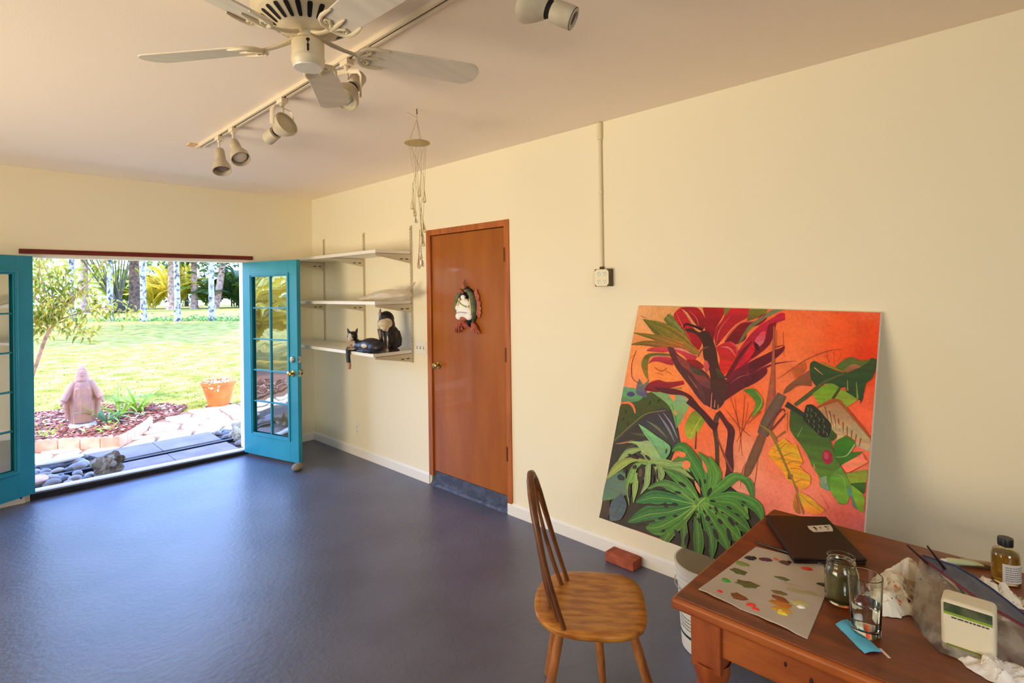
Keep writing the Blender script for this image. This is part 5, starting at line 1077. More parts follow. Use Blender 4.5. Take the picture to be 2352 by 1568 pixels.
('S',[(827,608),(866,566)],[2.2,4.1],(150,100,44)),
('S',[(857,483),(866,570)],[4.4,3.6],(250,130,64)),
('S',[(804,574),(858,490)],[4.1,3.4],(122,44,34)),
('S',[(947,817),(983,843),(1034,867)],[0.5,1.4,0.5],(210,120,30)),
('S',[(1031,802),(1061,849)],[0.5,1],(190,80,50)),
('S',[(1020,788),(1029,810)],[0.5,0.8],(200,90,60)),
('P',[(657,411),(707,399),(751,449),(744,493),(706,538),(721,472),(704,441)],(76,120,38),(100,150,40)),
('S',[(712,404),(749,451),(719,526)],[0.8,2,0.8],(170,190,80)),
('P',[(2,995),(102,911),(141,1031),(4,1103)],(88,112,94),(96,124,100)),
('P',[(55,1141),(72,1181),(128,1159),(151,1099),(141,1062),(109,1031),(60,1087)],(72,84,92),(78,96,104)),
('S',[(88,1161),(104,1112),(129,1061)],[0.6,1.2,0.4],(54,64,74)),
('P',[(4,1140),(4,1098),(47,1083),(58,1170),(2,1186)],(74,58,40),(59,46,32)),
('P',[(113,922),(109,927),(103,929),(98,928),(95,923),(95,918),(99,913),(105,910),(110,911),(113,916)],(38,44,44),(38,44,44)),
('P',[(103,960),(96,968),(85,971),(74,968),(67,961),(67,952),(74,944),(85,941),(96,944),(103,951)],(38,44,44),(38,44,44)),
('P',[(111,961),(106,967),(98,969),(91,968),(86,962),(87,956),(92,950),(99,947),(107,949),(111,954)],(38,44,44),(38,44,44)),
('P',[(87,775),(124,759),(158,755),(219,740),(289,777),(322,828),(227,844),(191,813),(144,773)],(156,178,118),(140,174,110)),
('P',[(135,665),(187,682),(251,707),(304,727),(336,746),(336,782),(309,825),(269,781),(215,740),(175,707)],(128,190,130),(110,166,112)),
('S',[(153,684),(231,737),(294,809)],[0.6,1.8,0.8],(90,140,90)),
('S',[(291,725),(311,769),(314,808)],[0.6,1.5,0.6],(96,146,90)),
('P',[(323,771),(322,778),(320,782),(317,783),(315,778),(314,771),(315,764),(317,759),(320,759),(322,764)],(40,48,30),(40,48,30)),
('S',[(167,757),(237,810),(271,836)],[0.4,1.3,0.8],(190,160,100)),
('L',[(174,790),(102,824),(51,883)],[8.1,18.3,1.2],(146,174,100),(200,235,143),(146,174,100)),
('L',[(235,844),(143,851),(61,905),(1,989)],[6.1,12.1,24.2,2],(158,172,84),(196,200,120),(158,172,84)),
('L',[(183,796),(221,814),(242,838)],[17.6,17.6,9.8],(158,182,110),(215,245,155),(158,182,110)),
('L',[(228,849),(165,878),(147,937),(137,995),(164,1077)],[7.8,13.7,21.6,11.8,1.2],(118,166,76),(176,196,120),(118,166,76)),
('L',[(172,913),(180,984),(185,1060)],[9.7,17.5,1.6],(146,180,92),(180,200,120),(146,180,92)),
('L',[(236,847),(233,899),(241,951),(217,1009)],[11.3,20.8,15.1,1.5],(146,176,106),(186,204,140),(146,176,106)),
('L',[(260,845),(292,885),(296,927)],[7.5,11.3,3.8],(150,176,100),(205,238,143),(150,176,100)),
('L',[(284,843),(316,883),(311,920)],[11.1,14.8,5.6],(140,168,100),(193,228,143),(140,168,100)),
('L',[(235,844),(319,832),(391,841),(482,871)],[7.3,22,20.1,1.8],(146,178,96),(190,206,130),(146,178,96)),
('L',[(340,838),(414,821),(459,842)],[7.1,17.7,1.8],(140,176,96),(193,238,138),(140,176,96)),
('P',[(175,841),(167,845),(149,846),(127,844),(110,838),(104,832),(112,828),(131,827),(153,830),(169,835)],(52,38,34),(52,38,34)),
('P',[(240,834),(234,835),(224,833),(213,827),(207,820),(206,815),(212,813),(222,815),(233,821),(239,828)],(52,38,34),(52,38,34)),
('P',[(223,907),(220,936),(210,955),(197,956),(185,940),(180,912),(183,883),(194,864),(207,863),(218,879)],(52,38,34),(52,38,34)),
('P',[(296,891),(299,907),(299,917),(296,918),(290,910),(285,894),(281,878),(281,867),(285,866),(290,875)],(52,38,34),(52,38,34)),
('P',[(276,920),(276,933),(273,941),(268,942),(264,934),(262,922),(262,909),(265,901),(269,900),(273,907)],(52,38,34),(52,38,34)),
('P',[(169,878),(172,884),(169,891),(162,896),(154,898),(148,895),(145,889),(148,882),(155,877),(163,875)],(52,38,34),(52,38,34)),
('P',[(278,854),(275,858),(268,860),(261,859),(255,856),(253,852),(256,848),(263,847),(271,847),(277,850)],(52,38,34),(52,38,34)),
('P',[(159,1004),(161,1027),(158,1042),(153,1043),(147,1030),(142,1008),(141,985),(143,970),(148,969),(154,982)],(52,38,34),(52,38,34)),
('P',[(207,906),(205,919),(201,927),(195,928),(189,921),(187,908),(189,895),(193,887),(199,886),(204,894)],(96,76,50),(96,76,50)),
('L',[(551,939),(515,849),(448,775),(392,734),(348,765)],[7.1,30.1,33.6,23,3.5],(70,140,52),(160,196,92),(70,140,52)),
('L',[(437,774),(394,791),(359,816)],[16.4,12.8,1.5],(80,140,60),(118,193,93),(80,140,60)),
('L',[(554,938),(563,855),(543,792),(484,741)],[6.9,29.2,27.5,3.4],(84,146,54),(160,196,92),(84,146,54)),
('L',[(562,924),(592,841),(575,795),(540,749)],[5.1,18.9,18.9,3.4],(96,156,52),(160,196,92),(96,156,52)),
('S',[(511,775),(526,803),(541,826)],[1.7,8.6,2.4],(252,130,84)),
('S',[(487,876),(506,902),(524,928)],[2,8.5,1.4],(250,150,110)),
('P',[(424,770),(419,778),(406,783),(389,783),(376,778),(372,771),(377,763),(391,758),(407,757),(420,762)],(252,132,80),(252,132,80)),
('P',[(453,820),(444,830),(431,834),(419,829),(413,819),(415,806),(424,796),(437,793),(449,797),(455,808)],(252,140,84),(252,140,84)),
('L',[(689,810),(731,823),(751,857),(762,896)],[9.8,17.9,13,2],(70,132,52),(160,196,92),(70,132,52)),
('L',[(566,928),(618,872),(672,814),(726,811)],[5,21.5,19.9,6.6],(88,152,56),(160,196,92),(88,152,56)),
('L',[(724,900),(740,950),(744,980)],[6.4,9.6,1.6],(124,168,60),(173,228,93),(124,168,60)),
('L',[(558,942),(657,904),(727,902),(785,921),(818,980)],[6.4,20.8,24,24,1.9],(76,144,56),(160,196,92),(76,144,56)),
('L',[(594,944),(678,931),(742,968),(747,979)],[9.3,20.1,13.9,1.9],(84,146,50),(160,196,92),(84,146,50)),
('L',[(546,960),(651,978),(721,1003),(773,1031)],[9.7,30.6,32.2,4.8],(74,140,48),(160,196,92),(63,120,41)),
('L',[(543,964),(631,1009),(694,1049),(736,1080)],[9.7,30.6,35.4,4.8],(90,156,50),(160,196,92),(77,134,43)),
('L',[(536,969),(603,1034),(655,1083),(687,1133)],[8.1,27.5,32.4,6.5],(84,148,50),(160,196,92),(72,127,43)),
('L',[(530,975),(573,1043),(606,1114),(618,1183)],[6.6,23.1,28,6.6],(80,138,58),(160,196,92),(68,118,49)),
('L',[(523,980),(528,1056),(547,1132),(554,1188)],[6.7,18.4,26.8,18.4],(86,142,52),(160,196,92),(73,122,44)),
('L',[(517,985),(466,1060),(474,1122),(481,1183)],[7,15.7,19.2,14],(92,138,66),(160,196,92),(79,118,56)),
('L',[(513,986),(459,1064),(408,1125),(379,1188)],[7.1,21.3,30.2,23.1],(96,146,50),(160,196,92),(82,125,43)),
('L',[(510,985),(429,1064),(343,1132),(277,1155)],[7.2,30.6,39.6,5.4],(84,148,48),(160,196,92),(72,127,41)),
('L',[(508,984),(387,1048),(274,1094),(173,1158)],[7.5,28.3,41.4,3.8],(64,132,58),(160,196,92),(55,113,49)),
('L',[(505,981),(376,988),(283,1009),(200,1051)],[7.5,26.4,33.9,4.5],(60,138,66),(160,196,92),(51,118,56)),
('L',[(504,975),(427,943),(338,930),(251,972)],[7.5,22.5,22.5,3.8],(96,156,74),(160,196,92),(82,134,63)),
('L',[(520,959),(461,914),(397,880),(319,860)],[7.4,27.7,25.8,3.7],(92,156,66),(160,196,92),(79,134,56)),
('P',[(515,951),(556,934),(573,946),(566,998),(533,1014),(493,998),(493,974)],(92,156,60),(84,150,50)),
('S',[(546,960),(599,969),(651,978)],[2,1.7,1],(160,196,92)),
('S',[(543,964),(588,987),(631,1009)],[2,1.7,1],(160,196,92)),
('S',[(536,969),(570,1002),(603,1034)],[2,1.7,1],(160,196,92)),
('S',[(530,975),(552,1009),(573,1043)],[2.1,1.7,1],(160,196,92)),
('S',[(523,980),(526,1018),(528,1056)],[2.1,1.7,1],(160,196,92)),
('S',[(517,985),(492,1022),(466,1060)],[2.1,1.7,1],(160,196,92)),
('S',[(513,986),(486,1025),(459,1064)],[2.1,1.8,1.1],(160,196,92)),
('S',[(510,985),(469,1024),(429,1064)],[2.1,1.8,1.1],(160,196,92)),
('S',[(508,984),(448,1016),(387,1048)],[2.1,1.8,1.1],(160,196,92)),
('S',[(505,981),(442,985),(376,988)],[2.1,1.8,1.1],(160,196,92)),
('S',[(504,975),(466,959),(427,943)],[2.1,1.8,1.1],(160,196,92)),
('S',[(520,959),(491,936),(461,914)],[2.1,1.8,1.1],(160,196,92)),
('S',[(550,939),(531,961),(517,985)],[2.4,3.8,2.8],(170,196,96)),
('S',[(210,1069),(265,1046),(324,1034),(363,1013)],[0.8,4.9,3.8,4.5],(50,40,38)),
('S',[(190,1163),(261,1135),(318,1110)],[1.9,4.9,4.9],(50,40,38)),
('S',[(275,968),(310,955),(349,949)],[1.1,8.4,1.1],(50,40,38)),
('S',[(499,1054),(508,1088),(514,1126)],[3.4,7.6,1.7],(50,40,38)),
('S',[(492,1116),(489,1144),(490,1170)],[3.5,10.5,7],(50,40,38)),
('S',[(557,1077),(579,1106),(590,1154)],[1.7,11.7,10],(50,40,38)),
('S',[(423,1120),(443,1138),(453,1175)],[1.7,14,14],(50,40,38)),
('P',[(432,949),(428,952),(419,956),(407,957),(398,955),(394,952),(398,948),(407,945),(419,944),(428,946)],(28,38,32),(28,38,32)),
('P',[(450,914),(444,917),(433,916),(420,912),(410,907),(407,901),(413,899),(425,899),(438,903),(448,909)],(28,38,32),(28,38,32)),
('P',[(424,1006),(421,1011),(412,1014),(402,1016),(393,1014),(390,1010),(394,1005),(402,1001),(413,1000),(421,1002)],(28,38,32),(28,38,32)),
('P',[(377,1027),(375,1029),(369,1033),(360,1035),(354,1035),(351,1034),(353,1031),(359,1028),(367,1026),(374,1025)],(28,38,32),(28,38,32)),
('P',[(430,1055),(428,1059),(423,1063),(415,1065),(409,1065),(406,1062),(408,1058),(413,1054),(421,1052),(427,1052)],(28,38,32),(28,38,32)),
('P',[(372,1078),(370,1083),(361,1090),(349,1096),(338,1099),(333,1097),(335,1092),(344,1085),(356,1079),(367,1076)],(28,38,32),(28,38,32)),
('P',[(380,1135),(380,1139),(377,1144),(371,1148),(364,1150),(360,1148),(360,1143),(364,1138),(370,1134),(376,1133)],(28,38,32),(28,38,32)),
('P',[(525,1008),(526,1012),(526,1015),(525,1016),(522,1015),(519,1013),(517,1009),(517,1007),(519,1005),(522,1006)],(28,38,32),(28,38,32)),
('P',[(516,1022),(518,1026),(518,1030),(516,1032),(512,1031),(509,1028),(507,1024),(507,1020),(509,1018),(512,1019)],(28,38,32),(28,38,32)),
('P',[(558,998),(561,1003),(561,1008),(558,1010),(554,1008),(550,1005),(547,1000),(547,995),(550,993),(554,995)],(28,38,32),(28,38,32)),
('P',[(586,982),(583,983),(579,983),(575,980),(572,977),(572,974),(575,973),(579,973),(584,976),(586,979)],(28,38,32),(28,38,32)),
('P',[(543,1041),(548,1048),(549,1054),(546,1057),(539,1056),(532,1051),(527,1045),(526,1038),(529,1035),(536,1036)],(28,38,32),(28,38,32)),
('P',[(584,1018),(587,1024),(586,1031),(581,1036),(573,1037),(567,1033),(564,1027),(565,1020),(571,1015),(578,1014)],(28,38,32),(28,38,32)),
('P',[(611,971),(616,978),(617,984),(614,986),(609,984),(603,979),(598,972),(597,967),(600,964),(605,966)],(28,38,32),(28,38,32)),
('P',[(615,992),(614,995),(612,998),(609,999),(607,998),(605,995),(606,991),(608,988),(611,987),(613,989)],(28,38,32),(28,38,32)),
('P',[(645,984),(643,985),(639,985),(634,984),(631,981),(631,979),(633,977),(637,977),(642,979),(645,981)],(28,38,32),(28,38,32)),
('P',[(677,957),(673,959),(666,958),(658,956),(653,952),(651,949),(655,947),(662,948),(670,950),(675,953)],(28,38,32),(28,38,32)),
('P',[(638,1016),(644,1022),(645,1028),(642,1032),(635,1032),(627,1028),(621,1022),(620,1015),(624,1011),(631,1011)],(28,38,32),(28,38,32)),
('P',[(601,1042),(602,1046),(601,1049),(598,1051),(595,1051),(592,1049),(591,1045),(592,1042),(595,1040),(599,1040)],(28,38,32),(28,38,32)),
('P',[(688,1001),(696,1011),(699,1019),(696,1023),(687,1021),(677,1014),(668,1004),(665,996),(669,992),(678,994)],(28,38,32),(28,38,32)),
('P',[(716,975),(713,977),(707,977),(700,975),(695,972),(694,969),(697,967),(704,967),(710,969),(715,972)],(28,38,32),(28,38,32)),
('P',[(709,1007),(712,1011),(713,1015),(711,1017),(707,1017),(702,1014),(699,1010),(698,1006),(700,1004),(704,1004)],(28,38,32),(28,38,32)),
('P',[(628,1075),(634,1088),(635,1098),(631,1101),(622,1097),(613,1086),(607,1073),(606,1063),(610,1060),(619,1064)],(28,38,32),(28,38,32)),
('P',[(687,1061),(693,1077),(693,1089),(688,1092),(680,1085),(672,1070),(667,1054),(666,1042),(671,1039),(679,1047)],(28,38,32),(28,38,32)),
('P',[(573,909),(568,921),(562,928),(557,927),(555,919),(557,907),(562,895),(569,888),(574,889),(575,897)],(28,38,32),(28,38,32)),
('P',[(520,881),(523,894),(523,902),(521,903),(516,896),(512,884),(508,872),(508,863),(511,862),(515,869)],(28,38,32),(28,38,32)),
('P',[(541,866),(542,873),(540,877),(537,878),(535,874),(533,868),(533,862),(534,857),(537,857),(540,860)],(28,38,32),(28,38,32)),
('P',[(735,915),(733,916),(727,916),(721,914),(717,912),(715,909),(718,908),(724,908),(730,910),(734,912)],(28,38,32),(28,38,32)),
('P',[(724,922),(728,925),(729,928),(728,930),(724,930),(720,929),(717,927),(715,924),(717,922),(720,921)],(28,38,32),(28,38,32)),
('P',[(603,944),(600,945),(595,946),(590,945),(585,943),(584,941),(586,940),(591,939),(597,940),(601,942)],(28,38,32),(28,38,32))]

# ================================================================ the leaning canvas
_a, _r = 0.34183, math.radians(0.9777); CW = 1.185
_u0 = Vector((0, -1, 0)); _v0 = Vector((-math.sin(_a), 0, -math.cos(_a)))
CU = _u0 * math.cos(_r) + _v0 * math.sin(_r); CV = _v0 * math.cos(_r) - _u0 * math.sin(_r); CN = CV.cross(CU).normalized()
if CN.x > 0: CN = -CN
cv_t = thing('painting', 'large unfinished canvas of tropical leaves on an orange ground, leaning on the wall', 'painting', (-.02, -4.108, 1.52))
def onc(x, y, h=0.0): return CU * (x / 1000) + CV * (y / 1000) + CN * h
b = MB(); c8 = [onc(x, y, h) for h in (-.036, -.0004) for x, y in ((0, 0), (1185, 0), (1185, 1185), (0, 1185))]
b.add(c8, [(0, 1, 2, 3), (4, 7, 6, 5), (0, 4, 5, 1), (1, 5, 6, 2), (2, 6, 7, 3), (3, 7, 4, 0)])
b.build('canvas', mat('white_canvas', (236, 232, 226), .8, bump=.1, bscale=300), cv_t, smooth=False, bevel=.003)
pa = MB(); layer = 0.0
def cr_spline(p, closed, sub=4):
    n = len(p); out = []
    for i in range(n if closed else n - 1):
        g = (lambda k: p[k % n]) if closed else (lambda k: p[max(0, min(n - 1, k))])
        p0, p1, p2, p3 = g(i - 1), g(i), g(i + 1), g(i + 2)
        if closed:      # keep pointed leaf tips pointed
            def tg(a, c_, d_):
                u_, v_ = Vector((c_[0] - a[0], c_[1] - a[1])), Vector((d_[0] - c_[0], d_[1] - c_[1]))
                k_ = 0.15 if (u_.length and v_.length and u_.normalized().dot(v_.normalized()) < 0.35) else 1.0
                return tuple(.5 * k_ * (d_[q] - a[q]) for q in range(2))
            m1, m2 = tg(p0, p1, p2), tg(p1, p2, p3)
            for s_ in range(sub):
                t_ = s_ / sub; h1, h2, h3, h4 = 2 * t_ ** 3 - 3 * t_ ** 2 + 1, t_ ** 3 - 2 * t_ ** 2 + t_, -2 * t_ ** 3 + 3 * t_ ** 2, t_ ** 3 - t_ ** 2
                out.append(tuple(h1 * p1[k] + h2 * m1[k] + h3 * p2[k] + h4 * m2[k] for k in range(2)))
            continue
        for s_ in range(sub):
            t_ = s_ / sub
            out.append(tuple(.5 * (2 * p1[k] + (p2[k] - p0[k]) * t_ + (2 * p0[k] - 5 * p1[k] + 4 * p2[k] - p3[k]) * t_ * t_ + (3 * p1[k] - p0[k] - 3 * p2[k] + p3[k]) * t_ ** 3) for k in range(len(p1))))
    if not closed: out.append(tuple(p[-1]))
    return out
def mixc(a, c_, t_): return tuple(a[k] + (c_[k] - a[k]) * t_ for k in range(3))
def clampc(p): return (min(1185, max(0, p[0])), min(1185, max(0, p[1])))
def put(V, F, cols):
    base = len(pa.v); pa.v.extend([tuple(onc(x, y, layer)) for x, y in V]); pa.c.extend([lin(c_) for c_ in cols])
    for f in F: pa.f.append(tuple(k + base for k in f)); pa.mi.append(0)
G = 36; V = []; cols = []
for i in range(G + 1):
    for j in range(G + 1):
        x, y = 1185 * i / G, 1185 * j / G; ws = 0; acc = [0, 0, 0]
        for (bx, by), c_ in BGT:
            w_ = 1 / ((x - bx) ** 2 + (y - by) ** 2 + 900) ** 1.7; ws += w_; acc = [acc[k] + c_[k] * w_ for k in range(3)]
        q = 1 + .10 * noise.noise(Vector((x / 90, y / 60, 3))); V.append((x, y)); cols.append(tuple(min(255, k / ws * q) for k in acc))
put(V, [(i * (G + 1) + j, i * (G + 1) + j + 1, (i + 1) * (G + 1) + j + 1, (i + 1) * (G + 1) + j) for i in range(G) for j in range(G)], cols)
from mathutils.geometry import tessellate_polygon
ra = random.Random(8)
for e in ART:
    layer += .00003
    if e[0] == 'P':
        p = [clampc(q) for q in cr_spline(e[1], True, 4)]
        ys = [q[1] for q in p]; y0, y1 = min(ys), max(ys); tri = tessellate_polygon([[Vector((q[0], q[1], 0)) for q in p]])
        put(p, [tuple(t_) for t_ in tri], [tuple(k * ra.uniform(.88, 1.1) for k in mixc(e[2], e[3], (q[1] - y0) / max(1, y1 - y0))) for q in p])
    else:
        sp = [(*q, w_) for q, w_ in zip(e[1], e[2])]; s_ = cr_spline(sp, False, 6); V = []; cols = []; n = len(s_)
        for i, (x, y, w_) in enumerate(s_):
            a, c_ = s_[max(0, i - 1)], s_[min(n - 1, i + 1)]; dx, dy = c_[0] - a[0], c_[1] - a[1]; L_ = math.hypot(dx, dy) or 1; nx, ny = -dy / L_, dx / L_
            t_ = i / (n - 1)
            if e[0] == 'L':
                base_c = mixc(e[3], e[5], t_)
                for k, sh in ((-1, .70), (-.86, 1.10), (-.55, .80), (-.30, 1.04), (-.07, .92), (0, None), (.07, .86), (.35, 1.0), (.6, .74), (.86, .96), (1, .62)):
                    ww = w_ * (1 + .03 * math.sin(i * 2.3)); V.append(clampc((x + nx * ww * k, y + ny * ww * k))); cols.append(mixc(base_c, e[4], .85) if sh is None else tuple(v_ * sh * ra.uniform(.94, 1.06) for v_ in base_c))
            else:
                for k in (-1, 0, 1): V.append(clampc((x + nx * w_ * k, y + ny * w_ * k))); cols.append(tuple(v_ * (1.0 if k == 0 else .88) * ra.uniform(.92, 1.08) for v_ in e[3]))
        m = 11 if e[0] == 'L' else 3
        put(V, [(i * m + k, i * m + k + 1, (i + 1) * m + k + 1, (i + 1) * m + k) for i in range(n - 1) for k in range(m - 1)], cols)
pa.build('painted_picture', paintmat('oil_colours'), cv_t, smooth=False)

# ================================================================ chair
CHW = mat('worn_chair_elm', (196, 130, 46), 0.42, col2=(150, 84, 26), scale=9, detail=9, stretch=(1.2, 4.5, 4), bump=.25, bscale=34, bdist=.003, contrast=(.38, .66), coat=.15)
CHD = mat('dark_worn_wood', (122, 72, 32), 0.42, col2=(86, 46, 20), scale=8, detail=8, stretch=(4, 4, 1), bump=.15, bscale=40, bdist=.003, coat=.1)
CHL = mat('chair_leg_wood', (176, 110, 54), 0.45, col2=(140, 80, 36), scale=8, detail=8, stretch=(5, 5, 1), bump=.12, bscale=40)
t = thing('wooden_chair', 'worn wooden hoop-back chair with a scuffed golden seat, drawn up to the table', 'chair', (-1.136, -4.541, 0), rz=math.radians(-53.9))
b = MB(); nr, na = 9, 64; V = []
def seat_r(a):
    c_, s_ = math.cos(a), math.sin(a); n_ = 3.4 if c_ > 0 else 2.5
    return 1 / ((abs(c_) / .205) ** n_ + (abs(s_) / .212) ** n_) ** (1 / n_)
V.append((0, 0, .440))
for i in range(1, nr + 1):
    k = i / nr
    for j in range(na):
        a = 2 * PI * j / na; r_ = seat_r(a) * k; z = .440 + .012 * max(0, k - .35) ** 1.5 - (.004 if i == nr else 0) - .006 * math.exp(-((r_ * math.cos(a) - .11) / .06) ** 2) * 0
        V.append((r_ * math.cos(a), r_ * math.sin(a), z))
for kk, z in ((1.012, .438), (1.0, .424), (.93, .412)):
    for j in range(na): a = 2 * PI * j / na; V.append((seat_r(a) * kk * math.cos(a), seat_r(a) * kk * math.sin(a), z))
F = [(0, 1 + j, 1 + (j + 1) % na) for j in range(na)]
for i in range(nr + 2):
    for j in range(na): p, q = 1 + i * na + j, 1 + i * na + (j + 1) % na; F.append((p, p + na, q + na, q))
F.append(tuple(1 + (nr + 2) * na + j for j in range(na))[::-1]); b.add(V, F); b.build('seat', CHW, t, ang=60)
def back(y, u): return Vector((-.088 - .128 * u - .060 * (1 - (abs(y) / .163) ** 1.6 if abs(y) < .163 else 0) * (1 - u) - .008 * math.sin(PI * u), y - .025 + .014 * u, .440 + .472 * u))
hp = [(.160, -.03), (.161, .12), (.157, .30), (.149, .48), (.135, .64), (.113, .79), (.082, .90), (.042, .975), (0, 1.0)]
hb = lambda y, u: Vector((-.088 - .128 * u - .008 * math.sin(PI * u), y - .025 + .014 * u, .440 + .472 * u))
pts = [hb(-y, u) for y, u in hp] + [hb(y, u) for y, u in hp[-2::-1]]
b = MB(); b.tube(pts, [.0125 + .006 * max(0, min(1, (p.z - .60) / .25)) for p in pts], 12, flat=.72, up=(1, 0, .3)); b.build('hoop', CHD, t)
for y0, y1, u1 in ((-.122, -.068, .91), (-.042, -.026, .975), (.040, .024, .975), (.125, .068, .91)):
    p = [back(y0 + (y1 - y0) * k, -.02 + (u1 + .0) * k) for k in (0, .25, .5, .75, 1)]
    MB().tube(p, [.0078, .0088, .0080, .0064, .0055], 10).build('spindle', CHD, t)
for a_, b_ in (((-.11, .11, .420), (-.18, .216, 0)), ((-.10, -.115, .420), (-.185, -.15, 0)), ((.02, .10, .420), (.05, .185, 0)), ((.145, -.115, .420), (.262, -.068, 0))):
    a_, b_ = Vector(a_), Vector(b_); MB().tube([a_, a_.lerp(b_, .22), a_.lerp(b_, .76), b_], [.0145, .0175, .0165, .0135], 14).build('leg', CHL, t)

# ================================================================ work table
TOPW = mat('worn_table_top', (134, 66, 26), 0.42, col2=(98, 46, 20), scale=5, detail=10, stretch=(5, 1, 2), bump=.2, bscale=30, bdist=.003, contrast=(.35, .68), coat=.1)
EDGEW = mat('orange_table_wood', (172, 90, 30), 0.42, col2=(140, 66, 22), scale=5, detail=8, stretch=(4, 1, 4), bump=.12, bscale=40, bdist=.003)
LEGW = mat('turned_leg_wood', (164, 82, 32), 0.40, col2=(136, 62, 24), scale=6, detail=8, stretch=(4, 4, 1), bump=.1, bscale=40)
t = thing('work_table', 'worn orange brown wooden table with turned legs and paint marks on its top', 'table', (-0.96, -5.75, 0))
MB().box2((-1.374, -6.50, .7345), (-0.553, -5.018, .740)).build('table_top', TOPW, t, world=True, smooth=False, bevel=.0045)
MB().box2((-1.384, -6.51, .703), (-0.545, -5.008, .7355)).build('top_edge', EDGEW, t, world=True, bevel=.009, seg=3)
for nm, a, c_ in (('apron', (-1.335, -6.40, .595), (-1.313, -5.10, .703)), ('apron', (-0.612, -6.40, .595), (-0.590, -5.10, .703)), ('apron', (-1.27, -5.078, .595), (-0.65, -5.056, .703))):
    MB().box2(a, c_).build(nm, EDGEW, t, world=True, smooth=False, bevel=.003)
prof = [(0.0, 0), (.020, 0), (.024, .02), (.022, .05), (.028, .10), (.036, .20), (.041, .30), (.042, .37), (.036, .425), (.034, .438), (.0425, .444), (.045, .453), (.0425, .462), (.038, .466), (.0435, .471), (.0455, .480), (.042, .489), (.037, .494), (.043, .508), (.050, .530), (.050, .56)]
for x, y in ((-1.303, -5.092), (-0.622, -5.092), (-1.303, -6.42), (-0.622, -6.42)):
    b = MB(); b.lathe(prof, 28, Matrix.Translation((x, y, 0)), caps=False); b.box2((x - .043, y - .043, .545), (x + .043, y + .043, .703)); b.build('leg', LEGW, t, world=True, bevel=.003)
# paint drips and specks that have dried on the top
SPK = mat('dried_pale_paint', (214, 196, 168), .6)
def splat(mb, x, y, z, r_, sd, e=1.0, rot=0.0, n=14, h=.0012):
    rr = random.Random(sd); pts = []
    for k in range(n): a = 2 * PI * k / n; q = r_ * rr.uniform(.72, 1.15); px, py = q * math.cos(a), q * math.sin(a) * e; pts.append((x + px * math.cos(rot) - py * math.sin(rot), y + px * math.sin(rot) + py * math.cos(rot)))
    return mb.prism(pts, h, Matrix.Translation((0, 0, z)))
q = MB()
for i, (x, y, r_) in enumerate(((-1.307, -5.481, .006), (-1.317, -5.491, .004), (-1.301, -5.531, .004), (-1.248, -5.544, .007), (-1.249, -5.532, .005), (-1.333, -5.537, .005), (-1.307, -5.432, .004), (-1.352, -5.418, .004), (-.70, -5.30, .010), (-.66, -5.33, .008), (-.72, -5.27, .006), (-.80, -5.40, .007), (-.64, -5.22, .006), (-1.27, -5.60, .004), (-.93, -5.44, .004))): splat(q, x, y, .7398, r_, i, .45, rnd.uniform(0, 3))
q.build('paint_specks', SPK, t, kind='stuff')
q = MB()
for i, (x, y, z, r_) in enumerate(((-1.336, -5.30, .655, .007), (-1.336, -5.36, .640, .009), (-1.336, -5.36, .622, .006), (-1.336, -5.47, .68, .005))): q.blob((x, y, z), (.0012, r_ * .5, r_), i, .2, 2)
q.build('dark_drips', mat('dark_drip', (44, 20, 12), .6), t, world=True, kind='stuff')

# ---------------------------------------------------------------- palette board with paint
t = thing('palette_sheet', 'grey sheet of palette card covered in dabs of oil paint', 'palette', (-1.12, -5.20, .741))
b = MB(); n = 13; V = []
A_, B_, C_, D_ = Vector((-.927, -5.083, 0)), Vector((-1.306, -5.056, 0)), Vector((-1.334, -5.352, 0)), Vector((-.900, -5.317, 0))
def on_pal(u, v): return (A_.lerp(D_, u)).lerp(B_.lerp(C_, u), v)
for lay in (0.0, 0.0030):
    for i in range(n):
        for j in range(n):
            p = on_pal(i / (n - 1), j / (n - 1)); p.z = .7405 + lay + .006 * max(0, (j / (n - 1)) - .8) / .2 * (.5 + .5 * math.sin(i * .9)) * .6; p.x += .002 * math.sin(i * 2.1) * (j == n - 1); V.append(p)
F = [(i * n + j, i * n + j + 1, (i + 1) * n + j + 1, (i + 1) * n + j) for i in range(n - 1) for j in range(n - 1)]; F = [f[::-1] for f in F] + [tuple(k + n * n for k in f) for f in F]
for i in range(n - 1):
    for a_, b_ in ((i, i + 1), ((n - 1) * n + i + 1, (n - 1) * n + i), ((i + 1) * n, i * n), (i * n + n - 1, (i + 1) * n + n - 1)): F.append((a_, b_, b_ + n * n, a_ + n * n))
b.add(V, F); b.build('card', mat('grey_palette_card', (196, 184, 166), .7, col2=(184, 172, 156), scale=6), t, world=True, smooth=False)
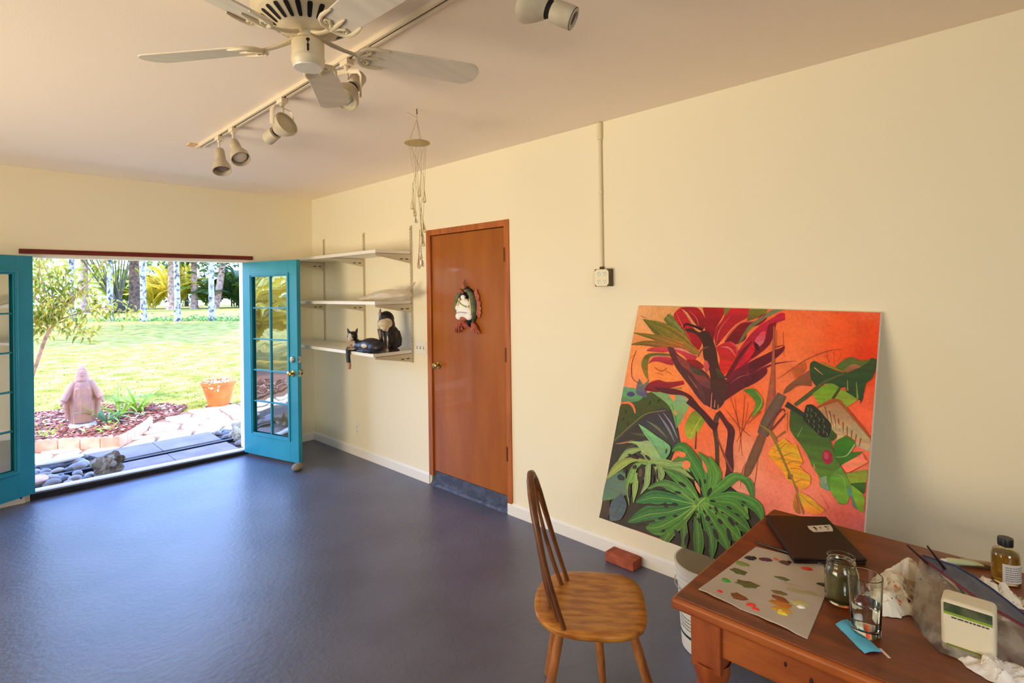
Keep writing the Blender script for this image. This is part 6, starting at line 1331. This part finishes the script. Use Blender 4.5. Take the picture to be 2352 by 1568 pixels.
DB = [(-1.022, -5.097, .017, .75, (30, 28, 40)), (-1.012, -5.107, .009, .8, (18, 16, 26)), (-.997, -5.137, .018, .75, (76, 40, 62)), (-.975, -5.160, .009, .6, (206, 96, 70)), (-.979, -5.190, .017, .8, (84, 54, 42)), (-.966, -5.199, .008, .7, (62, 34, 26)), (-.972, -5.253, .016, .65, (222, 52, 44)), (-1.075, -5.092, .022, .6, (120, 150, 62)), (-1.128, -5.103, .024, .65, (78, 94, 40)), (-1.206, -5.095, .014, .8, (58, 158, 52)), (-1.184, -5.150, .033, .62, (88, 94, 40)), (-1.082, -5.215, .020, .5, (84, 98, 54)), (-1.041, -5.312, .016, .5, (38, 50, 42)),
      (-1.279, -5.108, .010, .8, (232, 40, 46)), (-1.268, -5.156, .026, .72, (132, 70, 36)), (-1.284, -5.198, .013, .6, (240, 44, 36)), (-1.296, -5.214, .012, .55, (238, 52, 40)), (-1.168, -5.234, .020, .5, (122, 98, 52)), (-1.200, -5.246, .024, .5, (140, 66, 28)), (-1.224, -5.254, .030, .55, (200, 120, 30)), (-1.252, -5.264, .026, .6, (224, 160, 44)), (-1.268, -5.272, .016, .6, (246, 220, 60)), (-1.262, -5.266, .007, .7, (250, 240, 180)), (-1.188, -5.294, .024, .7, (204, 196, 132)), (-1.204, -5.300, .010, .8, (250, 248, 236)), (-1.10, -5.25, .030, .25, (184, 160, 128)), (-1.12, -5.28, .040, .3, (172, 162, 120))]
for i, (x, y, r_, e, col) in enumerate(DB):
    V = []; F = []; rr = random.Random(i); na = 18; z0 = .7436; hgt = .0022 + (.002 if r_ < .018 else 0) - (.0018 if i > 24 else 0); rot = rr.uniform(-.5, .2) + 1.9
    V.append((x, y, z0 + hgt))
    for k, (rk, zk) in enumerate(((.55, hgt * .9), (1.0, 0))):
        for j in range(na):
            a = 2 * PI * j / na; q = r_ * rk * (1 + (rr.uniform(-.22, .22) if k else rr.uniform(-.05, .05))); px, py = q * math.cos(a), q * e * math.sin(a)
            V.append((x + px * math.cos(rot) - py * math.sin(rot), y + px * math.sin(rot) + py * math.cos(rot), z0 + zk + rr.uniform(0, .0006)))
    F = [(0, 1 + j, 1 + (j + 1) % na) for j in range(na)] + [(1 + j, 1 + na + j, 1 + na + (j + 1) % na, 1 + (j + 1) % na) for j in range(na)]
    MB().add(V, F).build('paint_dab', mat('oil_paint_%d_%d_%d' % col, col, .35, bump=.5, bscale=160, bdist=.003), t, world=True)

# ---------------------------------------------------------------- laptop, brush beside the palette
t = thing('laptop', 'closed thin black laptop with a small white sticker, on the far end of the table', 'laptop', (-.758, -5.207, .7405))
lc = [(-.691, -5.031), (-.554, -5.202), (-.822, -5.383), (-.966, -5.212)]; lm_ = [(p[0] + .758, p[1] + 5.207) for p in lc]
LAP = mat('matt_black_laptop', (36, 20, 16), .45, spec=.4)
MB().prism([(p[0] * .985, p[1] * .985) for p in lm_][::-1], .010, Matrix.Translation((0, 0, .001))).build('laptop_base', LAP, t, smooth=False, bevel=.003)
MB().prism(lm_[::-1], .0095, Matrix.Translation((0, 0, .0125))).build('laptop_lid', LAP, t, smooth=False, bevel=.003)
q = MB(); q.prism([(p[0] + .758, p[1] + 5.207) for p in ((-.690, -5.176), (-.664, -5.198), (-.650, -5.210), (-.625, -5.232), (-.650, -5.246), (-.676, -5.254), (-.694, -5.236), (-.708, -5.226), (-.727, -5.206), (-.712, -5.188))], .0004, Matrix.Translation((0, 0, .0222))); stk = q.build('sticker', mat('white_sticker', (214, 206, 190), .5), t, smooth=False)
q = MB()
for (x, y, r_) in ((-.690, -5.200, .010), (-.675, -5.214, .006), (-.655, -5.226, .008), (-.668, -5.236, .005), (-.705, -5.208, .005), (-.645, -5.232, .004)): splat(q, x + .758, y + 5.207, .0226, r_, int(x * -1000), .6, .8, h=.0002)
q.build('sticker_print', BLACK, stk, smooth=False)
o = MB().tube([(-.900, -5.070, .7455), (-.906, -5.19, .746), (-.914, -5.300, .745)], [.003, .0052, .0040], 10).build('paint_brush', mat('dark_brush_handle', (40, 22, 18), .35)); tag(o, 'dark brush handle lying along the far edge of the palette card', 'paintbrush')

# ---------------------------------------------------------------- glass jar and tumbler
GL = mat('clear_glass', (246, 250, 244), .03, trans=1.0, ior=1.45); WATER = mat('clear_water', (250, 252, 250), .0, trans=1.0, ior=1.33); MURK = mat('murky_brush_water', (150, 142, 100), .15, trans=.45, ior=1.33, col2=(116, 104, 60), scale=9)
t = thing('mason_jar', 'wide-mouthed glass jar of murky grey green brush water', 'jar', (-1.090, -5.372, .7405))
MB().lathe([(0, 0), (.036, 0), (.0405, .006), (.0415, .02), (.0415, .085), (.038, .097), (.0345, .102), (.0345, .104), (.0365, .105), (.0365, .108), (.0345, .1095), (.0345, .113), (.0360, .114), (.0350, .125), (.0335, .1265), (.0315, .125), (.0315, .102), (.0345, .096), (.0385, .084), (.0385, .02), (.036, .008), (0, .006)], 40, caps=False).build('glass', GL, t)
MB().lathe([(0, .0068), (.0355, .0085), (.0380, .02), (.0380, .083), (.036, .0905), (.0, .0905)], 32, caps=False).build('murky_water', MURK, t)
MB().lathe([(0, .0072), (.0372, .010), (.0376, .022), (.030, .026), (0, .027)], 28, caps=False).build('sediment', mat('olive_sediment', (74, 70, 28), .9), t)
t = thing('drinking_glass', 'tall faceted drinking glass half full of clear water, in front of the jar', 'glass', (-1.208, -5.452, .7405))
fac = lambda an, z: 1 + (.045 * abs(math.cos(an * 4)) - .03) * (1 if z < .115 else max(0, 1 - (z - .115) / .012)) * (1 if z < .14 else 0)
MB().lathe([(0, 0), (.029, 0), (.0325, .004), (.0335, .02), (.0365, .09), (.0385, .128), (.0395, .146), (.0385, .1475), (.0372, .146), (.0362, .128), (.034, .09), (.0305, .022), (.028, .018), (0, .0175)], 64, caps=False, ring=fac).build('glass', GL, t)
MB().lathe([(0, .0182), (.0278, .0186), (.0302, .0225), (.0330, .078), (0, .078)], 40, caps=False).build('water', WATER, t)

# ---------------------------------------------------------------- folded blue paper
t = MB(); P0 = [Vector(p) for p in ((-1.222, -5.388, .7408), (-1.180, -5.406, .7408), (-1.270, -5.496, .7408), (-1.303, -5.468, .7408))]; n = 10; V = []
for i in range(n + 1):
    for j in range(5):
        p = P0[0].lerp(P0[3], i / n).lerp(P0[1].lerp(P0[2], i / n), j / 4); p.z += .0025 + .006 * math.sin(PI * j / 4) * (.55 + .45 * math.sin(i * .9)) + .0015 * noise.noise(p * 60); V.append(p)
m_ = n * 5 + 5; V += [(p.x, p.y, p.z - .0022) for p in V]
F = [(i * 5 + j, (i + 1) * 5 + j, (i + 1) * 5 + j + 1, i * 5 + j + 1) for i in range(n) for j in range(4)]; F = F + [tuple(k + m_ for k in f[::-1]) for f in F]
for i in range(n): F += [((i + 1) * 5, i * 5, i * 5 + m_, (i + 1) * 5 + m_), (i * 5 + 4, (i + 1) * 5 + 4, (i + 1) * 5 + 4 + m_, i * 5 + 4 + m_)]
for j in range(4): F += [(j, j + 1, j + 1 + m_, j + m_), (n * 5 + j + 1, n * 5 + j, n * 5 + j + m_, n * 5 + j + 1 + m_)]
o = t.add(V, F).build('blue_paper_strip', mat('sky_blue_paper', (84, 184, 226), .65, col2=(104, 198, 234), scale=14), smooth=True, ang=50); tag(o, 'folded strip of sky blue paper at the foot of the drinking glass', 'paper')
o = MB().box((-1.268, -5.502, .7412), (.034, .006, .0012), Matrix.Rotation(.75, 3, 'Z')).build('pink_scrap', mat('pale_pink_paper', (236, 206, 188), .7), smooth=False); tag(o, 'tiny pale pink paper scrap by the blue paper strip', 'paper scrap')

# ---------------------------------------------------------------- crumpled stained paper towels
def crumple(name, label, cx, cy, rx, ry, hz, seed, mat_, rz=0, freq=13):
    n = 54; V = []; o3 = Vector((seed * 3.1, seed * 1.7, 0))
    for i in range(n):
        for j in range(n):
            u, v = i / (n - 1) * 2 - 1, j / (n - 1) * 2 - 1; x, y = u * math.sqrt(1 - v * v / 2), v * math.sqrt(1 - u * u / 2); r_ = math.hypot(x, y)
            e = 1 + .30 * noise.noise(Vector((math.cos(math.atan2(y, x)) * 2.1, math.sin(math.atan2(y, x)) * 2.1, seed)))
            q = Vector((x * rx * e, y * ry * e, 0)); h_ = 0
            for fq, am in ((freq * 2.2, .55), (freq * 5.0, .42)):
                pt = noise.voronoi(q * fq + o3)[1][0]; dv = noise.noise_vector(pt * 3.3); h_ += am * dv.dot(q * fq + o3 - pt) / fq
            z = hz * (1 - r_ ** 2.6) * (.72 + .5 * noise.noise(q * freq + o3)) + h_ * 1.5 * (1 - r_ ** 6) + .004 * (1 - r_)
            q += Vector((noise.noise(q * freq * 2.2 + o3 * 3), noise.noise(q * freq * 2.2 - o3 * 2), 0)) * .014 * (1 - r_ ** 3); V.append((q.x, q.y, max(.001, z)))
    b = MB().add(V, [(i * n + j, (i + 1) * n + j, (i + 1) * n + j + 1, i * n + j + 1) for i in range(n - 1) for j in range(n - 1)])
    o = b.build(name, mat_, ang=14); s_ = o.modifiers.new('thick', 'SOLIDIFY'); s_.thickness = .0012; o.location = (cx, cy, .741); o.rotation_euler = (0, 0, rz); tag(o, label, 'paper towel'); return o
def stained(name, base, stains):
    m = mat(name, base, .85, bump=.4, bscale=60, bdist=.003); n = m.node_tree; b = n.nodes['Principled BSDF']; tc = n.nodes.new('ShaderNodeTexCoord'); prev = None
    for k, (col, sc, lo, off) in enumerate(stains):
        mp = n.nodes.new('ShaderNodeMapping'); mp.inputs['Location'].default_value = (off, off * 2, off * .5); tx = n.nodes.new('ShaderNodeTexNoise'); tx.inputs['Scale'].default_value = sc; tx.inputs['Detail'].default_value = 3
        n.links.new(tc.outputs['Object'], mp.inputs[0]); n.links.new(mp.outputs[0], tx.inputs['Vector']); mr = n.nodes.new('ShaderNodeMapRange'); mr.inputs[1].default_value = lo; mr.inputs[2].default_value = lo + .04; n.links.new(tx.outputs[0], mr.inputs[0])
        mx = n.nodes.new('ShaderNodeMix'); mx.data_type = 'RGBA'; n.links.new(mr.outputs[0], mx.inputs[0])
        if prev is None: mx.inputs[6].default_value = (*lin(base), 1)
        else: n.links.new(prev, mx.inputs[6])
        mx.inputs[7].default_value = (*lin(col), 1); prev = mx.outputs[2]
    n.links.new(prev, b.inputs['Base Color']); return m
ST1 = stained('stained_towel', (232, 220, 192), [((206, 176, 136), 24, .55, 3.1), ((70, 26, 24), 34, .62, 7.7), ((24, 110, 92), 22, .65, 1.3), ((222, 120, 90), 34, .64, 5.2)])
ST2 = stained('stained_towel_pale', (240, 232, 212), [((206, 182, 146), 22, .56, 9.1), ((84, 34, 30), 40, .63, 2.7), ((60, 120, 110), 30, .66, 4.4)])
crumple('paper_towel', 'crumpled paint-stained paper towel heaped between the jar and the zip bag', -.965, -5.475, .105, .060, .055, 3, ST1, .25)
crumple('paper_towel', 'crumpled stained paper towel lying behind the drinking glass, nearest the table middle', -1.045, -5.460, .055, .045, .045, 8, ST2, .9)
crumple('paper_towel', 'pale paper towel bunched up against the left end of the zip bag', -.865, -5.490, .060, .040, .075, 13, ST2, 1.6)
crumple('paper_towel', 'crumpled white paper towel behind the zip bag, beside the amber bottle', -.775, -5.655, .10, .045, .040, 17, ST2, 1.45)
crumple('paper_towel', 'clean white paper towel cut by the bottom corner of the frame', -1.175, -5.715, .045, .080, .030, 23, mat('clean_paper_towel', (240, 238, 236), .85, col2=(226, 214, 198), scale=16, bump=.4, bscale=60), .15)

# ---------------------------------------------------------------- zip bag with a tub and brushes
tb = thing('plastic_tub', 'pale tub with a green striped label standing inside the zip bag', 'tub', (-1.128, -5.648, .743))
TUBM = mat('pale_tub_plastic', (222, 212, 184), .45); body = MB()
ol = [(-.034, -.050), (.034, -.050), (.034, .050), (-.034, .050)]
body.prism(ol, .122, Matrix.Translation((0, 0, 0))); body.build('tub_body', TUBM, tb, bevel=.010, seg=3)
MB().box2((-.0352, -.044, .096), (-.0343, .044, .116)).build('label_band', mat('dark_green_label', (46, 62, 34), .6, col2=(84, 92, 62), scale=40), tb, smooth=False)
MB().box2((-.0352, -.044, .090), (-.0343, .044, .096)).build('label_stripe', mat('lime_label', (128, 160, 40), .6), tb, smooth=False)
MB().box2((-.0352, -.044, .008), (-.0343, .040, .020)).build('label_stripe', mat('olive_label', (120, 122, 30), .6), tb, smooth=False)
q = MB(); rr = random.Random(4); y = -.038
while y < .03:
    w_ = rr.uniform(.004, .011); q.box2((-.0352, y, .0835), (-.0346, y + w_, .0865)); y += w_ + .002
q.build('label_print', mat('grey_print', (70, 62, 50), .7), tb, smooth=False, kind='stuff')
zb = thing('zip_bag', 'open clear zip-top plastic bag with a red seal, holding a pale tub and brushes', 'bag', (-1.03, -5.64, .741))
FILM = glassmat('clear_bag_film', (240, 240, 236), .12, mirror=.03); FILM2 = glassmat('blue_grey_bag_film', (170, 178, 196), .15, mirror=.06)
def cloudy(m, col, amt, scale, lo):
    """milky creases in a plastic film"""
    n = m.node_tree; out = n.nodes['Material Output']; src = out.inputs[0].links[0].from_socket; d = n.nodes.new('ShaderNodeBsdfDiffuse'); d.inputs[0].default_value = (*lin(col), 1); tr = n.nodes.new('ShaderNodeBsdfTranslucent'); tr.inputs[0].default_value = (*lin(col), 1)
    m1 = n.nodes.new('ShaderNodeMixShader'); m1.inputs[0].default_value = .4; n.links.new(d.outputs[0], m1.inputs[1]); n.links.new(tr.outputs[0], m1.inputs[2])
    tc = n.nodes.new('ShaderNodeTexCoord'); tx = n.nodes.new('ShaderNodeTexNoise'); tx.inputs['Scale'].default_value = scale; tx.inputs['Detail'].default_value = 6; n.links.new(tc.outputs['Object'], tx.inputs['Vector'])
    mr = n.nodes.new('ShaderNodeMapRange'); mr.inputs[1].default_value = .42; mr.inputs[2].default_value = .66; mr.inputs[3].default_value = lo; mr.inputs[4].default_value = amt; n.links.new(tx.outputs[0], mr.inputs[0])
    m2 = n.nodes.new('ShaderNodeMixShader'); n.links.new(mr.outputs[0], m2.inputs[0]); n.links.new(src, m2.inputs[1]); n.links.new(m1.outputs[0], m2.inputs[2]); n.links.new(m2.outputs[0], out.inputs[0])
cloudy(FILM, (232, 224, 206), .55, 18, .10); cloudy(FILM2, (120, 128, 150), .80, 14, .50)
S_ = [((-1.055, -5.525, .742), (-.955, -5.534, .868), (-.947, -5.539, .870), (-.925, -5.530, .742)), ((-1.125, -5.558, .742), (-.996, -5.586, .854), (-.930, -5.608, .858), (-.90, -5.60, .742)), ((-1.178, -5.597, .742), (-1.018, -5.625, .842), (-.936, -5.648, .844), (-.90, -5.66, .742)), ((-1.178, -5.700, .742), (-1.040, -5.672, .826), (-.946, -5.685, .828), (-.92, -5.72, .742)), ((-1.13, -5.80, .742), (-1.048, -5.745, .804), (-.966, -5.745, .796), (-.95, -5.80, .742)), ((-1.08, -5.86, .742), (-1.06, -5.84, .775), (-1.02, -5.85, .77), (-1.0, -5.86, .742))]
def sheet(ia, ib, nn, bulge, seed):
    V = []; M_ = 40
    for i in range(M_ + 1):
        f = i / M_ * (len(S_) - 1); k = min(len(S_) - 2, int(f)); w_ = f - k
        a = Vector(S_[k][ia]).lerp(Vector(S_[k + 1][ia]), w_); c_ = Vector(S_[k][ib]).lerp(Vector(S_[k + 1][ib]), w_)
        for j in range(nn + 1):
            p = a.lerp(c_, j / nn); s0 = math.sin(PI * j / nn); p += Vector((-1, 0, .3)) * (bulge * s0) + Vector((1, .3, .8)) * (.014 * s0 * noise.noise(p * 22 + Vector((seed, 0, 0)))) + Vector((.6, 0, .6)) * (.006 * s0 * noise.noise(p * 60)); p.z = max(.742, p.z); V.append(p)
    return V, [(i * (nn + 1) + j, (i + 1) * (nn + 1) + j, (i + 1) * (nn + 1) + j + 1, i * (nn + 1) + j + 1) for i in range(M_) for j in range(nn)]
MB().add(*sheet(0, 1, 12, .018, 1)).build('front_film', FILM, zb, world=True)
MB().add(*sheet(2, 3, 10, -.02, 2)).build('back_film', FILM, zb, world=True)
MB().add(*sheet(1, 2, 8, .0, 3)).build('mouth_film', FILM2, zb, world=True, label='blue grey upper band of film')
zp = [Vector(s_[1]) for s_ in S_]; zp = [zp[k].lerp(zp[k + 1], j / 6) for k in range(5) for j in range(6)]
MB().tube([p + Vector((-.001, 0, .001)) for p in zp], .0019, 6).build('red_seal', mat('dark_red_seal', (126, 36, 60), .4), zb, world=True)
MB().tube([p + Vector((.006, 0, .002)) for p in zp], .0012, 6).build('red_seal', bpy.data.materials['dark_red_seal'], zb, world=True)
lp = [Vector(s_[2]) for s_ in S_]; lp = [lp[k].lerp(lp[k + 1], j / 6) for k in range(5) for j in range(6)]
MB().tube([p + Vector((0, 0, .0012)) for p in lp], .0022, 6).build('blue_lip', mat('blue_bag_lip', (44, 54, 96), .4), zb, world=True)
for a, c_, lab in (((-1.056, -5.520, .930), (-.83, -5.60, .75), 'dark brush handle poking out of the zip bag, tilted to the left'), ((-1.027, -5.559, .930), (-.87, -5.63, .75), 'dark brush handle poking out of the zip bag, more upright')):
    a, c_ = Vector(a), Vector(c_); o = MB().tube([a, a.lerp(c_, .3), c_], [.0022, .0034, .0040], 8).build('paint_brush', bpy.data.materials['dark_brush_handle']); tag(o, lab, 'paintbrush')

# ---------------------------------------------------------------- amber bottle, tubes
t = thing('solvent_bottle', 'black-capped bottle of amber liquid with a white label, at the far table edge', 'bottle', (-.652, -5.700, .7405), rz=.2)
MB().lathe([(0, 0), (.031, 0), (.0335, .004), (.0335, .078), (.030, .090), (.018, .100), (.0165, .104), (.0165, .112), (.0145, .112), (.0145, .103), (.028, .0885), (.0315, .077), (.0315, .006), (0, .004)], 36, caps=False).build('glass', mat('bottle_glass', (244, 236, 206), .04, trans=1.0, ior=1.45), t)
MB().lathe([(0, .0048), (.0308, .0065), (.0311, .076), (.0285, .086), (0, .086)], 30, caps=False).build('amber_oil', mat('amber_oil', (206, 160, 66), .02, trans=.9, ior=1.4), t)
MB().lathe([(.0176, .106), (.0186, .107), (.0186, .126), (.0176, .128), (0, .128)], 36, caps=False, ring=lambda an, z: 1 + .02 * math.sin(an * 30)).build('cap', BLACK, t)
q = MB(); na = 20; V = []
for k in range(na + 1):
    a = 2.75 + 2.0 * k / na
    for z in (.008, .062): V.append((.0339 * math.cos(a), .0339 * math.sin(a), z))
q.add(V, [(2 * k, 2 * k + 2, 2 * k + 3, 2 * k + 1) for k in range(na)]); lb = q.build('label', mat('white_label', (226, 220, 214), .6), t)
q = MB(); rr = random.Random(9)
for r_ in range(7):
    a = 2.95
    while a < 4.5:
        w_ = rr.uniform(.05, .16); V = [(.0341 * math.cos(x), .0341 * math.sin(x), z) for x in (a, a + w_) for z in (.014 + r_ * .0062, .0166 + r_ * .0062)]; q.add(V, [(0, 2, 3, 1)]); a += w_ + .035
q.build('label_print', mat('grey_print_bottle', (120, 112, 106), .7), lb, smooth=False, kind='stuff')
def tube_(x, y, a, L, r_, m_, lab):
    T = Matrix.Translation((x, y, .7405 + r_)) @ Matrix.Rotation(a, 4, 'Z'); t = thing('paint_tube', lab, 'paint tube', (x, y, .7405)); T = Matrix.Rotation(a, 4, 'Z') @ Matrix.Translation((0, 0, r_))
    V = []; n = 14
    for i, (xx, ry, rz_) in enumerate(((-L / 2, r_ * 1.25, .0012), (-L / 4, r_ * 1.15, r_ * .55), (L * .3, r_, r_), (L * .42, r_ * .95, r_ * .95), (L * .47, r_ * .4, r_ * .4))):
        for k in range(n): an = 2 * PI * k / n; V.append(T @ Vector((xx, ry * math.cos(an), max(-r_, rz_ * math.sin(an)))))
    q = MB().add(V, [(i * n + k, i * n + (k + 1) % n, (i + 1) * n + (k + 1) % n, (i + 1) * n + k) for i in range(4) for k in range(n)] + [tuple(range(n - 1, -1, -1)), tuple(4 * n + k for k in range(n))]); q.build('tube_body', m_, t)
    MB().cyl(T @ Vector((L * .46, 0, 0)), T @ Vector((L * .58, 0, 0)), r_ * .6, n=12).build('cap', WHITEP, t, smooth=False)
tube_(-.625, -5.600, 2.1, .10, .011, mat('pale_green_tube', (196, 204, 160), .4), 'pale green paint tube lying at the far table edge behind the zip bag')
tube_(-.590, -5.645, -1.3, .11, .010, mat('tan_tube', (176, 150, 116), .4), 'tan paint tube lying beside the amber bottle')

# ---------------------------------------------------------------- bucket and brick on the floor
t = thing('plastic_bucket', 'white plastic bucket with printed label lines and a dark green stripe, under the table corner', 'bucket', (-.430, -4.700, 0))
BUC = mat('white_bucket_plastic', (236, 230, 214), .4)
MB().lathe([(0, 0), (.125, 0), (.130, .006), (.146, .30), (.150, .302), (.152, .312), (.149, .316), (.150, .33), (.154, .332), (.156, .342), (.152, .346), (.153, .372), (.158, .374), (.158, .382), (.150, .383), (.147, .372), (.141, .30), (.126, .012), (0, .010)], 56, caps=False).build('bucket_body', BUC, t)
def ringband(z0, z1, m_, nm, a0=0, a1=2 * PI, par=None, gap=.0008):
    n = 56; V = []
    for k in range(n + 1):
        a = a0 + (a1 - a0) * k / n
        for z in (z0, z1): r_ = .130 + (.146 - .130) * (z - .006) / .294 + gap; V.append((r_ * math.cos(a), r_ * math.sin(a), z))
    return MB().add(V, [(2 * k, 2 * k + 2, 2 * k + 3, 2 * k + 1) for k in range(n)]).build(nm, m_, par)
ringband(.068, .080, mat('dark_green_stripe', (22, 58, 52), .5), 'green_stripe', par=t)
q = MB(); rr = random.Random(2)
for r_ in range(11):
    z = .105 + r_ * .0155; a = 2.35
    if r_ in (4, 8): continue
    while a < 4.2:
        w_ = rr.uniform(.03, .10); R_ = .130 + .016 * (z - .006) / .294 + .0012; V = [(R_ * math.cos(x), R_ * math.sin(x), zz) for x in (a, a + w_) for zz in (z, z + .006)]; q.add(V, [(0, 2, 3, 1)]); a += w_ + .02
q.build('label_print', mat('grey_label_print', (150, 146, 136), .7), t, smooth=False, kind='stuff')
q = MB(); q.tube([(.157 * math.cos(a), .157 * math.sin(a), .335 - .06 * math.sin(a - .6)) for a in np.linspace(.6, .6 + PI, 18)], .0025, 6); q.build('wire_handle', NICKEL, t)
BR = mat('red_clay_brick', (178, 92, 62), .9, col2=(146, 70, 46), scale=16, detail=8, bump=.7, bscale=60, bdist=.006)
o = MB().blob((0, 0, 0), (1, 1, 1), 0, 0, 1); 
b = MB(); b.box((0, 0, .0285), (.092, .195, .057)); o = b.build('brick', BR, smooth=True, bevel=.006, seg=3); o.location = (-.066, -4.006, 0); o.rotation_euler = (0, 0, -.02); tag(o, 'single red clay brick on the floor against the baseboard', 'brick')
o = MB().blob((0, 0, 0), (.075, .047, .033), 40, .06, 4, 1.0).build('door_stop_stone', mat('speckled_grey_stone', (148, 138, 124), .75, col2=(112, 98, 82), scale=22, detail=8, bump=.2, bscale=60)); o.location = (-.600, -.885, .031); o.rotation_euler = (0, 0, .75); tag(o, 'smooth oval grey stone propping the open right teal door', 'stone')
